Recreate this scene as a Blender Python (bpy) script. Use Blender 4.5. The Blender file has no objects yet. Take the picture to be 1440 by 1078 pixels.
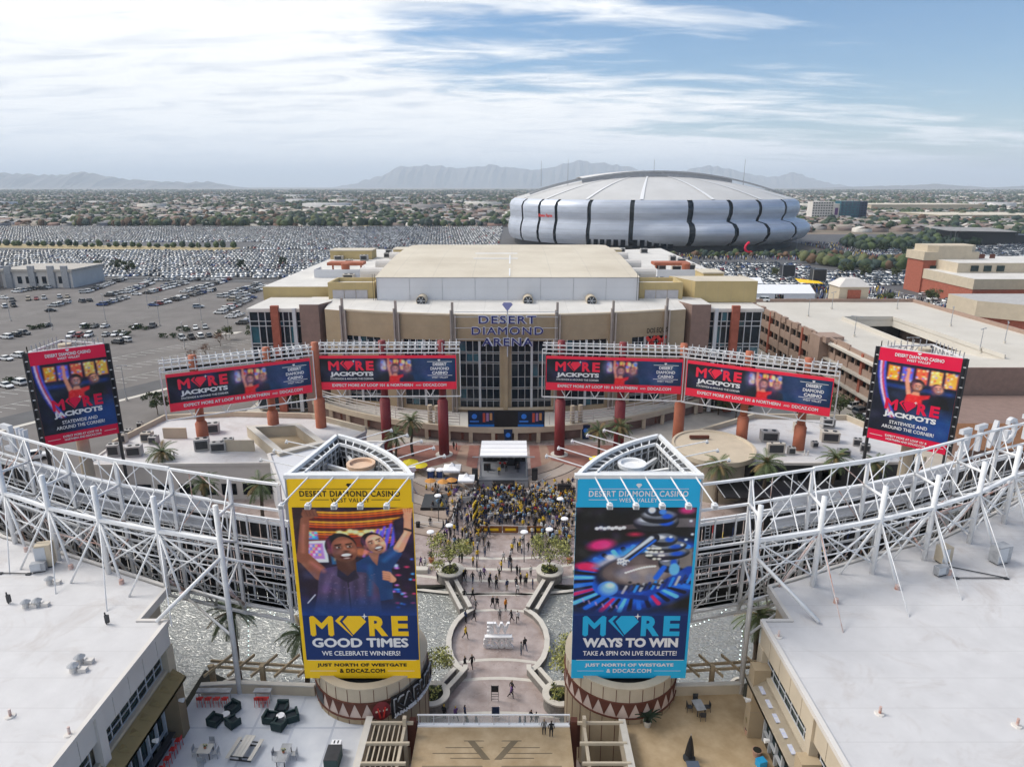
import bpy, math, random
import numpy as np
from mathutils import Vector, Matrix
random.seed(7); RNG = np.random.default_rng(7)
SC = bpy.context.scene
COL = SC.collection
TH = math.radians(16.1); S_, C_ = math.sin(TH), math.cos(TH); FPX = 960.0; CH = 50.0
cam = bpy.data.cameras.new("camera"); camo = bpy.data.objects.new("camera", cam); COL.objects.link(camo)
cam.sensor_width = 36.0; cam.lens = 36.0 * FPX / 1440.0; cam.clip_start = 0.5; cam.clip_end = 90000
camo.location = (0, 0, CH); camo.rotation_euler = (math.radians(90) - TH, 0, 0)
SC.camera = camo
SC.render.resolution_x = 1024; SC.render.resolution_y = 766
SUN_EL, SUN_AZ = math.radians(46), math.radians(-72)      # azimuth from +Y towards +X
sun = bpy.data.lights.new("sun", 'SUN'); suno = bpy.data.objects.new("sun", sun); COL.objects.link(suno)
sun.energy = 1.8; sun.angle = math.radians(24); sun.color = (1.0, 0.95, 0.88)
sd = Vector((math.sin(SUN_AZ) * math.cos(SUN_EL), math.cos(SUN_AZ) * math.cos(SUN_EL), math.sin(SUN_EL)))
suno.rotation_euler = sd.to_track_quat('Z', 'Y').to_euler(); suno.location = (0, 0, 120)
SC.view_settings.view_transform = 'Standard'; SC.view_settings.look = 'None'
SC.view_settings.exposure = 0.80
SC.cycles.volume_bounces = 3; SC.view_settings.gamma = 1.0
try: SC.view_settings.use_curve_mapping = False
except Exception: pass
W = bpy.data.worlds.new("World"); SC.world = W; W.use_nodes = True
nt = W.node_tree; nt.nodes.clear()
def N(t, **k):
    n = nt.nodes.new(t)
    for a, b in k.items(): setattr(n, a, b)
    return n
def L(a, b): nt.links.new(a, b)
def MathN(op, a, b=None, c=None, clamp=False):
    n = nt.nodes.new('ShaderNodeMath'); n.operation = op; n.use_clamp = clamp
    for i, v in enumerate((a, b, c)):
        if v is None: continue
        if isinstance(v, (int, float)): n.inputs[i].default_value = v
        else: nt.links.new(v, n.inputs[i])
    return n.outputs[0]
sky = N('ShaderNodeTexSky', sky_type='NISHITA', sun_disc=False); sky.sun_elevation = SUN_EL; sky.sun_rotation = SUN_AZ
sky.air_density = 1.0; sky.dust_density = .4; sky.ozone_density = 3.5
tc = N('ShaderNodeTexCoord'); sep = N('ShaderNodeSeparateXYZ'); L(tc.outputs['Generated'], sep.inputs[0])
zz = MathN('ADD', MathN('MAXIMUM', sep.outputs[2], 0.0), 0.10)
px = MathN('DIVIDE', sep.outputs[0], zz); py = MathN('DIVIDE', sep.outputs[1], zz)
cb = N('ShaderNodeCombineXYZ'); L(px, cb.inputs[0]); L(py, cb.inputs[1])
mp = N('ShaderNodeMapping'); mp.inputs['Rotation'].default_value = (0, 0, 0.30); mp.inputs['Scale'].default_value = (0.62, 1.7, 1); L(cb.outputs[0], mp.inputs[0])
n1 = N('ShaderNodeTexNoise'); n1.inputs['Scale'].default_value = 0.75; n1.inputs['Detail'].default_value = 9; n1.inputs['Roughness'].default_value = .62; n1.inputs['Distortion'].default_value = .55
L(mp.outputs[0], n1.inputs['Vector'])
n2 = N('ShaderNodeTexNoise'); n2.inputs['Scale'].default_value = 2.6; n2.inputs['Detail'].default_value = 8; n2.inputs['Roughness'].default_value = .6; n2.inputs['Distortion'].default_value = .8
L(mp.outputs[0], n2.inputs['Vector'])
bias = MathN('ADD', MathN('MULTIPLY', sep.outputs[0], -0.58), MathN('MULTIPLY', sep.outputs[2], 0.10))
cov = MathN('ADD', MathN('ADD', n1.outputs['Fac'], MathN('MULTIPLY', MathN('SUBTRACT', n2.outputs['Fac'], .5), .45)), bias)
low = MathN('MULTIPLY', MathN('SUBTRACT', 0.15, sep.outputs[2]), 2.6)        # thin veil near the horizon
low = MathN('MAXIMUM', low, 0.0)
cov = MathN('ADD', cov, low)
mr = N('ShaderNodeMapRange', interpolation_type='SMOOTHSTEP'); L(cov, mr.inputs[0])
mr.inputs[1].default_value = .37; mr.inputs[2].default_value = .64; mr.inputs[3].default_value = 0.05; mr.inputs[4].default_value = 1
ct = N('ShaderNodeMapRange', interpolation_type='SMOOTHSTEP'); L(MathN('ADD', n2.outputs['Fac'], MathN('MULTIPLY', n1.outputs['Fac'], .6)), ct.inputs[0])
ct.inputs[1].default_value = .58; ct.inputs[2].default_value = .88
ccol = N('ShaderNodeMixRGB'); ccol.inputs[1].default_value = (.70, .735, .79, 1); ccol.inputs[2].default_value = (1.0, 1.0, .99, 1); L(ct.outputs[0], ccol.inputs[0])
hz = N('ShaderNodeMapRange', interpolation_type='SMOOTHSTEP'); L(sep.outputs[2], hz.inputs[0]); hz.inputs[1].default_value = 0.0; hz.inputs[2].default_value = .13; hz.inputs[3].default_value = 1; hz.inputs[4].default_value = 0
c2 = N('ShaderNodeMixRGB'); L(MathN('MULTIPLY', hz.outputs[0], .55), c2.inputs[0]); L(ccol.outputs[0], c2.inputs[1]); c2.inputs[2].default_value = (1.12, 1.14, 1.16, 1)
hs = N('ShaderNodeHueSaturation'); hs.inputs['Saturation'].default_value = 1.35; L(sky.outputs[0], hs.inputs['Color']); bg1 = N('ShaderNodeBackground'); L(hs.outputs[0], bg1.inputs[0]); bg1.inputs[1].default_value = 0.068
bg2 = N('ShaderNodeBackground'); L(c2.outputs[0], bg2.inputs[0]); bg2.inputs[1].default_value = 0.70
mx = N('ShaderNodeMixShader'); L(mr.outputs[0], mx.inputs[0]); L(bg1.outputs[0], mx.inputs[1]); L(bg2.outputs[0], mx.inputs[2])
wo = N('ShaderNodeOutputWorld'); L(mx.outputs[0], wo.inputs[0])

def G(u, v, z=0.0):                      # point of the photograph -> place on a level z
    a = (u - 720) / FPX; b = (v - 539) / FPX; t = (CH - z) / (S_ + b * C_)
    return Vector((a * t, t * (C_ - b * S_), z))
def s2l(c):
    return tuple((x / 12.92 if x <= .04045 else ((x + .055) / 1.055) ** 2.4) for x in c)
MATS = {}
def mat(name, c, rough=.8, metal=0., var=.12, scale=.6, bump=0., spec=.4, c2=None, stretch=None, trans=0.):
    if name in MATS: return MATS[name]
    m = bpy.data.materials.new(name); m.use_nodes = True; t = m.node_tree; b = t.nodes['Principled BSDF']
    b.inputs['Roughness'].default_value = rough; b.inputs['Metallic'].default_value = metal
    b.inputs['Specular IOR Level'].default_value = spec
    g = t.nodes.new('ShaderNodeNewGeometry')
    mpn = t.nodes.new('ShaderNodeMapping'); mpn.inputs['Scale'].default_value = stretch or (1, 1, 1); t.links.new(g.outputs['Position'], mpn.inputs[0])
    n = t.nodes.new('ShaderNodeTexNoise'); n.inputs['Scale'].default_value = scale; n.inputs['Detail'].default_value = 6; n.inputs['Roughness'].default_value = .62
    t.links.new(mpn.outputs[0], n.inputs['Vector'])
    r = t.nodes.new('ShaderNodeMapRange'); r.inputs[1].default_value = .3; r.inputs[2].default_value = .7; t.links.new(n.outputs['Fac'], r.inputs[0])
    x = t.nodes.new('ShaderNodeMixRGB'); t.links.new(r.outputs[0], x.inputs[0])
    if c2 is None: c2 = tuple(min(1, v * (1 + var)) for v in c); c = tuple(v * (1 - var) for v in c)
    x.inputs[1].default_value = (*c, 1); x.inputs[2].default_value = (*c2, 1)
    t.links.new(x.outputs[0], b.inputs['Base Color'])
    if bump:
        n3 = t.nodes.new('ShaderNodeTexNoise'); n3.inputs['Scale'].default_value = scale * 6; n3.inputs['Detail'].default_value = 4; t.links.new(mpn.outputs[0], n3.inputs['Vector'])
        bp = t.nodes.new('ShaderNodeBump'); bp.inputs['Strength'].default_value = bump; bp.inputs['Distance'].default_value = .1
        t.links.new(n3.outputs['Fac'], bp.inputs['Height']); t.links.new(bp.outputs[0], b.inputs['Normal'])
    MATS[name] = m; return m
def tag(o, label=None, cat=None, group=None, kind=None):
    if label: o['label'] = label
    if cat: o['category'] = cat
    if group: o['group'] = group
    if kind: o['kind'] = kind
    return o
def thing(name, label, cat, loc=(0, 0, 0), rz=0., group=None):
    o = bpy.data.objects.new(name, None); COL.objects.link(o); o.location = loc; o.rotation_euler = (0, 0, rz); o.empty_display_size = .2
    return tag(o, label, cat, group)
def wloc(o):
    v = Vector(o.location)
    p = o.parent
    while p is not None:
        v = v + Vector(p.location); p = p.parent
    return v
class MB:
    def __init__(s): s.v = []; s.f = []; s.mi = []
    def add(s, vs, fs, mi=0):
        k = len(s.v); s.v += [tuple(p) for p in vs]; s.f += [tuple(i + k for i in f) for f in fs]; s.mi += [mi] * len(fs); return s
    def box(s, c, d, rz=0., mi=0):
        x, y, z = d[0] / 2, d[1] / 2, d[2] / 2; cs, sn = math.cos(rz), math.sin(rz)
        P = [(a, b, e) for e in (-z, z) for a, b in ((-x, -y), (x, -y), (x, y), (-x, y))]
        return s.add([(c[0] + a * cs - b * sn, c[1] + a * sn + b * cs, c[2] + e) for a, b, e in P], BF, mi)
    def bx(s, x0, x1, y0, y1, z0, z1, mi=0):
        return s.box(((x0 + x1) / 2, (y0 + y1) / 2, (z0 + z1) / 2), (abs(x1 - x0), abs(y1 - y0), abs(z1 - z0)), 0, mi)
    def bar(s, a, b, w, h=None, mi=0):
        a, b = Vector(a), Vector(b); h = h or w; d = (b - a)
        if d.length < 1e-5: return s
        d.normalize(); up = Vector((0, 0, 1)) if abs(d.z) < .98 else Vector((0, 1, 0))
        r = d.cross(up).normalized(); u = r.cross(d).normalized()
        P = [p + r * i * w / 2 + u * j * h / 2 for p in (a, b) for i, j in ((-1, -1), (1, -1), (1, 1), (-1, 1))]
        return s.add(P, BF, mi)
    def cyl(s, a, b, r0, r1=None, n=10, cap=True, mi=0):
        a, b = Vector(a), Vector(b); r1 = r0 if r1 is None else r1; d = (b - a).normalized()
        up = Vector((0, 0, 1)) if abs(d.z) < .9 else Vector((1, 0, 0)); r = d.cross(up).normalized(); u = r.cross(d)
        P = []
        for p, q in ((a, r0), (b, r1)):
            for i in range(n):
                t = 2 * math.pi * i / n; P.append(p + (r * math.cos(t) + u * math.sin(t)) * q)
        F = [(i, (i + 1) % n, n + (i + 1) % n, n + i) for i in range(n)]
        if cap: F += [tuple(reversed(range(n))), tuple(range(n, 2 * n))]
        return s.add(P, F, mi)
    def prism(s, poly, z0, z1, mi=0, mt=None):
        n = len(poly); A = sum(poly[i][0] * poly[(i + 1) % n][1] - poly[(i + 1) % n][0] * poly[i][1] for i in range(n))
        if A < 0: poly = list(reversed(poly))
        P = [(p[0], p[1], z0) for p in poly] + [(p[0], p[1], z1) for p in poly]
        s.add(P, [(i, (i + 1) % n, n + (i + 1) % n, n + i) for i in range(n)] + [tuple(reversed(range(n)))], mi)
        s.add([(p[0], p[1], z1) for p in poly], [tuple(range(n))], mi if mt is None else mt); return s
    def wall(s, pts, z0, z1, th, closed=False, mi=0):
        m = len(pts); p = [Vector(q[:2]) for q in pts]; Lf = []; Rt = []
        for i in range(m):
            a = p[i - 1] if (i > 0 or closed) else None; b = p[(i + 1) % m] if (i < m - 1 or closed) else None
            d1 = (p[i] - a).normalized() if a is not None else None; d2 = (b - p[i]).normalized() if b is not None else None
            d1 = d1 or d2; d2 = d2 or d1; n1 = Vector((-d1.y, d1.x)); n2 = Vector((-d2.y, d2.x)); n = n1 + n2
            n = n.normalized() if n.length > .1 else n1; k = min(2.5, 1 / max(.35, n.dot(n1))) * th / 2; Lf.append(p[i] + n * k); Rt.append(p[i] - n * k)
        P = [(q.x, q.y, z) for z in (z0, z1) for q in Lf + Rt]; F = []; h = 2 * m
        for i in range(m if closed else m - 1):
            j = (i + 1) % m; F += [(i, j, j + h, i + h)[::-1], (m + i, m + j, m + j + h, m + i + h), (i + h, j + h, m + j + h, m + i + h)[::-1], (i, j, m + j, m + i)]
        if not closed: F += [(0, m, m + h, h)[::-1], (m - 1, 2 * m - 1, 2 * m - 1 + h, m - 1 + h)]
        return s.add(P, F, mi)
    def lathe(s, c, prof, n=24, mi=0, a0=0, a1=2 * math.pi, ex=1., ey=1.):
        full = abs(a1 - a0 - 2 * math.pi) < 1e-6; m = n if full else n + 1; P = []
        for r, z in prof:
            for i in range(m):
                t = a0 + (a1 - a0) * i / n; P.append((c[0] + r * ex * math.cos(t), c[1] + r * ey * math.sin(t), c[2] + z))
        F = []
        for j in range(len(prof) - 1):
            for i in range(n):
                k = (i + 1) % m; F.append((j * m + i, j * m + k, (j + 1) * m + k, (j + 1) * m + i))
        return s.add(P, F, mi)
    def build(s, name, ms, parent=None, smooth=False, label=None):
        me = bpy.data.meshes.new(name); off = wloc(parent) if parent is not None else Vector((0, 0, 0))
        me.from_pydata([(p[0] - off.x, p[1] - off.y, p[2] - off.z) for p in s.v], [], s.f)
        if not isinstance(ms, (list, tuple)): ms = [ms]
        for m in ms: me.materials.append(m)
        if len(ms) > 1: me.polygons.foreach_set('material_index', s.mi)
        if smooth: me.polygons.foreach_set('use_smooth', [True] * len(me.polygons))
        me.update(); o = bpy.data.objects.new(name, me); COL.objects.link(o)
        if parent is not None: o.parent = parent
        if label: o['label'] = label
        return o
BF = [(0, 3, 2, 1), (4, 5, 6, 7), (0, 1, 5, 4), (1, 2, 6, 5), (2, 3, 7, 6), (3, 0, 4, 7)]
def local(name, mb, ms, parent, smooth=False, label=None):      # vertices already in the thing's own space
    o = MB.build(mb, name, ms, None, smooth, label); o.parent = parent; return o
KIDS = {}
def copy_tree(o, parent=None, loc=None, rz=None, label=None, scale=None):
    c = o.copy(); COL.objects.link(c); c.parent = parent
    if loc is not None: c.location = loc
    if rz is not None: c.rotation_euler = (0, 0, rz)
    if scale is not None: c.scale = scale
    if label: c['label'] = label
    if o.name not in KIDS: KIDS[o.name] = list(o.children)
    for ch in KIDS[o.name]: copy_tree(ch, c)
    return c
def struct(name, mb, ms, smooth=False):
    o = mb.build(name, ms, None, smooth); o['kind'] = 'structure'; return o
def text2d(st, w=None, h=None, bold=.0, space=1.0, ext=0.):
    bb = 0
    if 'M' in st and bold: bb, bold = bold * .8, 0     # M is thickened with slightly shifted copies
    cu = bpy.data.curves.new('t', 'FONT'); cu.body = st; cu.offset = bold; cu.space_character = space; cu.resolution_u = 3; cu.extrude = ext
    o = bpy.data.objects.new('t', cu); COL.objects.link(o); bpy.context.view_layer.update()
    dg = bpy.context.evaluated_depsgraph_get(); me = bpy.data.meshes.new_from_object(o.evaluated_get(dg))
    V = np.array([v.co[:] for v in me.vertices]); F = [tuple(p.vertices) for p in me.polygons]
    bpy.data.objects.remove(o); bpy.data.meshes.remove(me); bpy.data.curves.remove(cu)
    if bb:
        V0, F0 = V, F; V = np.concatenate([V0 + np.array((a * bb, b * bb, k * .012)) for k, (a, b) in enumerate(((0, 0), (1, 0), (-1, 0), (0, 1), (0, -1)))]); F = [tuple(i + k * len(V0) for i in f) for k in range(5) for f in F0]
    V[:, 0] -= V[:, 0].min(); V[:, 1] -= V[:, 1].min(); W0 = V[:, 0].max(); H0 = V[:, 1].max()
    sx = w / W0 if w else h / H0; sy = h / H0 if h else sx
    V[:, 0] *= sx; V[:, 1] *= sy
    return V, F
def put_text(name, st, mt, parent, O, R, U, w=None, h=None, bold=.02, space=1.0, center=None, off=.03, depth=0.):
    V, F = text2d(st, w, h, bold, space, ext=1. if depth else 0.)
    O, R, U = Vector(O), Vector(R).normalized(), Vector(U).normalized(); Nn = R.cross(U)
    if center is not None: O = O + R * (center - V[:, 0].max() / 2)
    zs = V[:, 2]; zn = (zs - zs.min()) / max(zs.max() - zs.min(), 1e-6) * depth if depth else zs * 0
    mb = MB(); mb.add([O + R * a + U * b + Nn * (off + c) for (a, b), c in zip(V[:, :2].tolist(), (zn if depth else zs * .2).tolist())], F)
    return mb.build(name, mt, parent)
def poly_on(name, pts, mt, parent, O, R, U, off=.03, th=0.):
    O, R, U = Vector(O), Vector(R).normalized(), Vector(U).normalized(); Nn = R.cross(U)
    mb = MB()
    for pp in (pts if isinstance(pts[0][0], (list, tuple)) else [pts]):
        mb.add([O + R * a + U * b + Nn * off for a, b in pp], [tuple(range(len(pp)))])
    return mb.build(name, mt, parent)

M = dict(
 roofw=mat('white_roof_membrane', (.50, .49, .49), .75, var=.0, c2=(.58, .565, .56), scale=.25, bump=.15),
 roofw2=mat('arena_roof_membrane', (.54, .52, .49), .8, c2=(.66, .635, .60), scale=.15),
 roofc=mat('cream_roof', (.50, .44, .35), .8, c2=(.62, .56, .46), scale=.08),
 tan=mat('tan_stucco', (.38, .30, .20), .9, var=.09, scale=.35, bump=.1),
 ocher=mat('ocher_panel', (.46, .36, .18), .9, var=.08, scale=.3),
 cream=mat('cream_stucco', (.50, .43, .33), .9, var=.08, scale=.5, bump=.1),
 palewall=mat('pale_wall', (.60, .57, .54), .85, var=.06, scale=.3),
 greywall=mat('grey_white_metal', (.60, .61, .64), .6, var=.05, scale=.1),
 mauve=mat('mauve_block', (.24, .165, .14), .9, var=.12, scale=.8),
 brick=mat('red_brick', (.33, .10, .065), .9, var=.2, scale=1.2),
 terra=mat('terracotta_paint', (.38, .12, .065), .7, var=.12, scale=.7),
 maroon=mat('maroon_paint', (.20, .025, .03), .6, var=.1, scale=.7),
 steel=mat('white_painted_steel', (.66, .67, .69), .5, var=.0, c2=(.80, .80, .80), scale=1.2),
 steelg=mat('grey_painted_steel', (.33, .34, .36), .5, var=.25, scale=1.5),
 rust=mat('rusted_white_steel', (.40, .16, .10), .8, c2=(.72, .70, .69), scale=1.1),
 black=mat('black_panel', (.012, .012, .014), .5, var=.3, scale=1),
 dark=mat('dark_metal', (.035, .037, .042), .5, var=.25, scale=1),
 glass=mat('dark_glass', (.010, .018, .028), .16, var=.5, scale=.35, spec=.3),
 glassb=mat('blue_glass', (.02, .10, .14), .1, var=.5, scale=.4, spec=.8),
 glassg=mat('green_glass', (.010, .030, .032), .14, var=.5, scale=.5, spec=.4),
 frame=mat('pale_mullion', (.50, .52, .55), .5, var=.05),
 asphalt=mat('asphalt', (.12, .11, .105), .9, c2=(.185, .17, .163), scale=.08, bump=.1),
 asphd=mat('dark_asphalt', (.075, .075, .080), .85, c2=(.11, .11, .115), scale=.12),
 line=mat('white_road_paint', (.50, .50, .48), .8, var=.15, scale=2),
 conc=mat('concrete', (.42, .39, .35), .85, var=.12, scale=.4, bump=.1),
 concp=mat('pale_concrete', (.56, .53, .48), .85, var=.06, scale=.12, bump=.1),
 desert=mat('desert_ground', (.17, .115, .085), .95, c2=(.27, .20, .145), scale=.012),
 dirt=mat('pink_gravel', (.30, .20, .15), .95, var=.2, scale=.3, bump=.3),
 drygrass=mat('dry_grass', (.34, .27, .14), .95, c2=(.42, .34, .19), scale=.02),
 leaf=mat('leaf_green', (.035, .060, .022), .8, c2=(.075, .105, .035), scale=1.2),
 leafy=mat('leaf_yellow_green', (.33, .35, .09), .8, c2=(.50, .49, .19), scale=1.5),
 leafd=mat('leaf_dark', (.022, .042, .028), .85, c2=(.045, .068, .036), scale=.3),
 palm=mat('palm_frond', (.06, .095, .04), .7, c2=(.14, .17, .07), scale=1.5),
 bark=mat('bark', (.10, .075, .055), .95, var=.3, scale=5, bump=.4),
 twig=mat('bare_twigs', (.20, .13, .10), .95, var=.25, scale=2),
 soil=mat('dark_planting_bed', (.018, .018, .012), .95, var=.3, scale=2),
 stone=mat('planter_stone', (.16, .15, .14), .9, c2=(.28, .26, .24), scale=3, bump=.4),
 cap=mat('stone_cap', (.55, .52, .47), .8, var=.08, scale=1.),
 yellow=mat('sign_yellow', s2l((.99, .80, .10)), .55, var=.03),
 cyan=mat('sign_cyan', s2l((.12, .70, .90)), .55, var=.03),
 crim=mat('sign_crimson', s2l((.90, .05, .27)), .55, var=.03),
 redm=mat('sign_red', s2l((.98, .18, .30)), .55, var=.03),
 black2=mat('sign_black', s2l((.06, .07, .11)), .5, var=.05),
 navy=mat('sign_navy', s2l((.03, .16, .30)), .5, var=.05),
 white=mat('sign_white', (.82, .82, .84), .55, var=.02),
 ink=mat('sign_ink', s2l((.16, .14, .10)), .6, var=.05),
 letterb=mat('letter_blue', s2l((.13, .16, .45)), .45, var=.05),
 letterw=mat('letter_halo', (.70, .72, .80), .5, var=.02),
 brown=mat('brown_paint', (.11, .035, .022), .7, var=.1),
 wood=mat('pergola_timber', (.40, .31, .20), .85, var=.15, scale=3),
 redp=mat('red_plastic', (.55, .03, .025), .45, var=.08),
 ratt=mat('dark_wicker', (.008, .028, .030), .6, var=.3, scale=8),
 epoxy=mat('terrace_coating', (.47, .50, .56), .32, c2=(.62, .64, .68), scale=.35),
 alum=mat('aluminium_panel', (.40, .44, .52), .42, metal=.3, c2=(.55, .59, .68), scale=.05, stretch=(1, 1, 5)),
 fabric=mat('roof_fabric', (.62, .61, .60), .8, var=.04, scale=.03),
)
def seams(m, axes, period, w=.05, f=.25, tint=(.25, .24, .23, 1)):
    t = m.node_tree; b = t.nodes['Principled BSDF']; src = b.inputs['Base Color'].links[0].from_socket; g = t.nodes.new('ShaderNodeNewGeometry'); sp = t.nodes.new('ShaderNodeSeparateXYZ'); t.links.new(g.outputs['Position'], sp.inputs[0])
    for ax in axes:
        a = t.nodes.new('ShaderNodeMath'); a.operation = 'PINGPONG'; a.inputs[1].default_value = period / 2; t.links.new(sp.outputs[ax], a.inputs[0])
        c = t.nodes.new('ShaderNodeMath'); c.operation = 'LESS_THAN'; c.inputs[1].default_value = w; t.links.new(a.outputs[0], c.inputs[0]); d = t.nodes.new('ShaderNodeMath'); d.operation = 'MULTIPLY'; d.inputs[1].default_value = f; t.links.new(c.outputs[0], d.inputs[0])
        x = t.nodes.new('ShaderNodeMixRGB'); x.inputs[2].default_value = tint; t.links.new(d.outputs[0], x.inputs[0]); t.links.new(src, x.inputs[1]); src = x.outputs[0]
    t.links.new(src, b.inputs['Base Color'])
seams(M['alum'], (2,), 4.2, .16, .35); seams(M['roofc'], (0, 1), 9, .10, .18); seams(M['roofw2'], (0, 1), 6, .06, .22); seams(M['tan'], (2,), 2.7, .04, .3); seams(M['greywall'], (2,), 3.1, .03, .25); seams(M['ocher'], (0,), 3.0, .03, .35); seams(M['cream'], (2,), 3.2, .02, .2)
def sheet(name, pts, z, m, x=None):
    mb = MB(); mb.add([(p[0], p[1], z) for p in pts], [tuple(range(len(pts)))])
    A = sum(pts[i][0] * pts[(i + 1) % len(pts)][1] - pts[(i + 1) % len(pts)][0] * pts[i][1] for i in range(len(pts)))
    if A < 0: mb.f = [tuple(reversed(f)) for f in mb.f]
    return struct(name, mb, m)
gm = mat('far_city_ground', (.13, .12, .10), .95, c2=(.26, .20, .16), scale=.0035)
gt = gm.node_tree; gb = gt.nodes['Principled BSDF']; gi = gb.inputs['Base Color'].links[0].from_node
vn = gt.nodes.new('ShaderNodeTexVoronoi'); vn.inputs['Scale'].default_value = .012; gg = gt.nodes.new('ShaderNodeNewGeometry'); gt.links.new(gg.outputs['Position'], vn.inputs['Vector'])
vm = gt.nodes.new('ShaderNodeMixRGB'); vm.blend_type = 'MULTIPLY'; vm.inputs[0].default_value = .55
vr = gt.nodes.new('ShaderNodeValToRGB'); gt.links.new(vn.outputs['Color'], vr.inputs[0]); vr.color_ramp.elements[0].color = (.45, .55, .42, 1); vr.color_ramp.elements[1].color = (1.25, 1.15, 1.05, 1)
gt.links.new(gi.outputs[0], vm.inputs[1]); gt.links.new(vr.outputs[0], vm.inputs[2]); gt.links.new(vm.outputs[0], gb.inputs['Base Color'])
PC = -1.6                                    # axis of the plaza
sheet('ground', [(-42000, -400), (42000, -400), (42000, 62000), (-42000, 62000)], -.75, gm)
plaza_m = mat('wet_pavers', (.25, .19, .17), .2, c2=(.44, .37, .35), scale=.5, bump=.08, spec=.55)
_t = plaza_m.node_tree; _n = _t.nodes.new('ShaderNodeTexNoise'); _n.inputs['Scale'].default_value = .35; _n.inputs['Detail'].default_value = 5; _g = _t.nodes.new('ShaderNodeNewGeometry'); _t.links.new(_g.outputs['Position'], _n.inputs['Vector'])
_r = _t.nodes.new('ShaderNodeMapRange'); _r.inputs[1].default_value = .38; _r.inputs[2].default_value = .62; _r.inputs[3].default_value = .05; _r.inputs[4].default_value = .42; _t.links.new(_n.outputs['Fac'], _r.inputs[0]); _t.links.new(_r.outputs[0], _t.nodes['Principled BSDF'].inputs['Roughness']); seams(plaza_m, (0, 1), 2.4, .03, .3)
plaza_d = mat('dry_pavers', (.33, .27, .23), .6, c2=(.43, .37, .32), scale=.3)
redpav = mat('red_pavers', (.22, .09, .07), .5, c2=(.30, .15, .12), scale=.6)
def slab(name, poly, z, m, z0=-.75):
    mb = MB(); mb.prism(poly, z0, z); return struct(name, mb, m)
def walk_edge(sgn):
    e = []
    e += [(8.2, 48.3), (5.6, 57.6), (3.4, 61.6)]
    for k in range(0, 9):
        a = math.radians(-62 + k * 124 / 8); e.append((3.4 + 4.2 * math.cos(a) - 4.2 * math.cos(math.radians(62)) , 67 + 5.6 * math.sin(a) / math.sin(math.radians(62))))
    e += [(3.5, 72.7), (5.9, 79.0)]
    return [(PC + sgn * x, y) for x, y in e]
eR, eL = walk_edge(1), walk_edge(-1)
slab('walkway', eR + list(reversed(eL)), -.30, plaza_m)
slab('plaza', [(-46, 79), (PC, 79.001), (43, 79), (60, 112), (60, 131), (-62, 131), (-62, 112)], -.30, plaza_m)
slab('street_front', [(-46, 20), (43, 20), (43, 48.3), (-46, 48.3)], -.30, plaza_d)
wm = bpy.data.materials.new('pond_water'); wm.use_nodes = True; wt = wm.node_tree; wb = wt.nodes['Principled BSDF']
wb.inputs['Base Color'].default_value = (.36, .37, .35, 1); wb.inputs['Roughness'].default_value = .14; wb.inputs['Metallic'].default_value = .35; wb.inputs['IOR'].default_value = 1.6; wb.inputs['Specular IOR Level'].default_value = .9
wn = wt.nodes.new('ShaderNodeTexNoise'); wn.inputs['Scale'].default_value = 1.25; wn.inputs['Detail'].default_value = 3; wn.inputs['Distortion'].default_value = 2.2
wg = wt.nodes.new('ShaderNodeNewGeometry'); wmp = wt.nodes.new('ShaderNodeMapping'); wmp.inputs['Scale'].default_value = (.8, 1.7, 1); wt.links.new(wg.outputs['Position'], wmp.inputs[0]); wt.links.new(wmp.outputs[0], wn.inputs['Vector'])
wbp = wt.nodes.new('ShaderNodeBump'); wbp.inputs['Strength'].default_value = .8; wbp.inputs['Distance'].default_value = .26; wt.links.new(wn.outputs['Fac'], wbp.inputs['Height']); wt.links.new(wbp.outputs[0], wb.inputs['Normal'])
sheet('pond_water', [(-50, 48.4), (47, 48.4), (47, 79), (-50, 79)], -.55, wm)
for sgn, nm in ((-1, 'left'), (1, 'right')):
    pts = [(PC + sgn * x, y) for x, y in ((5.9, 79.0), (9, 78.3), (14, 78.0), (30, 78.0), (43, 78))]
    tag(MB().wall(pts, -.6, -.18, .45).build('pond_rim', M['soil']), 'dark curved edge of the %s pond below the paved plaza' % nm, 'pond edge')
def arc_pts(cx, cy, r, a0, a1, n=24):
    return [(cx + r * math.sin(math.radians(a0 + (a1 - a0) * i / n)), cy - r * math.cos(math.radians(a0 + (a1 - a0) * i / n))) for i in range(n + 1)]
for i, r in enumerate((47.6, 44.5, 41.6, 38.8)):
    mb = MB(); A = arc_pts(PC, 124, r, -15, 15); B = arc_pts(PC, 124, r - .55, -15, 15)
    for a, b, c, d in zip(A[:-1], A[1:], B[1:], B[:-1]): mb.add([(p[0], p[1], -.29) for p in (a, b, c, d)], [(0, 1, 2, 3)])
    struct('pavement_band', mb, M['cap'])
for y, hw in ((63.4, 4.3), (60.4, 4.6), (55.4, 6.3), (72.6, 4.2), (76.2, 5.2)):
    mb = MB(); A = [(PC + hw * (-1 + 2 * i / 12), y + .55 * (1 - (-1 + i / 6) ** 2) ) for i in range(13)]
    for a, b in zip(A[:-1], A[1:]): mb.add([(a[0], a[1], -.29), (b[0], b[1], -.29), (b[0], b[1] + .45, -.29), (a[0], a[1] + .45, -.29)], [(0, 1, 2, 3)])
    struct('pavement_band', mb, M['cap'])
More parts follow.
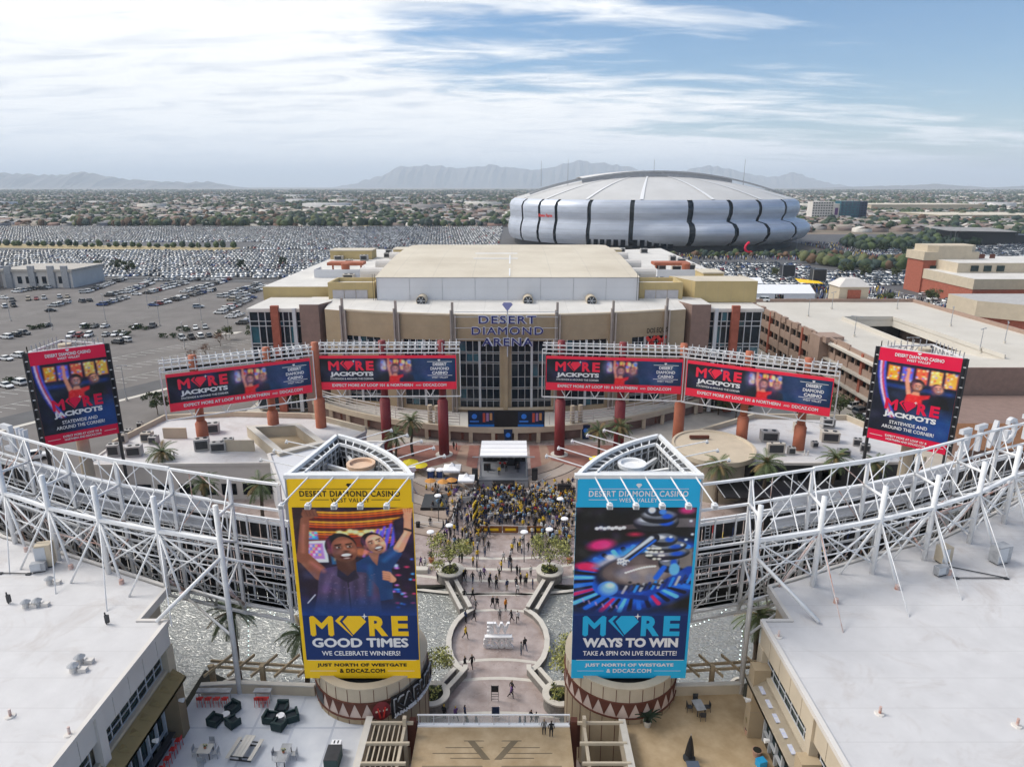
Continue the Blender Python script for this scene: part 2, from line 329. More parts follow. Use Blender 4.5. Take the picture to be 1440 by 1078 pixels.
for side, a0, a1 in ((-1, -58, -17), (1, 17, 58)):
    for i in range(9):
        mb = MB(); r = 34 - i * 2.6; A = arc_pts(PC, 124, r, a0, a1, 14); B = arc_pts(PC, 124, r - 2.55, a0, a1, 14)
        z = -.12 + .13 * i
        for a, b, c, d in zip(A[:-1], A[1:], B[1:], B[:-1]): mb.prism([a, b, c, d], -.3, z)
        struct('seating_step', mb, plaza_d if i % 2 else mat('step_pavers', (.27, .20, .16), .6, c2=(.38, .31, .26), scale=.3))
mb = MB(); mb.bx(-30, -6.5, 115.5, 129, -.3, -.2); mb.bx(3.5, 27, 115.5, 129, -.3, -.2); struct('red_paving', mb, redpav)
mb = MB(); mb.add([(-11.5, 114, -.19), (-8.6, 114, -.19), (-8.6, 129, -.19), (-10.2, 129, -.19)], [(0, 1, 2, 3)]); mb.add([(5.6, 114, -.19), (8.0, 114, -.19), (7.0, 129, -.19), (5.4, 129, -.19)], [(0, 1, 2, 3)]); struct('pale_path', mb, M['dirt'])

sheet('ground_apron', [(-62, 20), (-46, 20), (-46, 131), (60, 131), (60, 20), (300, 20), (300, 300), (-62, 300)], -.34, M['conc'])
sheet('car_park_near', [(-420, 90), (-62, 90), (-62, 300), (-90, 372), (-420, 372)], -.30, M['asphalt'])
sheet('car_park_road', [(-420, 373), (-70, 373), (-70, 386), (-420, 386)], -.29, M['asphd'])
sheet('car_park_far', [(-900, 388), (40, 388), (60, 905), (-900, 905)], -.30, M['asphd'])
sheet('car_park_right', [(95, 250), (600, 250), (900, 560), (900, 760), (262, 760), (262, 520), (95, 500)], -.30, M['asphd'])
sheet('dry_verge', [(-560, 610), (-230, 560), (-230, 590), (-560, 650)], -.28, M['drygrass'])
sheet('dry_field', [(-330, 820), (-70, 900), (-40, 1080), (-380, 1000)], -.26, M['drygrass'])
sheet('sand_field', [(-160, 1300), (-60, 1300), (-60, 1550), (-420, 1500)], -.28, M['dirt'])
sheet('white_puddle', [(-104, 236), (-98, 238), (-97, 242), (-102, 240)], -.28, M['cap'])
a, b = G(480, 620), G(790, 812)
mb = MB()
p0, p1 = Vector((-150, 110, 0)), Vector((-78, 222, 0)); d = (p1 - p0).normalized(); r = Vector((d.y, -d.x, 0))
def strip(mb, o, d, l, w, z):
    n = Vector((d.y, -d.x, 0)) * w / 2; e = o + d * l
    mb.add([(p.x, p.y, z) for p in (o - n, o + n, e + n, e - n)], [(0, 3, 2, 1) if False else (0, 1, 2, 3)])
for lane in (-26, -13, 0):
    for k in range(46):
        o = p0 + d * (k * 2.9) + r * lane
        strip(mb, o, (r + d * .35).normalized(), 5.2, .22, -.27)
    strip(mb, p0 + r * (lane - .2), d, 133, .18, -.268)
struct('stall_markings', mb, M['line'])
mb = MB(); strip(mb, p0 + r * 13.5, d, 150, 8.5, -.285); struct('service_road', mb, M['asphd'])
mb = MB(); q0 = p0 + r * 19
for k in range(1): strip(mb, q0, d, 120, 1.6, -.26)
struct('pavement', mb, M['concp'])
for x in (-300, -250, -200, -150, -100):
    mb = MB()
    for k in range(30): strip(mb, Vector((x, 250 + k * 2.9, 0)), Vector((1, .2, 0)).normalized(), 5, .14, -.27)
    struct('stall_markings', mb, M['line'])

def ridge(name, prof, y, m):
    mb = MB(); n = len(prof); P = []
    dd = y * C_ + CH * S_
    for j, (k, dy) in enumerate(((0, -900), (.55, -420), (1, 0), (.45, 900), (0, 1800))):
        for i, (u, v) in enumerate(prof):
            x = (u - 720) / FPX * (y * C_ + CH * S_ - 0); h = max(0., (262 - v)) / FPX * y * 1.04
            x = (u - 720) / FPX * y * 1.04
            jit = (math.sin(i * 2.7 + j * 5) * 160 + math.sin(i * 7.1 + j) * 80) if k not in (0, 1) else 0
            P.append((x, y + dy + jit, -.8 + h * k * (1 + (.12 * math.sin(i * 3.3 + j * 2) if k not in (0, 1) else 0))))
    F = []
    for j in range(4):
        for i in range(n - 1): F.append((j * n + i, j * n + i + 1, (j + 1) * n + i + 1, (j + 1) * n + i))
    mb.add(P, F); return struct(name, mb, m)
def dens(prof, step=5, amp=1.5):
    out = []; rs = random.Random(3)
    for (u0, v0), (u1, v1) in zip(prof[:-1], prof[1:]):
        k = max(1, int((u1 - u0) / step))
        for i in range(k):
            f = i / k; v = v0 + (v1 - v0) * f; out.append((u0 + (u1 - u0) * f, min(262.5, v + (rs.uniform(-amp, amp) if v < 260 else 0))))
    return out + [prof[-1]]
rock = mat('mountain_rock', (.10, .085, .075), .95, c2=(.17, .14, .12), scale=.002)
ridge('mountain_range_left', dens([(-260, 250), (-90, 240), (0, 244), (60, 243), (130, 246), (158, 241), (178, 244), (205, 249), (250, 252), (300, 255), (330, 254), (352, 261), (360, 264)]), 17000, rock)
ridge('mountain_range_far', dens([(480, 263), (520, 256), (556, 245), (572, 236), (610, 234), (650, 237), (690, 234), (712, 236), (745, 240), (780, 234), (806, 227), (822, 231), (845, 232), (880, 238), (905, 245), (935, 243), (965, 236), (985, 235), (1020, 243), (1055, 249), (1085, 243), (1110, 251), (1160, 262), (1180, 264)]), 24000, rock)
ridge('mountain_range_right', dens([(1080, 264), (1150, 262), (1220, 264), (1250, 262), (1275, 259), (1300, 263), (1340, 266), (1380, 264), (1400, 265), (1440, 268), (1560, 262), (1700, 262)], 7, .8) if False else dens([(1080, 263), (1150, 260), (1200, 259), (1250, 257), (1275, 256), (1300, 258), (1340, 261), (1385, 259), (1410, 261), (1440, 260.5), (1560, 255), (1700, 258)], 7, .6), 15500, rock)
hzm = bpy.data.materials.new('haze_air'); hzm.use_nodes = True; ht = hzm.node_tree; ht.nodes.clear()
hv = ht.nodes.new('ShaderNodeVolumePrincipled'); hv.inputs['Color'].default_value = (.76, .87, 1, 1); hv.inputs['Density'].default_value = 6.4e-5; hv.inputs['Anisotropy'].default_value = .05
ho = ht.nodes.new('ShaderNodeOutputMaterial'); ht.links.new(hv.outputs[0], ho.inputs['Volume'])
HAZE = True
if HAZE:
    o = MB().bx(-43000, 43000, -600, 63000, -1.8, 1150).build('haze', hzm); o['kind'] = 'stuff'

def blob_proto(seed, n=7):
    r = random.Random(seed); P = []; F = []
    for j, (rr, z) in enumerate(((.55, .15), (1., .45), (.75, .8))):
        for i in range(n):
            t = 2 * math.pi * (i + .3 * j) / n; q = rr * r.uniform(.75, 1.25); P.append((q * math.cos(t), q * math.sin(t), z * r.uniform(.85, 1.15)))
    P.append((r.uniform(-.2, .2), r.uniform(-.2, .2), 1.05))
    for j in range(2):
        for i in range(n): F += [(j * n + i, j * n + (i + 1) % n, (j + 1) * n + (i + 1) % n), (j * n + i, (j + 1) * n + (i + 1) % n, (j + 1) * n + i)]
    for i in range(n): F.append((2 * n + i, 2 * n + (i + 1) % n, 3 * n))
    return np.array(P), np.array(F)
def scatter_mesh(name, protos, xyz, scl, rot, mats_, mi=None, kind='stuff', z0=0):
    """join many scaled copies into one mesh, fast"""
    Vs = []; Fs = []; MI = []; off = 0
    pid = RNG.integers(0, len(protos), len(xyz))
    for k, (P, F) in enumerate(protos):
        idx = np.where(pid == k)[0]
        if len(idx) == 0: continue
        c, s = np.cos(rot[idx])[:, None], np.sin(rot[idx])[:, None]
        X = P[None, :, 0] * scl[idx, 0:1]; Y = P[None, :, 1] * scl[idx, 1:2]; Z = P[None, :, 2] * scl[idx, 2:3]
        V = np.stack([X * c - Y * s + xyz[idx, 0:1], X * s + Y * c + xyz[idx, 1:2], Z + xyz[idx, 2:3]], -1)
        n = P.shape[0]; FF = F[None] + (np.arange(len(idx)) * n)[:, None, None] + off
        Vs.append(V.reshape(-1, 3)); Fs.append(FF.reshape(-1, F.shape[1])); off += n * len(idx)
        if mi is not None: MI.append(np.repeat(mi[idx], F.shape[0]))
    V = np.concatenate(Vs); F = np.concatenate(Fs)
    me = bpy.data.meshes.new(name); me.vertices.add(len(V)); me.vertices.foreach_set('co', V.ravel())
    me.loops.add(F.size); me.loops.foreach_set('vertex_index', F.ravel().astype(np.int32))
    me.polygons.add(len(F)); me.polygons.foreach_set('loop_start', (np.arange(len(F)) * F.shape[1]).astype(np.int32))
    for m in mats_: me.materials.append(m)
    if mi is not None: me.polygons.foreach_set('material_index', np.concatenate(MI).astype(np.int32))
    me.update(calc_edges=True); o = bpy.data.objects.new(name, me); COL.objects.link(o)
    if kind: o['kind'] = kind
    return o
BLOBS = [blob_proto(s) for s in (1, 2, 3, 4)]
def occupied(x, y):
    m = (x > -900) & (x < 62) & (y < 905)
    m |= (x > 95) & (x < 900) & (y < 765)
    m |= (x > -70) & (x < 262) & (y < 820)
    return m
def band(n, y0, y1, p=1.0):
    y = y0 * (y1 / y0) ** (RNG.random(n) ** p); x = (RNG.random(n) * 2 - 1) * y * .86
    k = ~occupied(x, y); return x[k], y[k]
x, y = band(36000, 760, 9000, .75)
cl = np.sin(x * .011 + np.sin(y * .004) * 2) + np.sin(y * .013 + x * .003) + RNG.normal(0, .9, len(x)); k = cl > -.3; x, y = x[k], y[k]
s = RNG.uniform(2.6, 6.0, len(x)) * (1 + y / 9000); h = s * RNG.uniform(1.0, 1.7, len(x))
mi = RNG.choice(4, len(x), p=[.45, .3, .15, .1])
o = scatter_mesh('distant_trees', BLOBS, np.stack([x, y, x * 0 - .7], 1), np.stack([s, s, h], 1), RNG.random(len(x)) * 6, [M['leafd'], M['leaf'], mat('leaf_blue_green', (.03, .05, .045), .9, var=.2), mat('leaf_brown', (.13, .08, .05), .9, var=.2)], mi)
x, y = band(15000, 800, 8000, .8)
cube = (np.array([(a, b, c) for c in (0, 1) for a, b in ((-.5, -.5), (.5, -.5), (.5, .5), (-.5, .5))] + [(-.5, 0, 1.55), (.5, 0, 1.55)]), None)
hip = (cube[0], np.array([(0, 1, 5, 4), (1, 2, 6, 5), (2, 3, 7, 6), (3, 0, 4, 7), (4, 5, 9, 8), (6, 7, 8, 9), (5, 6, 9, 9), (7, 4, 8, 8)]))
flat = (np.array([(a, b, c) for c in (0, 1) for a, b in ((-.5, -.5), (.5, -.5), (.5, .5), (-.5, .5))]), np.array([(0, 1, 5, 4), (1, 2, 6, 5), (2, 3, 7, 6), (3, 0, 4, 7), (4, 5, 6, 7)]))
mi = RNG.choice(5, len(x), p=[.3, .25, .2, .15, .1])
w = RNG.uniform(11, 21, len(x)); dpt = RNG.uniform(10, 17, len(x)); hh = RNG.uniform(2.8, 4.6, len(x))
gable = (hip[0], np.array([(0, 1, 5, 4), (1, 2, 6, 5), (2, 3, 7, 6), (3, 0, 4, 7), (4, 5, 9, 8), (6, 7, 8, 9)]))
HM = [mat('roof_brown', (.19, .15, .135), .9), mat('roof_tan', (.30, .26, .22), .9), mat('roof_grey', (.25, .24, .24), .9), mat('roof_pale', (.55, .52, .48), .9), mat('roof_rust', (.22, .14, .115), .9)]
scatter_mesh('distant_houses', [gable], np.stack([x, y, x * 0 - .7], 1), np.stack([w, dpt, hh], 1), RNG.choice([0, .02, 1.57, 1.55], len(x)), HM, mi)
n = 110; x, y = band(n, 1500, 7000); w = RNG.uniform(40, 120, len(x))
scatter_mesh('distant_sheds', [flat], np.stack([x, y, x * 0 - .7], 1), np.stack([w, w * .5, RNG.uniform(6, 13, len(x))], 1), x * 0, [HM[3], M['roofw'], HM[2]], RNG.choice(3, len(x)))
for (u0, u1, v, Y, h, lb) in ((1195, 1345, 300, 1450, 14, 'long low pale warehouse beyond the blue glass tower'), (1290, 1440, 314, 1100, 7, 'long tan wall building behind the tree belt on the far right')):
    t = Y * 1.03; x0, x1 = (u0 - 720) / FPX * t, (u1 - 720) / FPX * t
    th_ = thing('warehouse', lb, 'warehouse', ((x0 + x1) / 2, Y, -.7))
    MB().bx(x0, x1, Y, Y + 120, -.7, h - 1).build('wall', M['cream'], th_); MB().bx(x0 - 1, x1 + 1, Y - 1, Y + 121, h - 1, h).build('roof', M['roofc'], th_)
AX = -1.5
ar = thing('arena', 'large tan arena with a white roof and tall dark windows facing the plaza', 'arena', (AX, 150, 0))
def fac_y(x): return 141.0 + 8.0 * ((x - AX) / 39.8) ** 2
FX = [AX + 39.8 * (-1 + 2 * i / 28) for i in range(29)]
def fac_strip(mb, x0, x1, z0, z1, off=0, th=.6, n=None):
    n = n or max(1, int(abs(x1 - x0) / 2.8))
    for i in range(n):
        a, b = x0 + (x1 - x0) * i / n, x0 + (x1 - x0) * (i + 1) / n
        ya, yb = fac_y(a) - off, fac_y(b) - off
        mb.prism([(a, ya), (b, yb), (b, yb + th), (a, ya + th)], z0, z1)
    return mb
wins = [(-11.2, -2.6), (-.1, 8.5), (-23.3, -14.2), (11.5, 20.3), (-36.5, -28.5), (26, 33.5)]
mb = MB(); fac_strip(mb, AX - 39.8, AX + 39.8, 18.6, 24, 0, .8, 28)
xs = sorted(wins); cur = AX - 39.8
for a, b in xs + [(AX + 39.8, None)]:
    if a - cur > .1: fac_strip(mb, cur, a, 2.5, 18.6, 0, .8)
    cur = b
for a, b in wins: fac_strip(mb, a, b, 2.5, 3.8, 0, .8)
for a, b in wins[4:]: fac_strip(mb, a, b, 8.5, 16.2, 0, .8)
mb.build('facade_wall', M['tan'], ar)
fac_strip(MB(), -12.6, 9.8, 3.4, 3.9, .5, .5).build('sill_band', M['cream'], ar)
fac_strip(MB(), -37, 34, 23.9, 24.25, .12, .9, 24).build('roof_edge', M['cream'], ar)
def bay(x0, x1, z0, z1, cols, rows, split):
    f = MB(); Yo = .15
    def V(x, z0_, z1_, w, d=.25): f.box((x, fac_y(x) + .2, (z0_ + z1_) / 2), (w, d, z1_ - z0_))
    for i in range(cols + 1): V(x0 + (x1 - x0) * i / cols, z0, z1, .10 if i != split else .5, .12 if i != split else .7)
    for z in rows: f.box(((x0 + x1) / 2, (fac_y(x0) + fac_y(x1)) / 2 + .2, z), (x1 - x0, .12, .09), math.atan2(fac_y(x1) - fac_y(x0), x1 - x0))
    fo = f.build('window', M['frame'], ar)
    zs = [z0] + list(rows) + [z1]
    for i in range(cols):
        xa, xb = x0 + (x1 - x0) * i / cols + .1, x0 + (x1 - x0) * (i + 1) / cols - .1
        for j in range(len(zs) - 1):
            if zs[j + 1] - zs[j] < .5: continue
            p = MB().add([(xa, fac_y(xa) + .4, zs[j] + .05), (xb, fac_y(xb) + .4, zs[j] + .05), (xb, fac_y(xb) + .4 + random.uniform(-.02, .02), zs[j + 1] - .05), (xa, fac_y(xa) + .4, zs[j + 1] - .05)], [(0, 1, 2, 3)])
            p.build('pane', M['glassb'] if random.random() < .10 else M['glass'], fo)
R1 = (5.3, 5.7, 8.0, 8.4, 10.7, 13.6, 14.0, 15.8, 16.2)
for a, b in wins[:2]: bay(a, b, 3.85, 18.55, 6, R1, 3)
for a, b in wins[2:4]: bay(a, b, 3.85, 18.55, 6, R1, 3)
for a, b in wins[4:]: bay(a, b, 3.85, 8.45, 5, (5.3, 5.7), 2); bay(a, b, 16.25, 18.55, 5, (17.4,), 2)
for x in (-36.8, -24.6, -12.4, 9.6, 21.6, 33.8):            # fins standing above the parapet
    y = fac_y(x); f = MB(); f.box((x - .45, y - .5, 13.7), (.32, .9, 23.)); f.box((x + .45, y - .5, 13.2), (.32, .9, 22)); f.box((x - .1, y - .2, 14.5), (.5, .5, 24.6)); f.build('fin', M['mauve'] if 0 else mat('fin_grey', (.36, .32, .29), .8), ar)
MB().box((-1.35, fac_y(-1.35) - .3, 11), (1.0, .6, 15.2)).build('centre_pier', M['tan'], ar)
mb = MB(); N_ = len(FX)
P = [(x, fac_y(x), 24.0) for x in FX] + [(x, 156.5, 25.2) for x in FX]
mb.add(P, [(i, i + 1, N_ + i + 1, N_ + i) for i in range(N_ - 1)]); mb.build('front_roof', M['roofw2'], ar)
X0, X1 = AX - 29.3, AX + 30.3
MB().bx(X0, X1, 155.2, 155.9, 24, 30.1).build('hall_front_wall', M['greywall'], ar)
for i in range(8):
    x = X0 + (X1 - X0) * i / 8 + .02; MB().bx(x, x + .06, 155.14, 155.2, 24.2, 30).build('panel_joint', M['steelg'], ar)
mb = MB()
prof = [(155, 30.2), (168, 31.3), (184, 32.3), (200, 32.7), (216, 32.4), (235, 31.0), (252, 29.2)]
for (ya, za), (yb, zb) in zip(prof[:-1], prof[1:]):
    mb.add([(X0 - .2, ya, za), (X1 + .2, ya, za), (X1 + .2, yb, zb), (X0 - .2, yb, zb)], [(0, 1, 2, 3)])
mb.build('hall_roof', M['roofc'], ar)
mb = MB()
for xx, flip in ((X0, 0), (X1, 1)):
    for (ya, za), (yb, zb) in zip(prof[:-1], prof[1:]): mb.add([(xx, ya, 24), (xx, yb, 24), (xx, yb, zb - .02), (xx, ya, za - .02)], [(0, 1, 2, 3)])
mb.bx(X0, X1, 251, 252, 24, 29.2); mb.build('hall_side_wall', M['palewall'], ar)
MB().add([(-.7, 156, 30.4), (-.4, 156, 30.4), (-.4, 184, 32.42), (-.7, 184, 32.42)], [(0, 1, 2, 3)]).build('roof_seam', M['steel'], ar)
mb = MB(); mb.add([(-10, 178, 31.97), (1.5, 178, 31.97), (1.5, 190, 32.50), (-10, 190, 32.50)], [(0, 1, 2, 3)]); mb.build('patched_roof_area', M['roofw2'], ar)
def roofblock(poly, z0, z1, wallm, roofm, nm='side'):
    mb = MB(); mb.prism(poly, z0, z1, 0, 1); return mb.build(nm, [wallm, roofm], ar)
roofblock([(-61, 167), (-41.5, 167), (-37.5, 160), (X0, 160), (X0, 262), (-62, 275)], 0, 26.4, M['ocher'], M['roofw2'], 'side_hall')
roofblock([(58, 167), (40, 167), (34.5, 160), (X1, 160), (X1, 262), (59, 275)], 0, 26.4, M['ocher'], M['roofw2'], 'side_hall')
for s, (a, b) in ((-1, (-42.3, -31.6)), (1, (28.9, 39.3))):
    ph = MB(); ph.bx(a, b, 156.8, 157.4, 24, 28.8); ph.bx(a, a + .5, 157.4, 166, 24, 28.8); ph.bx(b - .5, b, 157.4, 166, 24, 28.8); ph.bx(a + .5, b - .5, 165.5, 166, 24, 28.8); ph.bx(a + .5, b - .5, 157.4, 165.5, 24.1, 27.9, 1)
    po = ph.build('penthouse', [M['ocher'], M['roofw2']], ar)
    x0_, x1_ = (a + 1.0, b - 1.6) if s < 0 else (a + 1.6, b - 1.0)
    for k in range(3):
        w = (x1_ - x0_) / 3; MB().bx(x0_ + k * w + .06, x0_ + (k + 1) * w - .06, 156.6, 156.8, 24.7, 27.1).build('louvre', mat('louvre_grey', (.42, .41, .43), .6), po)
    ld = MB(); lx = b + .3 if s < 0 else a - .3
    for q in (-.25, .25): ld.bar((lx + q, 154.8, 24), (lx + q, 154.8, 31), .08)
    ld.build('ladder', M['dark'], ar)
bx_ = MB(); bx_.prism([(42.5, 158.5), (57, 158.5), (57, 168), (38.5, 168)], 24, 28.9, 0, 1); bx_.build('plant_room', [M['ocher'], M['roofc']], ar)
for s in (-1, 1):
    def X(x): return AX + s * (x - 0)
    gl = MB(); xa, xb = X(57.2), X(45.4); lo, hi = min(xa, xb), max(xa, xb)
    gl.bx(lo, hi, 151, 166, 0, 23.2); go = gl.build('glazed_corner', M['tan'], ar)
    MB().bx(lo - .3, hi + .3, 150.2, 166.5, 23.2, 23.9).build('corner_roof', M['roofw2'], ar)
    vx = [lo + (hi - lo) * f for f in (0, .17, .3, .42, .52, .64, .75, .86, 1)] if s < 0 else [lo + (hi - lo) * f for f in (0, .14, .25, .36, .48, .58, .7, .83, 1)]
    hz_ = [0.5, 4.5, 8.0, 9.0, 11.8, 12.4, 15.2, 15.9, 19.9, 21.0, 23.1]
    fr = MB()
    for x in vx: fr.bx(x - .09, x + .09, 150.62, 150.8, .5, 23.1)
    for z in hz_: fr.bx(lo, hi, 150.6, 150.78, z - .08, z + .08)
    fo = fr.build('window', M['frame'], ar)
    for i in range(len(vx) - 1):
        for j in range(len(hz_) - 1):
            if hz_[j + 1] - hz_[j] < .9 and j < 2: continue
            MB().add([(vx[i] + .1, 150.85, hz_[j] + .1), (vx[i + 1] - .1, 150.85, hz_[j] + .1), (vx[i + 1] - .1, 150.85 + random.uniform(0, .05), hz_[j + 1] - .1), (vx[i] + .1, 150.85, hz_[j + 1] - .1)], [(0, 1, 2, 3)]).build('pane', M['glassb'] if random.random() < .12 else M['glass'], fo)
    sx = X(57.35)
    for j in range(6):
        for i in range(3): MB().bx(sx - .05, sx + .05, 151.5 + i * 4.8, 155.9 + i * 4.8, 1 + j * 3.7, 4.4 + j * 3.7).build('pane', M['glass'], fo)
    px_ = X(51.2); MB().bx(px_ - .85, px_ + .85, 149.6, 150.6, 0, 24.6).build('pillar', M['brick'], ar)
    px_ = X(46.9); MB().bx(px_ - .4, px_ + .4, 149.7, 150.4, 0, 24.0).build('pillar', M['frame'], ar)
    poly = [(X(45.4), 149.2), (X(41.2), 149.2), (X(39.5), 153.5), (X(39.5), 160), (X(45.4), 160)]
    mb = MB(); mb.prism(poly, 0, 25.0, 0, 1); mb.build('stair_block', [M['mauve'], M['roofw2']], ar)
def horn(x, y, z, label, dirv=(0, -1, 0), r=1.15, l=3.4, fan=True, grp='round fans along the front wall of the arena roof'):
    t = thing('roof_fan', label, 'fan', (x, y, z), 0, grp); d = Vector(dirv); a = Vector((x, y, z + 1.3)); b = a + d * l
    m = MB(); m.cyl(a, b, r, r, 16); m.build('casing', M['cream'], t)
    f = MB(); f.cyl(b + d * .01, b + d * .06, r * .88, r * .88, 16); f.build('grille', M['dark'], t)
    f = MB()
    for k in range(6):
        an = k * math.pi / 3; f.bar(b + d * .1, b + d * .1 + Vector((math.cos(an) * r * .8, 0, math.sin(an) * r * .8)), .1)
    f.build('blade', M['frame'], t)
    f = MB(); f.box((a.x, (a.y + b.y) / 2, z + .2), (1.6, 2.4, .4)); f.build('base', M['steelg'], t)
for x, lb in ((-20.3, 'leftmost round white fan on the arena front roof'), (3.6, 'middle round white fan on the arena front roof behind the sign'), (17.8, 'rightmost round white fan on the arena front roof')):
    horn(x, 155, 24.1, lb)
k = 0
for s, xc in ((-1, X0 - 4), (1, X1 + 4)):
    for i, y in enumerate((172, 192, 214)):
        t = thing('roof_duct', '%s white bowl-shaped vent on the %s side of the arena hall' % (('nearest', 'middle', 'farthest')[i], 'left' if s < 0 else 'right'), 'vent', (xc, y, 26.4), 0, 'bowl vents beside the arena hall')
        m = MB(); m.cyl((xc - 3, y, 29.0), (xc + 3, y, 29.0), 1.5, 1.5, 14); m.build('drum', M['palewall'], t)
        m = MB(); m.cyl((xc - 1.9, y, 26.4), (xc - 1.9, y, 28.2), .5); m.cyl((xc + 1.9, y, 26.4), (xc + 1.9, y, 28.2), .5); m.build('leg', M['terra'], t)
for s, xx, yy, lb in ((-1, -47, 196, 'flat rust-red roof canopy on the left arena roof'), (1, 45, 196, 'flat rust-red roof canopy on the right arena roof')):
    t = thing('roof_canopy', lb, 'canopy', (xx, yy, 26.4)); MB().bx(xx - 5, xx + 5, yy - 2.5, yy + 2.5, 28.6, 29.4).build('top', M['terra'], t)
    for q in (-4, 4): MB().bx(xx + q - .2, xx + q + .2, yy - .2, yy + .2, 26.4, 28.6).build('post', M['terra'], t)
    sc_ = thing('roof_screen', 'white screened plant enclosure before the red canopy on the %s arena roof' % ('left' if s < 0 else 'right'), 'enclosure', (xx, yy - 12, 26.4))
    for a, b in (((xx - 6, yy - 12), (xx + 6, yy - 12)), ((xx + 6, yy - 12), (xx + 6, yy - 5)), ((xx - 6, yy - 12), (xx - 6, yy - 5))):
        MB().wall([a, b], 26.4, 28.6, .15).build('panel', M['greywall'], sc_)
    m = MB(); m.cyl((xx + 2, yy - 10, 26.4), (xx + 2, yy - 10, 30), 1.0, 1.2, 12); tag(m.build('roof_stack', M['terra']), 'orange vent stack inside the %s roof enclosure' % ('left' if s < 0 else 'right'), 'vent')
for a, b, c, w, lb in ((-54, 232, 26.4, 14, 'tan box at the far left end of the arena roof'), (-36, 236, 26.4, 9, 'small tan box beside the hall at the back left of the arena roof'), (33, 234, 26.4, 8, 'tan box at the back right of the arena roof'), (50, 170, 26.4, 5, 'tan stub at the right edge of the arena roof')):
    t = thing('roof_box', lb, 'roof box', (a, b, c)); MB().bx(a - w / 2, a + w / 2, b, b + 8, c, c + 2.8).build('wall', M['ocher'], t); MB().bx(a - w / 2 - .2, a + w / 2 + .2, b - .2, b + 8.2, c + 2.8, c + 3.1).build('roof', M['roofc'], t)
rr = random.Random(5)
AC = None
def ac_unit(x, y, z, w, d, h, rz, label, group):
    t = thing('ac_unit', label, 'air conditioner', (x, y, z), rz, group); c = MB(); c.box((0, 0, h / 2 + .1), (w, d, h)); local('casing', c, mat('ac_%d' % rr.randint(0, 2), rr.choice([(.42, .41, .40), (.5, .46, .4), (.35, .35, .36)]), .7), t)
    for q in (-w / 4, w / 4):
        f = MB(); f.cyl((q, 0, h + .1), (q, 0, h + .22), min(w, d) * .2, None, 12); local('fan', f, M['dark'], t)
    f = MB(); f.box((0, -d / 2 - .03, h / 2 + .1), (w * .8, .05, h * .7)); local('grille', f, M['dark'], t); return t
ORD = ['first', 'second', 'third', 'fourth', 'fifth', 'sixth', 'seventh', 'eighth', 'ninth', 'tenth', 'eleventh', 'twelfth', 'thirteenth']
for s in (-1, 1):
    for i, y in enumerate(sorted(rr.uniform(172, 262) for _ in range(13))): ac_unit(AX + s * rr.uniform(36, 57), y, 26.4, rr.uniform(1.5, 3), rr.uniform(1.5, 2.5), rr.uniform(1, 1.8), 0, '%s grey rooftop unit counted from the front on the %s arena side roof' % (ORD[i], 'left' if s < 0 else 'right'), 'rooftop units on the arena side roofs')
sg = thing('arena_sign', 'blue open letters reading DESERT DIAMOND ARENA over the arena windows', 'sign', (AX + .6, 140, 19))
R, U = (1, 0, 0), (0, 0, 1); fy = 139.6
cx = AX + .55
for st, z, h, w in (('DESERT', 22.6, 1.65, 11.9), ('DIAMOND', 20.25, 1.65, 14.9), ('ARENA', 17.9, 1.65, 10.6)):
    put_text('letters_halo', st, M['letterw'], sg, (cx, fy, z - .05), R, U, w=w + .16, h=h + .14, bold=.065, space=1.18, center=0, off=-.1, depth=.1)
    put_text('letters', st, M['letterb'], sg, (cx, fy, z), R, U, w=w, h=h, bold=.006, space=1.18, center=0, off=.02, depth=.15)
MB().add([(cx - 1.1, fy, 26.6), (cx - .75, fy, 27.0), (cx + .75, fy, 27.0), (cx + 1.1, fy, 26.6), (cx, fy, 25.2)], [(0, 4, 3, 2, 1)]).add([(cx - 1.1, fy + .2, 26.6), (cx - .75, fy + .2, 27.0), (cx + .75, fy + .2, 27.0), (cx + 1.1, fy + .2, 26.6), (cx, fy + .2, 25.2)], [(0, 1, 2, 3, 4)]).build('diamond_mark', mat('diamond_lilac', (.25, .27, .52), .5), sg)
m = MB(); m.bar((cx, fy + .3, 15.5), (cx, fy + .3, 26.4), .25)
for z in (19.2, 21.6, 23.9, 25.0): m.bar((cx - 11, fy + .5, z), (cx + 10.5, fy + .5, z), .1)
m.build('support_frame', M['frame'], sg)
t = thing('wall_sign', 'black DOS EQUIS lettering with red double X on the right tan wall', 'sign', (32.5, fac_y(32.5) - .2, 17))
x0 = 29.2; Rv = Vector((7, fac_y(36.2) - fac_y(29.2), 0)).normalized()
put_text('letters', 'DOS EQUIS', M['ink'], t, (x0, fac_y(x0) - .6, 19.2), Rv, U, w=5.2, h=1.3, bold=.02, off=.05)
for k in (0, 2.6):
    for a, b in (((0, 0), (2.2, 2.4)), ((0, 2.4), (2.2, 0))):
        o = Vector((x0, fac_y(x0) - .7, 16.2)); p = o + Rv * (k + a[0]) + Vector((0, 0, a[1])); q = o + Rv * (k + b[0]) + Vector((0, 0, b[1])); MB().bar(p, q, .2, .7).build('cross_stroke', M['redp'], t)
dk = thing('terrace_deck', 'curved concrete terrace with rails running before the arena doors', 'terrace', (AX, 131, 0))
def ring_y(x): return 130.2 + 16.5 * ((x - AX) / 41) ** 2
RX = [AX + 46 * (-1 + 2 * i / 40) for i in range(41)]
mb = MB()
P = [(x, ring_y(x), 2.8) for x in RX] + [(x, max(fac_y(x) if abs(x - AX) < 40 else 150, ring_y(x) + .1) - .02, 2.8) for x in RX]; n = len(RX)
mb.add(P, [(i, i + 1, n + i + 1, n + i) for i in range(n - 1)]); mb.build('deck', M['concp'], dk)
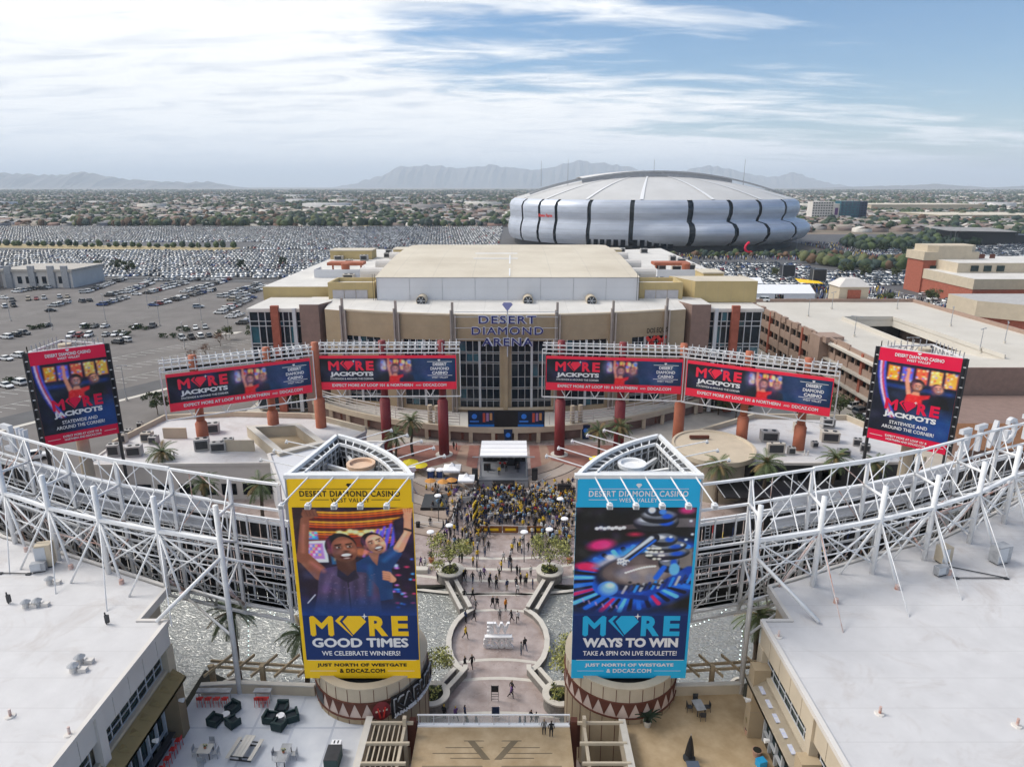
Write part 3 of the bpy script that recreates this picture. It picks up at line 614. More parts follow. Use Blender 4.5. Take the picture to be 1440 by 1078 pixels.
MB().wall([(x, ring_y(x)) for x in RX], 2.0, 3.15, .5).build('parapet', M['cream'], dk)
MB().wall([(x, ring_y(x) + 1.2) for x in RX], -.3, 2.0, .3).build('recessed_wall', M['mauve'], dk)
for i in range(1, 40, 2): MB().box((RX[i], ring_y(RX[i]) + .1, .9), (.8, .5, 2.3)).build('pier', M['cream'], dk)
for k, i in enumerate(range(4, 38, 3)):
    x = RX[i] + .6; MB().box((x, ring_y(x) - .1, 1.1), (.5, .06, 1.4)).build('cut_out_figure', M['brown'], dk)
for z in (3.7, 4.3, 4.9, 5.5):
    MB().wall([(x, ring_y(x) + .9) for x in RX if x < -9.2 or False], z - .09, z + .09, .12).build('rail', M['palewall'], dk)
    MB().wall([(x, ring_y(x) + .9) for x in RX if x > 7.8], z - .09, z + .09, .12).build('rail', M['palewall'], dk)
for i in range(0, 41, 2):
    if RX[i] < -9 or RX[i] > 7.5: MB().box((RX[i], ring_y(RX[i]) + 1.0, 4.4), (.12, .12, 2.6)).build('rail_post', M['palewall'], dk)
for x in (-17, 12.5, 14.2, -15.5): MB().cyl((x, ring_y(x) + 1.8, 2.8), (x, ring_y(x) + 1.8, 6.6), .5, .5, 12).build('bollard_column', M['cream'], dk)
t = thing('led_screen', 'long black LED screen with blue logo panels below the arena windows', 'screen', (AX, 131, 3))
sx0, sx1 = -8.9, 6.6
MB().bx(sx0, sx1, 130.6, 131, 3.1, 6.6).build('housing', M['black'], t)
for a in (sx0 + .1, sx1 - 5.4):
    MB().bx(a, a + 5.2, 130.55, 130.597, 3.75, 6.4).build('picture', M['navy'], t); MB().bx(a, a + 5.2, 130.55, 130.597, 3.2, 3.7).build('blue_strip', mat('strip_blue', s2l((.1, .45, .8)), .5), t)
    m = MB(); m.cyl((a + 1.2, 130.54, 5.4), (a + 1.2, 130.5, 5.4), .55, .55, 10); m.build('emblem', mat('emblem_blue', s2l((.2, .5, .9)), .5), t)
    MB().bx(a + .3, a + 2.1, 130.5, 130.54, 4.2, 4.5).build('caption', mat('emblem_blue', (0, 0, 0)), t)
    for k in range(3): MB().bx(a + 2.9 + k * .7, a + 3.4 + k * .7, 130.5, 130.54, 4.2 + .2 * k, 6.1).build('figure', mat('fig%d' % k, ((.5, .08, .05), (.35, .2, .4), (.6, .3, .12))[k], .6), t)
for x, lb in ((AX + .7, 'blue banner with a round emblem hanging at the centre of the arena terrace'), (15.2, 'tall blue banner right of the stage on the arena terrace')):
    t = thing('banner', lb, 'banner', (x, ring_y(x) - .5, 0)); y = ring_y(x) - .45
    m = MB(); m.add([(x - .9, y, 2.9), (x + .9, y, 2.9), (x + .65, y, -.2), (x - .65, y, -.2)], [(0, 3, 2, 1)]); m.add([(x - .9, y + .05, 2.9), (x + .9, y + .05, 2.9), (x + .65, y + .05, -.2), (x - .65, y + .05, -.2)], [(0, 1, 2, 3)]); m.build('cloth', M['navy'], t)
    MB().cyl((x, y - .02, 1.7), (x, y - .06, 1.7), .5, .5, 12).build('emblem', mat('emblem_blue', (0, 0, 0)), t)

SX, SY, RXa, RYa = 127.5, 662., 130.5, 124.
st = thing('stadium', 'huge silver domed stadium with dark vertical slots beyond the arena', 'stadium', (SX, SY, 0))
def spt(phi, r, z):
    c, s = math.cos(phi), math.sin(phi); e = .86
    return (SX + RXa * r * math.copysign(abs(c) ** e, c), SY + RYa * r * math.copysign(abs(s) ** e, s), z)
def slot_phi(u, z=38, r=1.0):
    best = None
    for i in range(3600):
        ph = math.pi + math.pi * i / 3600; p = spt(ph, r, z); d = p[1] * C_ + (CH - z) * S_; uu = 720 + FPX * p[0] / d
        nrm = (p[0] - SX) * 0 - 1
        if best is None or abs(uu - u) < best[0]:
            best = (abs(uu - u), ph)
    return best[1]
def lobes(ph):                                  # the right front has a lower bulging lobe
    d = (math.degrees(ph) % 360); return max(0., min(1., (d - 262) / 14)) * max(0., min(1., (356 - d) / 10))
def profile(ph):
    k = lobes(ph)
    return [(.965, 0), (.965, 5.2), (.985 + .0 * k, 5.3), (1.0 + .04 * k, 8.5), (1.005 + .065 * k, 14), (1.0 + .065 * k, 18.5), (.992 + .045 * k, 21.8), (.988 - .014 * k, 23.6), (.990 - .012 * k, 26.0), (.992, 29), (.994, 34), (.982, 37.6), (.955, 39.8)]
ph_slots = [slot_phi(u) for u in (733, 757, 781, 828, 889, 973, 1030, 1072, 1108)]
allp = sorted(ph_slots + [math.radians(a) for a in (8, 30, 52, 75, 98, 120, 142, 163)]); 
dphs = .0125
def seg(ph0, ph1, nseg, prof_fn, m, nm, flip=False, r0=0):
    mb = MB(); rows = len(prof_fn(ph0)); P = []
    for j in range(nseg + 1):
        ph = ph0 + (ph1 - ph0) * j / nseg
        for r, z in prof_fn(ph): P.append(spt(ph, r - r0, z))
    F = []
    for j in range(nseg):
        for i in range(rows - 1): a = j * rows + i; F.append((a, a + rows, a + rows + 1, a + 1))
    mb.add(P, F); return mb.build(nm, m, st, smooth=True)
al = M['alum']
for i, p in enumerate(allp):
    q = allp[(i + 1) % len(allp)]
    if q < p: q += 2 * math.pi
    lean = .0
    seg(p + dphs, q - dphs, 10, lambda ph: profile(ph)[2:], al, 'wall_panel')
    seg(p - dphs * 1.15, p + dphs * 1.15, 2, lambda ph: [(r - .012, z) for r, z in profile(ph)], M['glass'], 'glass_slot')
mb = MB(); 
seg(0, 2 * math.pi, 96, lambda ph: [(.958, 0), (.958, 5.4)], M['dark'], 'base_glazing')
for k, u in enumerate((828, 838, 847, 856, 866, 876, 893, 903, 913, 923, 933, 943)):
    ph = slot_phi(u, 8, 1.0); a = Vector(spt(ph - .004, 1.003, 10.0)); b = Vector(spt(ph + .004, 1.003, 10.0))
    d = (b - a); d.z = 0; d.normalize(); m = MB(); m.add([a - d * 1.3, b + d * 1.3, b + d * 1.3 + Vector((0, 0, -6.5)), a - d * 1.3 + Vector((0, 0, -6.5))], [(0, 1, 2, 3), (3, 2, 1, 0)]); m.build('door', M['glass'], st)
def dome_z(r): return 39.8 + 20.5 * (1 - (r / .955) ** 1.9)
NR = 8; ND = 72
for i in range(18):
    mb = MB(); P = []; a0, a1 = 2 * math.pi * i / 18, 2 * math.pi * (i + 1) / 18
    for j in range(5):
        ph = a0 + (a1 - a0) * j / 4
        for k in range(NR + 1): r = .955 - (.955 - .30) * k / NR; P.append(spt(ph, r, dome_z(r)))
    mb.add(P, [(j * (NR + 1) + k, (j + 1) * (NR + 1) + k, (j + 1) * (NR + 1) + k + 1, j * (NR + 1) + k + 1) for j in range(4) for k in range(NR)])
    mb.build('roof_panel', mat('stadium_roof', (.46, .455, .45), .6, c2=(.56, .555, .55), scale=.03), st, smooth=True)
    w = .011; mb = MB(); P = []
    for ph in (a0 - w, a0 + w):
        for k in range(NR + 1): r = .955 - (.955 - .30) * k / NR; p = spt(ph if k < NR else (a0 + (ph - a0) * 2), r, dome_z(r) + .5); P.append(p)
    mb.add(P, [(k, NR + 1 + k, NR + 2 + k, k + 1) for k in range(NR)]); mb.build('roof_strip', M['steel'], st)
P = []; mb = MB()
def crown(u_, v_): return (SX + u_, SY + v_, 57.6 + 6.2 * (1 - (u_ / 70) ** 2) - 1.5 * abs(v_) / 36)
for i in range(17):
    for j in range(7): P.append(crown(-66 + 132 * i / 16, -36 + 72 * j / 6))
mb.add(P, [(i * 7 + j, (i + 1) * 7 + j, (i + 1) * 7 + j + 1, i * 7 + j + 1) for i in range(16) for j in range(6)])
mb.build('retractable_roof', M['fabric'], st, smooth=True)
mb = MB(); P = []
for i in range(17):
    x_, y_, z_ = crown(-66 + 132 * i / 16, -36); P += [(x_, y_, z_), (x_, y_, 50.)]
mb.add(P, [(2 * i, 2 * i + 1, 2 * i + 3, 2 * i + 2) for i in range(16)]); mb.build('roof_fascia', mat('fascia_grey', (.36, .37, .40), .6), st)
for v_ in (-37, 37):
    m = MB(); pr_ = None
    for i in range(25):
        u_ = -112 + 224 * i / 24; z_ = 42 + 20.5 * (1 - (u_ / 116) ** 2); p = Vector((SX + u_, SY + v_, z_))
        if pr_ is not None: m.bar(pr_, p, 1.3, 1.3)
        pr_ = p
    m.build('roof_truss', M['steelg'], st)
for x_, y_ in ((SX - 78, SY - 30), (SX, SY - 20), (SX + 78, SY - 30), (SX - 100, SY + 10)):
    MB().cyl((x_, y_, 50), (x_, y_, 73), .3, .15, 6).build('mast', M['steelg'], st)
for u, z, lb, w in ((762, 26, 'left', 15), (1118, 17, 'right', 20)):
    ph = slot_phi(u, z, 1.05); p = Vector(spt(ph, 1.012 if w == 15 else 1.052, z)); q = Vector(spt(ph + .02, 1.012 if w == 15 else 1.052, z)); Rv = (q - p).normalized()
    t = thing('stadium_sign', 'red lettering on the %s end of the silver stadium wall' % lb, 'sign', p)
    O = p - Rv * w / 2
    nn = Rv.cross(Vector((0, 0, 1)))
    put_text('letters', 'State Farm', M['redp'], t, O + nn * .8, Rv, (0, 0, 1), w=w, h=2.6, bold=.06, off=.5)
    put_text('letters', 'STADIUM', M['frame'], t, O + Rv * w * .2 - Vector((0, 0, 3.6)) + nn * .8, Rv, (0, 0, 1), w=w * .6, h=2.2, bold=.03, off=.5)
class Art:
    def __init__(s, w, h, asp):
        s.w, s.h, s.asp = w, h, asp
        ys, xs = np.mgrid[0:h, 0:w]; s.X = (xs + .5) / w; s.Y = (ys + .5) / h / asp * 1.0      # x 0..1, y 0..1/asp (down)
        s.I = np.zeros((h, w, 3)); s.px = 1.0 / w
    def mix(s, a, c):
        a = np.clip(a, 0, 1)[..., None]; s.I = s.I * (1 - a) + np.array(c) * a
    def ell(s, x, y, rx, ry, c, rot=0, soft=1.2, al=1., ring=0):
        dx, dy = s.X - x, s.Y - y; cr, sr = math.cos(rot), math.sin(rot); a, b = dx * cr + dy * sr, -dx * sr + dy * cr
        d = np.sqrt((a / rx) ** 2 + (b / ry) ** 2); e = soft * s.px / min(rx, ry)
        m = np.clip((1 - d) / e + .5, 0, 1)
        if ring: m = m * np.clip((d - (1 - ring)) / e + .5, 0, 1)
        s.mix(m * al, c)
    def cap(s, p, q, r, c, r2=None, soft=1.2, al=1.):
        r2 = r if r2 is None else r2; p, q = np.array(p), np.array(q); v = q - p; t = np.clip(((s.X - p[0]) * v[0] + (s.Y - p[1]) * v[1]) / (v @ v), 0, 1)
        d = np.hypot(s.X - p[0] - t * v[0], s.Y - p[1] - t * v[1]); s.mix(((r + (r2 - r) * t) - d) / (soft * s.px) * al + (.5 if al == 1 else 0), c) if al == 1 else s.mix(np.clip(((r + (r2 - r) * t) - d) / (soft * s.px) + .5, 0, 1) * al, c)
    def poly(s, pts, c, soft=1.2, al=1.):
        d = np.full(s.X.shape, 1e9); ins = np.zeros(s.X.shape, bool); n = len(pts)
        for i in range(n):
            (x0, y0), (x1, y1) = pts[i], pts[(i + 1) % n]; vx, vy = x1 - x0, y1 - y0
            t = np.clip(((s.X - x0) * vx + (s.Y - y0) * vy) / (vx * vx + vy * vy + 1e-12), 0, 1)
            d = np.minimum(d, np.hypot(s.X - x0 - t * vx, s.Y - y0 - t * vy))
            cnd = (y0 > s.Y) != (y1 > s.Y); xi = x0 + (s.Y - y0) / ((y1 - y0) if y1 != y0 else 1e-9) * vx; ins ^= cnd & (s.X < xi)
        sd_ = np.where(ins, d, -d); s.mix(np.clip(sd_ / (soft * s.px) + .5, 0, 1) * al, c)
    def grad(s, y0, y1, c0, c1, mask=None):
        t = np.clip((s.Y - y0) / (y1 - y0), 0, 1)[..., None]; g = np.array(c0) * (1 - t) + np.array(c1) * t
        m = (s.Y >= y0) & (s.Y <= y1)
        s.I[m] = g[m]
    def noise(s, n, amp):
        for _ in range(90): s.ell(random.random(), random.random() / s.asp, random.uniform(.01, .05), random.uniform(.01, .05), random.choice([(1, .95, .9), (0, 0, .05), (.6, .3, .8), (.1, .4, .9)]), random.uniform(0, 3), soft=12, al=.10)
        k = RNG.normal(0, amp, (s.h, s.w, 1)); s.I = np.clip(s.I + k, 0, 1)
def art_mesh(name, A, parent, O, R, U, w, h, off=.02, bend=0.):
    """grid of the print's own colours; O is the top left corner"""
    O, R, U = Vector(O), Vector(R).normalized(), Vector(U).normalized(); Nn = R.cross(U)
    H, Wd = A.h, A.w; ii, jj = np.meshgrid(np.arange(H + 1), np.arange(Wd + 1), indexing='ij')
    fx = jj.ravel() / Wd; fy = ii.ravel() / H
    bd = bend * (1 - (2 * fx - 1) ** 2)
    off0 = wloc(parent)
    V = (np.array(O - off0)[None] + np.outer(fx * w, np.array(R)) - np.outer(fy * h, np.array(U)) + np.outer(off + bd, np.array(Nn)))
    a = (ii[:-1, :-1] * (Wd + 1) + jj[:-1, :-1]).ravel(); F = np.stack([a + Wd + 1, a + Wd + 2, a + 1, a], 1)
    me = bpy.data.meshes.new(name); me.vertices.add(len(V)); me.vertices.foreach_set('co', V.ravel()); me.loops.add(F.size); me.loops.foreach_set('vertex_index', F.ravel().astype(np.int32))
    me.polygons.add(len(F)); me.polygons.foreach_set('loop_start', (np.arange(len(F)) * 4).astype(np.int32)); me.update(calc_edges=True)
    ca = me.color_attributes.new('print', 'FLOAT_COLOR', 'CORNER'); I = np.clip(A.I, 0, 1); Ln = np.where(I <= .04045, I / 12.92, ((I + .055) / 1.055) ** 2.4)
    Pd = np.pad(Ln, ((1, 1), (1, 1), (0, 0)), 'edge'); Vc = (Pd[:-1, :-1] + Pd[1:, :-1] + Pd[:-1, 1:] + Pd[1:, 1:]) / 4
    Vc = Vc.reshape(-1, 3)[F.ravel()]; Vc = np.clip(Vc * 1.5, 0, .9); ca.data.foreach_set('color', np.concatenate([Vc, np.ones((len(Vc), 1))], 1).ravel())
    me.materials.append(print_mat()); o = bpy.data.objects.new(name, me); COL.objects.link(o); o.parent = parent; return o
def print_mat():
    if 'print' in MATS: return MATS['print']
    m = bpy.data.materials.new('printed_vinyl'); m.use_nodes = True; t = m.node_tree; b = t.nodes['Principled BSDF']; b.inputs['Roughness'].default_value = .55
    v = t.nodes.new('ShaderNodeVertexColor'); v.layer_name = 'print'; t.links.new(v.outputs[0], b.inputs['Base Color']); MATS['print'] = m; return m
def face(A, x, y, r, skin, hair, tilt=0., mouth=True, hairtop=True, look=1):
    dk = tuple(c * .55 for c in skin); lt = tuple(min(1, c * 1.25 + .04) for c in skin); c_, s_ = math.cos(tilt), math.sin(tilt)
    def q(a, b): return (x + (a * c_ - b * s_) * r, y + (a * s_ + b * c_) * r)
    A.ell(*q(-.12 * look, -.2), r * 1.02, r * 1.12, hair, tilt)
    A.ell(*q(0.05 * look, .12), r * .84, r * 1.12, skin, tilt); A.ell(*q(.3 * look, .0), r * .42, r * .7, lt, tilt, soft=7, al=.6)
    A.ell(*q(-.95 * look, .15), r * .16, r * .25, dk, tilt); A.ell(*q(-.55 * look, .5), r * .4, r * .7, dk, tilt, soft=8, al=.55)
    A.ell(*q(.1 * look, -.55), r * .42, r * .16, lt, tilt, soft=6, al=.8); A.ell(*q(.55 * look, .32), r * .22, r * .2, lt, tilt, soft=6, al=.9); A.ell(*q(-.2 * look, .4), r * .2, r * .18, lt, tilt, soft=6, al=.5); A.ell(*q(0, 1.15), r * .6, r * .16, dk, tilt, soft=5, al=.8)
    A.ell(*q(-.85 * look, -.35), r * .14, r * .6, (.75, .25, .5), tilt, soft=6, al=.45); A.ell(*q(.1 * look, .62), r * .58, r * .42, dk, tilt, soft=6, al=.4)
    for e in (-.28, .42): A.ell(*q(e, -.1), r * .24, r * .16, dk, tilt, soft=5, al=.7); A.ell(*q(e, -.12), r * .14, r * .06, (.9, .88, .85), tilt); A.ell(*q(e + .03, -.12), r * .08, r * .07, (.06, .03, .02), tilt); A.cap(q(e - .18, -.32), q(e + .18, -.36), r * .05, (.05, .03, .02))
    A.cap(q(.1 * look, -.1), q(.2 * look, .22), r * .07, lt, soft=3); A.ell(*q(.15 * look, .27), r * .18, r * .09, dk, tilt, soft=3)
    if mouth:
        A.ell(*q(.1 * look, .68), r * .40, r * .30, (.25, .05, .04), tilt); A.ell(*q(.1 * look, .58), r * .33, r * .12, (.96, .95, .92), tilt); A.ell(*q(.1 * look, .86), r * .22, r * .06, (.9, .88, .85), tilt, al=.7)
def art_winners():
    A = Art(190, 250, .80); H = 1.25; A.I[:] = (.12, .07, .13)
    for k in range(15):                                # rippling amber ceiling
        y0 = .01 + k * .028; c = [(1, .62, .12), (.92, .40, .06), (.75, .24, .05), (.35, .10, .05)][k % 4]
        for j in range(16): x0 = j / 16; A.cap((x0, y0 + .05 * math.sin(x0 * 3 + .4) - .04 * x0 * (k / 14)), (x0 + .07, y0 + .05 * math.sin((x0 + .07) * 3 + .4) - .04 * x0 * (k / 14)), .009, c, soft=2)
    A.poly([(.0, .0), (.12, .0), (.1, .6), (0, .6)], (.16, .09, .10), soft=4)
    for i in range(9): A.ell(.38 + i * .045, .28 + .02 * math.sin(i * 2), .028, .024, (1, .90, .62), soft=4)
    A.poly([(.1, .33), (.62, .35), (.62, .44), (.1, .42)], (.45, .16, .06), soft=5)
    A.poly([(.08, .27), (.19, .27), (.2, .36), (.07, .36)], (.25, .5, .85), soft=3)
    for i in range(14): A.ell(.1 + .02 * (i % 5), .285 + .016 * (i // 5 * 1.4), .012, .01, [(.9, .3, .6), (.3, .9, .9), (.9, .9, .5)][i % 3], soft=3)
    A.poly([(.06, .38), (.26, .37), (.27, .62), (.1, .62)], (.82, .84, .9)); A.poly([(.09, .41), (.23, .40), (.24, .58), (.11, .58)], (.68, .45, .72), soft=3)
    for i in range(22): A.ell(.11 + .022 * (i % 5), .43 + .034 * (i // 5), .013, .012, [(.9, .25, .5), (.95, .8, .9), (.35, .5, .95), (.98, .75, .4)][i % 4], soft=3)
    A.poly([(.28, .42), (.40, .42), (.44, .64), (.30, .64)], (.10, .45, .70), soft=3); A.poly([(.31, .46), (.36, .46), (.37, .6), (.32, .6)], (.92, .88, .7), soft=4)
    for i in range(7):                                 # purple machines at right
        x0 = .60 + i * .055; A.cap((x0 + .05, .10 + (6 - i) * .03), (x0 - .03, .55), .012, (.42, .30, .85), soft=3); A.cap((x0 + .075, .12 + (6 - i) * .03), (x0 + .02, .6), .010, (.15, .35, .9), soft=3)
        A.ell(x0, .5 + .04 * (i % 3), .022, .022, (.95, .45, .6), soft=5); A.ell(x0 + .02, .66, .02, .02, (.7, .8, 1), soft=5)
    A.ell(.55, .50, .06, .05, (.95, .55, .3), soft=8, al=.7); A.poly([(.83, .15), (1, .05), (1, .9), (.88, .9)], (.10, .05, .14), soft=4)
    for i in range(22): A.ell(.80 + .19 * random.random(), .55 + .62 * random.random(), .012 + .01 * random.random(), .010, random.choice([(.9, .2, .4), (.2, .4, .95), (.85, .5, .9), (.3, .7, 1)]), soft=3)
    sk2 = (.85, .58, .45); A.poly([(.47, .80), (.50, .62), (.60, .55), (.68, .57), (.82, .42), (.90, .52), (.80, .70), (.80, 1.05), (.55, 1.1)], (.06, .20, .38)); A.cap((.87, .46), (.95, .28), .045, sk2, .03); A.cap((.95, .28), (.955, .12), .032, sk2, .03); A.ell(.955, .10, .035, .05, sk2)
    for i in range(4): A.cap((.935 + i * .016, .08), (.925 + i * .022, .02), .008, sk2)
    A.cap((.93, .24), (.98, .26), .012, (.1, .08, .08)); A.poly([(.60, .50), (.70, .52), (.68, .66), (.64, .60)], (.60, .37, .28)); face(A, .67, .40, .098, sk2, (.08, .05, .04), -.35)
    A.cap((.76, .76), (.80, .82), .035, sk2); 
    for i in range(4): A.cap((.73, .73 + i * .027), (.78, .745 + i * .027), .013, (.74, .50, .38)); A.cap((.735, .745 + i * .027), (.78, .758 + i * .027), .002, (.4, .22, .16))
    sk1 = (.50, .29, .21); A.cap((.20, .76), (.055, .55), .075, sk1, .06); A.cap((.05, .58), (.10, .14), .050, sk1, .038); A.cap((.035, .5), (.085, .16), .012, (.52, .32, .25), soft=5, al=.5)
    A.ell(.135, .075, .06, .052, sk1); 
    for i in range(4): A.cap((.10 + i * .028, .035), (.115 + i * .028, .095), .015, (.44, .26, .20)); A.cap((.112 + i * .028, .035), (.126 + i * .028, .09), .002, (.15, .07, .05))
    A.poly([(.17, .82), (.20, .70), (.34, .66), (.44, .72), (.58, .74), (.68, .92), (.70, 1.25), (.10, 1.25), (.15, 1.0)], (.25, .20, .31))
    for i in range(9): A.cap((.24 + i * .05, .78), (.20 + i * .055, 1.1), .012, (.12, .09, .17) if i % 2 else (.36, .29, .42), soft=8, al=.6)
    A.cap((.30, .74), (.22, .95), .03, (.42, .33, .48), soft=10, al=.6); A.cap((.42, .84), (.43, 1.2), .006, (.1, .08, .13)); A.cap((.06, .5), (.085, .2), .014, (.80, .50, .42), soft=6, al=.5); A.cap((.12, .62), (.22, .72), .02, (.75, .45, .36), soft=7, al=.6)
    A.cap((.62, .66), (.60, 1.0), .02, (.12, .34, .55), soft=8, al=.7); A.cap((.74, .60), (.84, .50), .02, (.14, .38, .6), soft=8, al=.7); A.cap((.86, .44), (.935, .28), .012, (.98, .78, .65), soft=5, al=.6)
    for i in range(60): x0 = .2 + .45 * random.random(); y0 = .74 + .45 * random.random(); A.ell(x0, y0, .004, .004, (.46, .38, .5), soft=2)
    A.poly([(.33, .58), (.50, .58), (.50, .73), (.42, .80), (.34, .70)], (.28, .15, .11)); A.poly([(.34, .69), (.42, .78), (.49, .70), (.52, .80), (.42, .86), (.33, .78)], (.12, .09, .16)); face(A, .40, .46, .132, sk1, (.06, .04, .04), -.12)
    t = np.clip((A.Y - .98) / .26, 0, 1)[..., None]; A.I = A.I * (1 - t) + np.array((.02, .18, .42)) * t
    A.cap((.06, 1.10), (.13, 1.0), .004, (.9, .92, .95)); A.noise(0, .012); return A
def art_roulette():
    A = Art(190, 250, .80); A.I[:] = (.05, .06, .07)
    A.ell(.56, .78, .66, .40, (.03, .20, .55), -.35, soft=14); A.ell(.55, .76, .58, .34, (.06, .36, .80), -.35, soft=10, ring=.35)
    for i in range(44):
        a = i * 2 * math.pi / 44; c = [(.08, .40, .85), (.02, .05, .14), (.35, .70, .98), (.03, .05, .12), (.75, .10, .35) if i < 30 else (.2, .5, .9), (.03, .06, .18)][i % 6]
        p = []
        for r in (.40, .62):
            x0, y0 = r * math.cos(a), r * .58 * math.sin(a); cr, sr = math.cos(-.35), math.sin(-.35); p.append((.53 + x0 * cr - y0 * sr, .80 + x0 * sr + y0 * cr))
        A.cap(p[0], p[1], .014, c, .022, soft=2)
    A.ell(.22, .42, .11, .06, (.85, .15, .45), -.2, soft=9); A.ell(.10, .66, .10, .04, (.88, .12, .35), 0, soft=7); A.ell(.50, .30, .05, .02, (.8, .15, .3), 0, soft=7)
    A.ell(.50, .50, .13, .06, (.25, .6, .9), -.3, soft=9); A.ell(.30, .62, .13, .05, (.62, .62, .68), -.4, soft=9); A.ell(.30, .56, .04, .03, (.9, .9, .95), 0, soft=6)
    A.ell(.63, .72, .46, .22, (.06, .10, .20), -.2, soft=5); A.ell(.62, .70, .40, .18, (.35, .30, .30), -.15, soft=5); A.ell(.58, .76, .22, .11, (.52, .47, .46), -.1, soft=6)
    A.poly([(.80, .52), (1, .45), (1, .75), (.82, .80)], (.45, .42, .40), soft=6); A.poly([(.84, .66), (1, .72), (1, .78), (.84, .72)], (.05, .06, .08), soft=3)
    A.cap((.98, .72), (.60, 1.02), .055, (.03, .22, .60), .03, soft=4); A.cap((.62, 1.04), (.24, .98), .03, (.03, .16, .45), .02, soft=4)
    for i in range(12): A.cap((.42 + i * .05, .98 - (i * .016) ** 1.2), (.45 + i * .05, .90 - (i * .018) ** 1.2), .012, [(.65, .65, .66), (.05, .15, .4), (.1, .5, .9)][i % 3], soft=2)
    g = lambda x, y, rx, ry, rot=0.: (A.ell(x, y, rx, ry, (.09, .10, .13), rot), A.ell(x, y - ry * .25, rx * .93, ry * .62, (.42, .44, .48), rot, soft=3), A.ell(x - rx * .3, y - ry * .35, rx * .4, ry * .25, (.90, .92, .96), rot, soft=4), A.ell(x + rx * .45, y, rx * .3, ry * .35, (.06, .30, .75), rot, soft=4))
    A.poly([(.86, .12), (1, .12), (1, .22), (.84, .22)], (.35, .33, .34), soft=3); A.cap((.22, .24), (.62, .20), .022, (.30, .26, .27), .03, soft=2)
    for i in range(8): A.ell(.18 + i * .032, .235 - .01 * (i % 2), .018, .018, (.93, .93, .95), soft=2)
    g(.80, .62, .09, .12); g(.78, .52, .19, .075, -.1); g(.77, .44, .17, .07, -.1); g(.74, .36, .12, .08); g(.67, .17, .19, .10, -.05); g(.69, .10, .15, .08); A.ell(.66, .04, .09, .06, (.12, .14, .18)); A.ell(.63, .03, .03, .035, (.85, .9, 1), soft=3); A.ell(.72, .05, .03, .03, (.25, .5, .9), soft=3)
    A.cap((.66, .34), (.42, .60), .050, (.10, .11, .15), .035); A.cap((.64, .34), (.41, .58), .020, (.75, .78, .84), .012, soft=3); A.cap((.67, .37), (.45, .61), .012, (.1, .4, .85), .008, soft=3)
    for i in range(7): A.ell(.38 + .022 * (i % 4), .59 + .03 * (i // 2) * .6, .020, .020, (.86, .88, .92), soft=2); A.ell(.385 + .022 * (i % 4), .60 + .03 * (i // 2) * .6, .009, .009, (.1, .14, .25), soft=2)
    for i in range(14): A.ell(.62 + .03 * (i % 5) + .01 * math.sin(i), .46 + .04 * (i // 4), .018, .013, (.88, .87, .80), soft=2)
    for i in range(12): A.ell(.44 + i * .022, .74 - .075 * math.sin(i / 11 * 1.5), .013, .011, (.93, .92, .86), soft=1.5)
    for i in range(9): A.ell(.48 + i * .035, .88 - .0016 * (i - 4) ** 2 + .02 * (i % 2), .016, .014, (.14, .14, .17), soft=2)
    for x0, y0 in ((.90, .42), (.93, .36), (.80, .33), (.98, .30), (.96, .15)): A.ell(x0, y0, .014, .014, (.8, .85, .9), soft=2)
    A.ell(.85, .70, .045, .07, (.35, .65, .95), soft=3); A.cap((.70, .80), (.76, .68), .025, (.06, .35, .8), soft=3); A.ell(.92, .03, .06, .04, (.75, .15, .4), soft=7)
    A.ell(.29, .93, .088, .088, (.18, .42, .80)); A.ell(.30, .92, .07, .07, (.45, .66, .95), soft=9); A.ell(.31, .89, .035, .03, (.75, .88, 1), soft=6)
    for i, ch in enumerate(((.08, 1.05), (.13, 1.07), (.19, 1.09), (.25, 1.11), (.32, 1.12), (.37, 1.13))): A.cap(ch, (ch[0] + .012, ch[1] + .035), .005, (.8, .6, .75), soft=2.5)
    t = np.clip((A.Y - 1.14) / .11, 0, 1)[..., None]; A.I = A.I * (1 - t) + np.array((.02, .17, .42)) * t; A.noise(0, .012); return A
def couple(A, x, y, s):
    """woman in red with a raised arm and man in a dark jacket"""
    w, m = (.86, .54, .42), (.78, .52, .40)
    A.poly([(x + .10 * s, y + .62 * s), (x + .14 * s, y + .36 * s), (x + .30 * s, y + .28 * s), (x + .46 * s, y + .34 * s), (x + .55 * s, y + .62 * s)], (.03, .04, .06)); face(A, x + .26 * s, y + .10 * s, .105 * s, m, (.04, .03, .03), -.2)
    A.cap((x - .28 * s, y + .36 * s), (x - .36 * s, y - .02 * s), .05 * s, w, .04 * s); A.cap((x - .36 * s, y - .02 * s), (x - .35 * s, y - .28 * s), .04 * s, w, .03 * s); A.ell(x - .35 * s, y - .31 * s, .04 * s, .05 * s, w)
    A.ell(x - .14 * s, y + .08 * s, .15 * s, .17 * s, (.05, .03, .03)); A.poly([(x - .36 * s, y + .62 * s), (x - .32 * s, y + .38 * s), (x - .20 * s, y + .32 * s), (x - .04 * s, y + .34 * s), (x + .14 * s, y + .30 * s), (x + .12 * s, y + .40 * s), (x + .0 * s, y + .46 * s), (x + .0 * s, y + .62 * s)], (.80, .08, .10)); A.poly([(x - .2 * s, y + .26 * s), (x - .08 * s, y + .26 * s), (x - .06 * s, y + .36 * s), (x - .24 * s, y + .36 * s)], w)
    face(A, x - .14 * s, y + .11 * s, .10 * s, w, (.05, .03, .03), .1)
    for i in range(12): A.ell(x - .3 * s + .3 * s * random.random(), y + .38 * s + .2 * s * random.random(), .012 * s, .012 * s, (.95, .25, .25), soft=2)
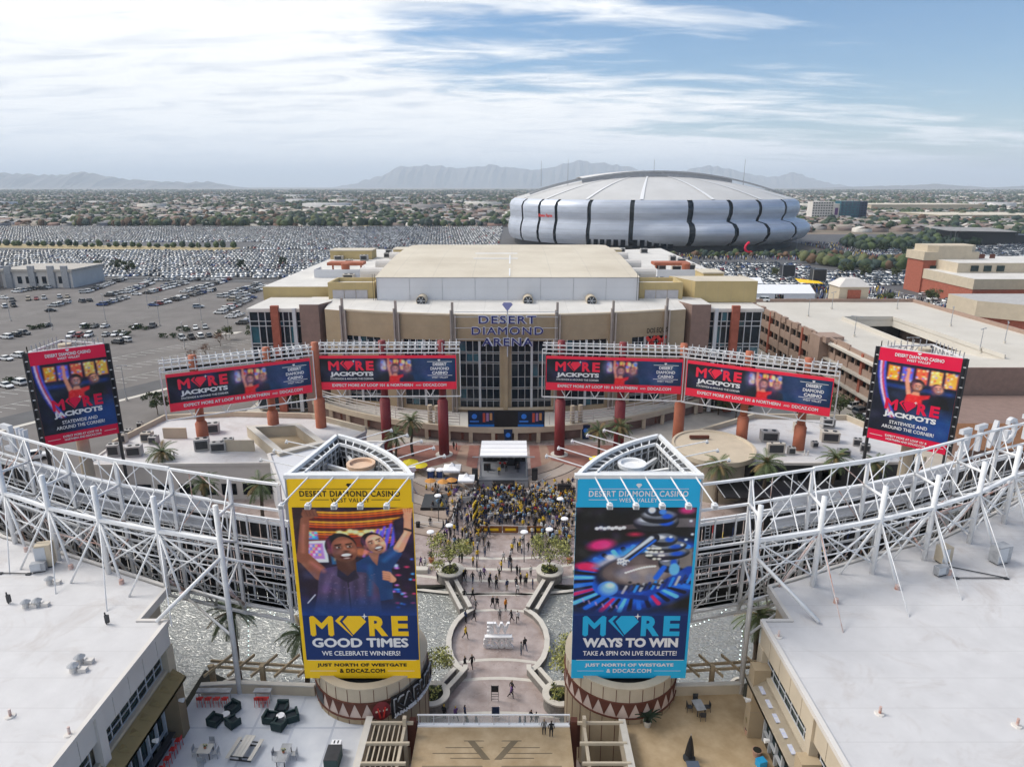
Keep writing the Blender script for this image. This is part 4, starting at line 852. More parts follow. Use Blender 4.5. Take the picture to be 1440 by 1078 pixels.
def slots(A, x0, x1, y0, y1, n, seed=0):
    r = random.Random(seed)
    for i in range(n):
        a = x0 + (x1 - x0) * i / n; b = x0 + (x1 - x0) * (i + .86) / n; base = [(.95, .55, .10), (.30, .35, .80), (.90, .35, .20), (.98, .72, .22), (.95, .62, .2)][(i + seed) % 5]
        A.poly([(a, y0), (b, y0 + .01), (b, y1), (a, y1)], (.35, .06, .25)); A.poly([(a + .008, y0 + .012), (b - .008, y0 + .02), (b - .008, y1 - .012), (a + .008, y1 - .012)], base, soft=2)
        for k in range(16): A.ell(r.uniform(a + .01, b - .01), r.uniform(y0 + .02, y1 - .02), .011, .013, r.choice([(1, .92, .55), (.85, .15, .15), (1, .8, .3), (.98, .96, .85), (.3, .5, .95)]), soft=2)
def art_jackpot_tall():
    A = Art(96, 118, .815); A.I[:] = (.03, .06, .12)
    A.ell(.9, 1.1, .5, .35, (.02, .20, .42), 0, soft=26); slots(A, .14, 1.02, .04, .31, 5)
    for i in range(8): A.ell(.15 + i * .11, .40, .05, .03, (.05, .2, .5), 0, soft=6)
    for k, c in enumerate(((.12, .2, .6), (.85, .75, .85), (.75, .2, .25), (.25, .3, .75))):
        for i in range(10): t = i / 10; A.cap((.02 + k * .025 + t * t * .22, .0 + t * .95), (.02 + k * .025 + (t + .1) ** 2 * .22, (t + .1) * .95), .013, c)
    couple(A, .62, .28, .62); A.noise(0, .015); return A
def art_jackpot_wide():
    A = Art(180, 34, 5.3); A.I[:] = (.03, .05, .09); t = np.clip((A.X - .45) / .3, 0, 1)[..., None]; A.I = A.I * (1 - t) + np.array((.02, .15, .28)) * t
    slots(A, .45, .68, .0, .10, 5, 2); A.ell(.46, .05, .03, .05, (.5, .5, .8), soft=8, al=.6); couple(A, .585, .06, .22)
    m = np.clip((A.X - .68) / .03, 0, 1)[..., None]; A.I = A.I * (1 - m) + np.array((.02, .15, .28)) * m; A.noise(0, .015); return A
def diamond2d(x, y, w, h): return [(x, y + h * .72), (x + w * .5, y), (x + w, y + h * .72), (x + w * .78, y + h), (x + w * .22, y + h)]
def more_word(t, O, R, U, x, y, w, h, m, off=.05):
    """M <diamond> R E"""
    put_text('letters', 'M', m, t, Vector(O) + Vector(R) * x + Vector(U) * y, R, U, w=w * .24, h=h, bold=.045, off=off)
    poly_on('diamond_mark', [[(x + w * .335, y + h * .72), (x + w * .435, y + h * .06), (x + w * .575, y + h * .72), (x + w * .52, y + h), (x + w * .39, y + h)], [(x + w * .26, y + h * .76), (x + w * .315, y + h), (x + w * .355, y + h), (x + w * .305, y + h * .74), (x + w * .43, y), (x + w * .42, y - .0)]], m, t, O, R, U, off)
    put_text('letters', 'R', m, t, Vector(O) + Vector(R) * (x + w * .60) + Vector(U) * y, R, U, w=w * .19, h=h, bold=.045, off=off)
    put_text('letters', 'E', m, t, Vector(O) + Vector(R) * (x + w * .83) + Vector(U) * y, R, U, w=w * .17, h=h, bold=.045, off=off)
    poly_on('sparkle', [[(x + w * .56 + a * h * .16, y + h * .98 + b * h * .16) for a, b in ((0, 1), (.2, .2), (1, 0), (.2, -.2), (0, -1), (-.2, -.2), (-1, 0), (-.2, .2))]], M['white'], t, O, R, U, off + .01)
def rect(x0, x1, y0, y1): return [(x0, y0), (x1, y0), (x1, y1), (x0, y1)]

def curve_side(p, q, bulge, n=10):
    p, q = Vector(p), Vector(q); d = (q - p); nn = Vector((d.y, -d.x)).normalized(); return [p + d * (i / n) + nn * bulge * 4 * (i / n) * (1 - i / n) for i in range(n + 1)]
def lamp_arm(t, a, b, w=.13):
    m = MB(); m.cyl(a, b, w * .5, w * .5, 6); m.build('lamp_arm', M['steel'], t); bb = Vector(b)
    k = 1. if w > .12 else .55; m = MB(); m.box((bb.x, bb.y, bb.z - .12), (.44 * k, .42 * k, .34 * k)); m.box((bb.x, bb.y, bb.z + .1 * k), (.2 * k, .2 * k, .16 * k)); h = m.build('lamp_head', M['steel'], t)
    m = MB(); m.box((bb.x, bb.y - .22 * k, bb.z - .14), (.30 * k, .04, .22 * k)); m.build('lens', M['steelg'], h)
def tower(sgn, label, base, zb=8.9, zt=27.7):
    FL, FR, AP = base       # front left, front right, apex (2D)
    t = thing('poster_tower', label, 'billboard', ((FL[0] + FR[0]) / 2, 53, zb), 0, 'tall poster towers at the plaza entrance'); Z = Vector((0, 0, 1))
    inner, outer = (FR, FL) if sgn < 0 else (FL, FR)      # curved side is the inner one
    cs = curve_side(inner, AP, (.9 if sgn < 0 else -.9) * 1.25, 12); cs = [Vector((p.x, p.y)) for p in cs]; ss = [Vector(outer) + (Vector(AP) - Vector(outer)) * i / 9 for i in range(10)]
    for pts, m, nm in ((cs, M['crim'], 'curved_side_print'), (ss, M['navy'] if sgn > 0 else M['yellow'], 'straight_side_print')):
        mb = MB()
        for z0, z1, mi in ((zb, zb + 10, 1), (zb + 10, zt - 3.0, 2), (zt - 3.0, zt, 0)):
            for a, b in zip(pts[:-1], pts[1:]): mb.add([(a.x, a.y, z0), (b.x, b.y, z0), (b.x, b.y, z1), (a.x, a.y, z1)], [(0, 1, 2, 3)], mi)
        mb.build(nm, [m, M['navy'], mat('print_purple', (.10, .03, .16), .5, c2=(.05, .12, .4), scale=1.2)], t)
        lin = MB()
        for a, b in zip(pts[:-1], pts[1:]):
            C = Vector(((FL[0] + FR[0] + AP[0]) / 3, (FL[1] + FR[1] + AP[1]) / 3)); p, q = a + (C - a) * .035, b + (C - b) * .035; lin.add([(p.x, p.y, zt - 6), (q.x, q.y, zt - 6), (q.x, q.y, zt - .06), (p.x, p.y, zt - .06)], [(0, 1, 2, 3), (3, 2, 1, 0)])
        lin.build('back_lining', M['steelg'], t)
        top = MB().wall([(p.x, p.y) for p in pts], zt - .05, zt + .28, .34); top.build('top_beam', M['steel'], t)
        C = Vector(((FL[0] + FR[0] + AP[0]) / 3, (FL[1] + FR[1] + AP[1]) / 3)); inn = [p + (C - p) * .24 for p in pts]
        MB().wall([(p.x, p.y) for p in inn], zt - .25, zt + .0, .16).build('inner_beam', M['steel'], t)
        wk = MB()
        for a, b, c, d in zip(pts[:-1], pts[1:], inn[1:], inn[:-1]): wk.add([(p.x, p.y, zt - 1.9) for p in (a, b, c, d)], [(0, 1, 2, 3), (3, 2, 1, 0)])
        wk.build('catwalk', mat('catwalk_grating', (.16, .19, .20), .7, c2=(.26, .29, .30), scale=6), t)
        for i, (a, b) in enumerate(zip(pts, inn)):
            MB().bar((a.x, a.y, zt), (b.x, b.y, zt - .12), .10).bar((a.x, a.y, zt - 2), (a.x, a.y, zt), .12).bar((b.x, b.y, zt - 4), (b.x, b.y, zt), .10).bar((a.x, a.y, zt - 1.9), (b.x, b.y, zt - .1), .07).build('lattice_frame', M['steel'] if i % 3 else M['steelg'], t)
        for zz_ in (zt - .7, zt - 1.3, zt - 2.6, zt - 4): MB().wall([(p.x, p.y) for p in inn], zz_ - .04, zz_ + .04, .08).build('rail', M['steelg'], t)
        for i in range(len(inn) - 1): MB().bar((*inn[i], zt - 4), (*inn[i + 1], zt - .2), .07).build('brace', M['steelg'], t)
    MB().bx(FL[0] - .15, FR[0] + .15, FL[1] - .02, FL[1] + .45, zt, zt + .32).build('top_beam', M['steel'], t)
    MB().bx(FL[0] + .4, FR[0] - .4, FL[1] + 1.5, FL[1] + 1.7, zt - .3, zt - .1).build('inner_beam', M['steel'], t)
    for i in range(13): x = FL[0] + .5 + (FR[0] - FL[0] - 1) * i / 12; MB().bar((x, FL[1] + .2, zt + .1), (x, FL[1] + 1.6, zt - .2), .08).bar((x, FL[1] + .3, zt), (x + .6, FL[1] + 1.6, zt - 2), .07).build('lattice_frame', M['steelg'], t)
    cc = Vector(((FL[0] + FR[0]) / 2 + .1, FL[1] + 4.0, 0))
    m = MB(); m.cyl((cc.x, cc.y, zb - 4), (cc.x, cc.y, zt - .6), 1.05, 1.05, 28, cap=False); m.build('core_column', M['steel'], t, smooth=False)
    m = MB(); m.lathe((cc.x, cc.y, 0), [(1.05, zt - .6), (1.22, zt - .6), (1.22, zt - .3), (.95, zt - .3), (.95, zt - .55), (0.01, zt - .55)], 28); m.build('column_cap', M['steel'] if sgn > 0 else mat('faded_cap', (.60, .42, .30), .8), t)
    for i in range(10):
        a = 2 * math.pi * i / 10 + .2; d = Vector((math.cos(a), math.sin(a), 0)); ln = 3.6 if abs(d.x) > .5 else 2.6
        if d.y > .3: ln = 3.0 if d.x * (AP[0] - cc.x) > 0 else 2.0
        MB().bar(cc + d + Z * (zt - 1.4), cc + d * (1 + ln) + Z * (zt - 1.2), .28, .35).bar(cc + d + Z * (zt - 4.5), cc + d * (1 + ln) + Z * (zt - 1.3), .14).build('spoke_beam', M['steel'], t)
    MB().add([(FL[0] + .2, FL[1] + .4, zt - 5), (FR[0] - .2, FL[1] + .4, zt - 5), (AP[0], AP[1] - .4, zt - 5)], [(0, 1, 2)]).build('inner_floor', mat('tower_floor_dark', (.10, .11, .11), .9), t)
    for i in range(5):
        x = FL[0] + (1.35 if sgn < 0 else 1.75) + i * 2.0; dx = -.9 if sgn < 0 else .55
        lamp_arm(t, (x + (.55 if sgn < 0 else -.35), FL[1] + .1, zt + .2), (x + dx, FL[1] - 2.6, zt - 1.0))
    side = 1 if sgn < 0 else -1
    for i in range(1, 10, 2):
        a = cs[min(i + 1, 12)]; lamp_arm(t, (a.x, a.y, zt + .1), (a.x + side * 3.2, a.y + 1.2, zt + .7), .1)
    for i in (2, 4, 6): a = ss[i]; lamp_arm(t, (a.x, a.y, zt + .1), (a.x - side * 3.2, a.y + .5, zt + .6), .1)
    w = FR[0] - FL[0]; O = Vector((FL[0], FL[1], zb)); R = Vector((1, 0, 0)); U = Z
    MB().bx(FL[0], FR[0], FL[1], FL[1] + .12, zb, zt).build('poster_board', M['yellow'] if sgn < 0 else M['cyan'], t)
    hh = zt - zb
    band_ = M['yellow'] if sgn < 0 else M['cyan']; inkm = M['ink'] if sgn < 0 else M['white']; blue = mat('poster_blue', s2l((.02, .18, .42)), .5, var=.06)
    x0 = .28 if sgn < 0 else .0; x1 = w - (.06 if sgn < 0 else .22)
    poly_on('blue_field', [rect(x0, x1, hh * .10, hh * .40)], blue, t, O, R, U, .012)
    A = art_winners() if sgn < 0 else art_roulette()
    art_mesh('photo_print', A, t, O + R * x0 + U * (hh * .868), R, U, x1 - x0, hh * .868 - hh * .335, .02)
    put_text('letters', 'DESERT DIAMOND CASINO', inkm, t, O + U * hh * .918, R, U, w=w * .80, h=.52, bold=.03, center=w / 2, off=.03, space=1.12)
    put_text('letters', 'WEST VALLEY', inkm, t, O + U * hh * .892, R, U, w=w * .31, h=.36, bold=.01, center=w / 2, off=.03, space=1.1)
    poly_on('rule', [rect(w * .1, w * .9, hh * .953, hh * .9555), rect(w * .1, w * .33, hh * .9025, hh * .905), rect(w * .67, w * .9, hh * .9025, hh * .905)], inkm, t, O, R, U, .03)
    poly_on('diamond_mark', [diamond2d(w * .475, hh * .957, w * .05, hh * .022)], inkm, t, O, R, U, .03)
    mc = M['yellow'] if sgn < 0 else M['cyan']
    more_word(t, O, R, U, w * .085, hh * .228, w * .83, hh * .105, mc, .03)
    put_text('letters', 'GOOD TIMES' if sgn < 0 else 'WAYS TO WIN', M['white'], t, O + U * hh * .168, R, U, w=w * .82, h=hh * .050, bold=.055, center=w / 2, off=.03)
    put_text('letters', 'WE CELEBRATE WINNERS!' if sgn < 0 else 'TAKE A SPIN ON LIVE ROULETTE!', M['white'], t, O + U * hh * .124, R, U, w=w * (.67 if sgn < 0 else .81), h=hh * .025, bold=.02, center=w / 2, off=.03)
    put_text('letters', 'JUST NORTH OF WESTGATE', inkm, t, O + U * hh * .060, R, U, w=w * .77, h=hh * .022, bold=.045, center=w / 2, off=.03, space=1.08)
    put_text('letters', '& DDCAZ.COM', inkm, t, O + U * hh * .031, R, U, w=w * .39, h=hh * .022, bold=.045, center=w / 2, off=.03, space=1.08)
    poly_on('rule', [rect(w * .05, w * .28, hh * .040, hh * .042), rect(w * .72, w * .95, hh * .040, hh * .042), rect(w * .04, w * .97, hh * .0985, hh * .101)], inkm if sgn > 0 else M['white'], t, O, R, U, .03)
    return t
tower(-1, 'yellow banded poster tower showing two cheering men on the left', ((-18.0, 50), (-7.95, 50), (-16.2, 59.4)))
tower(1, 'blue poster tower showing a roulette wheel on the right', ((5.15, 50), (15.1, 50), (13.6, 59.4)))
def drum(cx, cy, sgn, label):
    t = thing('round_turret', label, 'round base', (cx, cy, 0), 0, 'round bases of the poster towers'); r = 5.05
    m = MB(); m.lathe((cx, cy, 0), [(r, -.3), (r, 6.0), (r + .1, 6.02), (r + .1, 6.12), (r, 6.15)], 56); m.build('lower_wall', M['tan'], t)
    m = MB(); m.lathe((cx, cy, 0), [(r, 7.65), (r, 9.0), (r + .06, 9.0), (r + .06, 9.15), (r - .75, 9.15), (r - .75, 8.2), (.01, 8.2)], 56); m.build('rim_wall', M['cream'], t)
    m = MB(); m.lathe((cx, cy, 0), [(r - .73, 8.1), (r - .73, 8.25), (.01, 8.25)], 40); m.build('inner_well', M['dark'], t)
    for i in range(28):
        a = 2 * math.pi * i / 28
        if math.sin(a) > .5: continue
        m = MB(); c, s = math.cos(a), math.sin(a)
        m.box((cx + (r + .012) * c, cy + (r + .012) * s, 8.35), (.03, .05, 1.25), a); m.box((cx + (r + .012) * c, cy + (r + .012) * s, 3), (.03, .05, 5.8), a); m.build('panel_joint', M['brown'], t)
    m = MB(); m.lathe((cx, cy, 0), [(r + .02, 6.15), (r + .02, 7.65)], 56); m.build('pale_band', mat('pale_pink_band', (.56, .45, .40), .8), t)
    for z in (6.13, 7.66): m = MB(); m.lathe((cx, cy, 0), [(r, z - .06), (r + .12, z - .06), (r + .12, z + .06), (r, z + .06)], 56); m.build('band_edge', M['brown'], t)
    n = 30
    for i in range(n):
        a0, a1 = 2 * math.pi * i / n, 2 * math.pi * (i + 1) / n; am = (a0 + a1) / 2
        if math.sin(am) > .55: continue
        if sgn < 0 and math.cos(am) > .12 and math.sin(am) < .3: 
            if am * 57.3 > 295 or am * 57.3 < 20: continue
        q = r + .05; P = [(cx + q * math.cos(a), cy + q * math.sin(a), z) for a, z in ((a0, 7.6), (a1, 7.6), (am, 6.2))]
        MB().add(P, [(0, 2, 1)]).build('brown_triangle', M['brown'], t)
    return t
dl = drum(-12.9, 53.4, -1, 'round cream base with brown triangles and restaurant sign on the left')
dr = drum(10.0, 53.4, 1, 'round cream base with a full ring of brown triangles on the right')
def wrap_text(name, st, m, t, cx, cy, r, a0, z0, w, h, slope=0., bold=.03, depth=.12):
    V, F = text2d(st, w, h, bold, 1.05, ext=1.); zs = (V[:, 2] - V[:, 2].min()) / max(1e-6, V[:, 2].max() - V[:, 2].min()) * depth
    mb = MB(); mb.add([(cx + (r + c) * math.cos(a0 + a / r), cy + (r + c) * math.sin(a0 + a / r), z0 + b + slope * a) for (a, b), c in zip(V[:, :2].tolist(), zs.tolist())], F); return mb.build(name, m, t)
ks = thing('restaurant_sign', 'black curved restaurant sign reading KABUKI JAPANESE RESTAURANT', 'sign', (-10.5, 48.8, 6.4))
cx, cy = -12.9, 53.4; A0 = math.radians(-63)
m = MB(); P = []
for i in range(13):
    a = A0 + .02 + i * .092; z = 6.25 + .035 * i; P += [(cx + 5.28 * math.cos(a), cy + 5.28 * math.sin(a), z - .55), (cx + 5.28 * math.cos(a), cy + 5.28 * math.sin(a), z + 1.75)]
m.add(P, [(2 * i, 2 * i + 2, 2 * i + 3, 2 * i + 1) for i in range(12)]); m.build('back_panel', M['black'], ks)
wrap_text('letters', 'KABUKI', M['steelg'], ks, cx, cy, 5.34, A0 + .06, 6.4, 5.3, 1.35, .07, .05)
wrap_text('letters', 'KABUKI', M['black'], ks, cx, cy, 5.42, A0 + .075, 6.46, 5.2, 1.22, .07, .03, .1)
wrap_text('letters', 'JAPANESE RESTAURANT', M['white'], ks, cx, cy, 5.34, A0 + .06, 5.8, 5.6, .42, .07, .04)
mk = thing('mask_emblem', 'dark red round face mask emblem beside the restaurant sign', 'emblem', (-10.9, 48.5, 6.9))
a = math.radians(-71); d = Vector((math.cos(a), math.sin(a), 0)); tt = Vector((-d.y, d.x, 0)); o = Vector((cx, cy, 6.85)) + d * 5.15
m = MB(); P = [o + d * .3]; 
for k in range(20): q = 2 * math.pi * k / 20; P.append(o + d * .12 + tt * .78 * math.cos(q) + Vector((0, 0, .95 * math.sin(q))))
m.add(P, [(0, k + 1, (k + 1) % 20 + 1) for k in range(20)]); m.build('mask', M['maroon'], mk)
for q in (-.32, .32): MB().bar(o + d * .33 + tt * q + Vector((0, 0, .5)), o + d * .33 + tt * q * .4 + Vector((0, 0, -.5)), .14, .08).build('stripe', M['redp'], mk); MB().bar(o + d * .3 + tt * (q - .2) + Vector((0, 0, .15)), o + d * .3 + tt * (q + .2) + Vector((0, 0, .2)), .1, .1).build('eye', M['cream'], mk)
wp = thing('wall_picture', 'dark framed panel on the left round base beside the terrace', 'panel', (-17.3, 50.9, 6.2))
for i in range(4):
    a = math.radians(205 + i * 5); MB().add([(cx + 5.14 * math.cos(a + e), cy + 5.14 * math.sin(a + e), z) for e, z in ((0, 6.3), (.087, 6.3), (.087, 7.5), (0, 7.5))], [(0, 1, 2, 3)]).build('panel', M['dark'], wp)

def pylon(P0, P1, label, sgn):
    P0, P1 = Vector((*P0, 0)), Vector((*P1, 0)); R = (P1 - P0).normalized(); U = Vector((0, 0, 1)); Nn = R.cross(U); w = (P1 - P0).length; zb, zt = 12.7, 27.0; hh = zt - zb
    t = thing('poster_pylon', label, 'billboard', (P0 + P1) / 2, 0, 'tall crimson topped poster pylons behind the trusses')
    back = (P0 + P1) / 2 - Nn * 7; A, B = P0 - Nn * .3, P1 - Nn * .3
    for a, b in ((A, back), (B, back), (A, B)):
        for z in (zt, zt - 1.2): MB().bar(a + U * z, b + U * z, .22).build('top_beam', M['steelg'] if z < zt else M['steel'], t)
        for i in range(8):
            p = a + (b - a) * i / 8; q = a + (b - a) * (i + 1) / 8; MB().bar(p + U * (zt - 1.2), q + U * zt, .1).bar(p + U * (zt - 1.2), p + U * (zt + .9), .1).build('lattice_frame', M['steelg'], t)
    for p in (A, B, back):
        m = MB(); m.bar(p + U * -.3, p + U * zt, .35); m.build('mast', M['dark'], t)
    for z in np.arange(zb, zt, 1.45):
        for p, s_ in ((A, -1), (B, 1)): MB().bar(p + U * z, p + R * s_ * .6 + U * z, .14).bar(p + U * z - Nn * 0, back + (p - back) * .7 + U * z, .12).build('bracket', M['steel'], t)
    for p, s_ in ((A, -1), (B, 1)): MB().bar(p + R * s_ * .6 + U * zb, p + R * s_ * .6 + U * zt, .2).bar(p + R * s_ * .3 - Nn * .2 + U * zb, p + R * s_ * .3 - Nn * .2 + U * zt, .45, .1).build('side_frame', M['dark'], t)
    c = (A + B + back) / 3; MB().cyl(c + U * (-.3), c + U * (zt + .3), .9, .9, 14).build('core_column', M['cream'], t)
    O = P0 + U * zb
    MB().add([O - Nn * .1, O + R * w - Nn * .1, O + R * w + U * hh - Nn * .1, O + U * hh - Nn * .1, O, O + R * w, O + R * w + U * hh, O + U * hh], [(0, 3, 2, 1), (4, 5, 6, 7), (0, 1, 5, 4), (1, 2, 6, 5), (2, 3, 7, 6), (3, 0, 4, 7)]).build('poster_board', M['crim'], t)
    art_mesh('photo_print', art_jackpot_tall(), t, O + U * hh * .865, R, U, w, hh * .75, .03)
    put_text('letters', 'DESERT DIAMOND CASINO', M['white'], t, O + U * hh * .93, R, U, w=w * .6, h=.5, bold=.04, center=w / 2, off=.05); put_text('letters', 'WEST VALLEY', M['white'], t, O + U * hh * .895, R, U, w=w * .3, h=.35, bold=.02, center=w / 2, off=.05)
    poly_on('diamond_mark', [diamond2d(w * .47, hh * .972, w * .055, .35)], M['white'], t, O, R, U, .05)
    more_word(t, O, R, U, w * .17, hh * .36, w * .68, hh * .12, M['crim'], .06)
    put_text('letters', 'JACKPOTS', M['white'], t, O + U * hh * .275, R, U, w=w * .66, h=hh * .07, bold=.05, center=w / 2, off=.06)
    put_text('letters', 'STATEWIDE AND', M['white'], t, O + U * hh * .21, R, U, w=w * .48, h=hh * .037, bold=.02, center=w / 2, off=.06); put_text('letters', 'AROUND THE CORNER!', M['white'], t, O + U * hh * .155, R, U, w=w * .66, h=hh * .037, bold=.02, center=w / 2, off=.06)
    put_text('letters', 'EXPECT MORE AT LOOP 101 &', M['white'], t, O + U * hh * .062, R, U, w=w * .53, h=hh * .024, bold=.04, center=w / 2, off=.06); put_text('letters', 'NORTHERN AND DDCAZ.COM', M['white'], t, O + U * hh * .026, R, U, w=w * .5, h=hh * .024, bold=.04, center=w / 2, off=.06)
    poly_on('rule', [rect(w * .03, w * .2, hh * .053, hh * .058), rect(w * .8, w * .97, hh * .053, hh * .058)], M['white'], t, O, R, U, .05)
pylon((-69.4, 95.2), (-61.9, 101.2), 'crimson topped jackpot poster pylon by the left car park', -1)
pylon((54.9, 99.2), (62.6, 92.0), 'crimson topped jackpot poster pylon before the parking garage', 1)
WIDE = art_jackpot_wide()
def wide_sign(P0, P1, label):
    P0, P1 = Vector((*P0, 0)), Vector((*P1, 0)); R = (P1 - P0).normalized(); U = Vector((0, 0, 1)); Nn = R.cross(U); w = (P1 - P0).length; zb, zt = 13.4, 19.9; hh = zt - zb
    t = thing('wide_billboard', label, 'billboard', (P0 + P1) / 2, 0, 'four wide red framed billboards on columns'); O = P0 + U * zb
    MB().add([O - Nn * .25, O + R * w - Nn * .25, O + R * w + U * hh - Nn * .25, O + U * hh - Nn * .25, O, O + R * w, O + R * w + U * hh, O + U * hh], [(0, 3, 2, 1), (4, 5, 6, 7), (0, 1, 5, 4), (1, 2, 6, 5), (2, 3, 7, 6), (3, 0, 4, 7)]).build('sign_board', M['redm'], t)
    art_mesh('photo_print', WIDE, t, O + R * .12 + U * (hh - .5), R, U, w - .24, hh * .695, .02)
    more_word(t, O, R, U, w * .07, hh * .57, w * .33, hh * .28, M['redm'], .05)
    put_text('letters', 'JACKPOTS', M['white'], t, O + R * w * .08 + U * hh * .375, R, U, w=w * .315, h=hh * .155, bold=.05, off=.05)
    put_text('letters', 'STATEWIDE & AROUND THE CORNER', M['white'], t, O + R * w * .08 + U * hh * .30, R, U, w=w * .315, h=hh * .05, bold=.02, off=.05)
    put_text('letters', 'EXPECT MORE AT LOOP 101 & NORTHERN', M['white'], t, O + R * w * .09 + U * hh * .09, R, U, w=w * .59, h=hh * .085, bold=.04, off=.05)
    put_text('letters', 'AND', M['white'], t, O + R * w * .70 + U * hh * .10, R, U, w=w * .04, h=hh * .05, bold=.02, off=.05)
    put_text('letters', 'DDCAZ.COM', M['white'], t, O + R * w * .755 + U * hh * .09, R, U, w=w * .17, h=hh * .085, bold=.04, off=.05)
    for i, (s_, yy, ww) in enumerate((('DESERT', .70, .10), ('DIAMOND', .575, .135), ('CASINO', .45, .115), ('WEST VALLEY', .33, .12))):
        put_text('letters', s_, M['white'], t, O + R * w * .815 + U * hh * yy, R, U, w=w * ww, h=hh * (.09 if i < 3 else .055), bold=.05 if i < 3 else .02, center=w * .065, off=.05)
    poly_on('rule', [rect(w * .79, w * .97, hh * .815, hh * .83), rect(w * .79, w * .97, hh * .41, hh * .425)], M['white'], t, O, R, U, .05)
    poly_on('diamond_mark', [diamond2d(w * .865, hh * .83, w * .022, hh * .06)], M['white'], t, O, R, U, .05)
    a, b = P0 - Nn * .4, P1 - Nn * .4
    for z, dpt in ((zt + .45, 0), (zt + 1.1, .4), (zt + 1.9, 2.2), (zt + 1.9, .2), (zb - 1.5, 0)):
        MB().bar(a - Nn * dpt + U * z - R * .7, b - Nn * dpt + U * z + R * .7, .2).build('rail', M['steel'], t)
    nn_ = 20
    for i in range(nn_ + 1):
        p = a + (b - a) * i / nn_; MB().bar(p + U * (zt + .2), p + U * (zt + 2.4), .12).bar(p + U * (zt + 1.9), p - Nn * 2.2 + U * (zt + 2.0), .1).bar(p + U * (zt + .4), p - Nn * 2.2 + U * (zt + 2.0), .09).bar(p - Nn * 2.2 + U * (zt + .2), p - Nn * 2.2 + U * (zt + 2.5), .1).build('lattice_frame', M['steel'], t)
    wk = MB(); wk.add([a + U * (zt + .5) - Nn * .2, b + U * (zt + .5) - Nn * .2, b + U * (zt + .5) - Nn * 1.9, a + U * (zt + .5) - Nn * 1.9], [(0, 1, 2, 3), (3, 2, 1, 0)]); wk.build('catwalk', M['steelg'], t)
    for i in range(4):
        p = a + (b - a) * (i + .7) / 4.6; MB().bar(p + U * (zb - 1.5), p + R * .9 + U * zb, .14).bar(p + U * (zb - 1.5), p - R * .9 + U * zb, .14).build('brace', M['steel'], t)
    for p, s_ in ((a, -1), (b, 1)): MB().bar(p + R * s_ * .7 + U * (zb - 1.5), p + R * s_ * .7 + U * (zt + 1.2), .16).build('end_post', M['steel'], t)
wide_sign((-57.6, 109.3), (-36.9, 120.9), 'outermost left wide jackpot billboard on orange columns')
wide_sign((-35.9, 122.6), (-10.4, 123.0), 'inner left wide jackpot billboard beside the arena windows')
wide_sign((6.3, 122.6), (31.0, 119.8), 'inner right wide jackpot billboard beside the arena windows')
wide_sign((31.6, 119.2), (52.5, 107.0), 'outermost right wide jackpot billboard on orange columns')
for i, (x, y, z0, zth, m, lb) in enumerate(((-54.3, 112.6, 6, 10.3, 'terra', 'outermost left orange sign column rising from the flat roof'), (-43.8, 118.4, 5, 10.3, 'terra', 'second orange sign column from the left by the skylight'), (-36.3, 122.6, -.3, 11.5, 'terra', 'orange sign column between the two left wide billboards'), (-24.2, 124, -.3, 11, 'maroon', 'maroon sign column below the middle of the inner left billboard'), (-13.2, 124, -.3, 10.7, 'maroon', 'maroon sign column standing on the plaza left of the stage'), (9.2, 124, -.3, 10.7, 'maroon', 'maroon sign column standing on the plaza right of the stage'), (20.4, 122.4, -.3, 11, 'maroon', 'maroon sign column below the middle of the inner right billboard'), (31.4, 121.5, -.3, 11, 'terra', 'orange sign column between the two right wide billboards'), (41.3, 115.4, 5, 10.3, 'terra', 'orange sign column by the round roof on the right'), (49.6, 110.6, 6, 10.3, 'terra', 'outermost right orange sign column rising from the flat roof'))):
    t = thing('sign_column', lb, 'column', (x, y, z0), 0, 'painted columns carrying the wide billboards')
    m_ = M[m]; q = MB(); q.cyl((x, y, z0), (x, y, zth), 1.0, 1.0, 20); q.build('lower_shaft', m_, t, True); q = MB(); q.cyl((x, y, zth), (x, y, zth + .5), 1.0, .68, 20); q.build('shoulder', m_, t); q = MB(); q.cyl((x, y, zth + .5), (x, y, 22.5), .68, .68, 18); q.build('upper_shaft', m_, t, True)
    q = MB(); q.cyl((x, y, z0 - .01), (x, y, z0 + .25), 1.7 if m == 'maroon' else 1.1, None, 20); q.build('plinth', M['concp'], t)
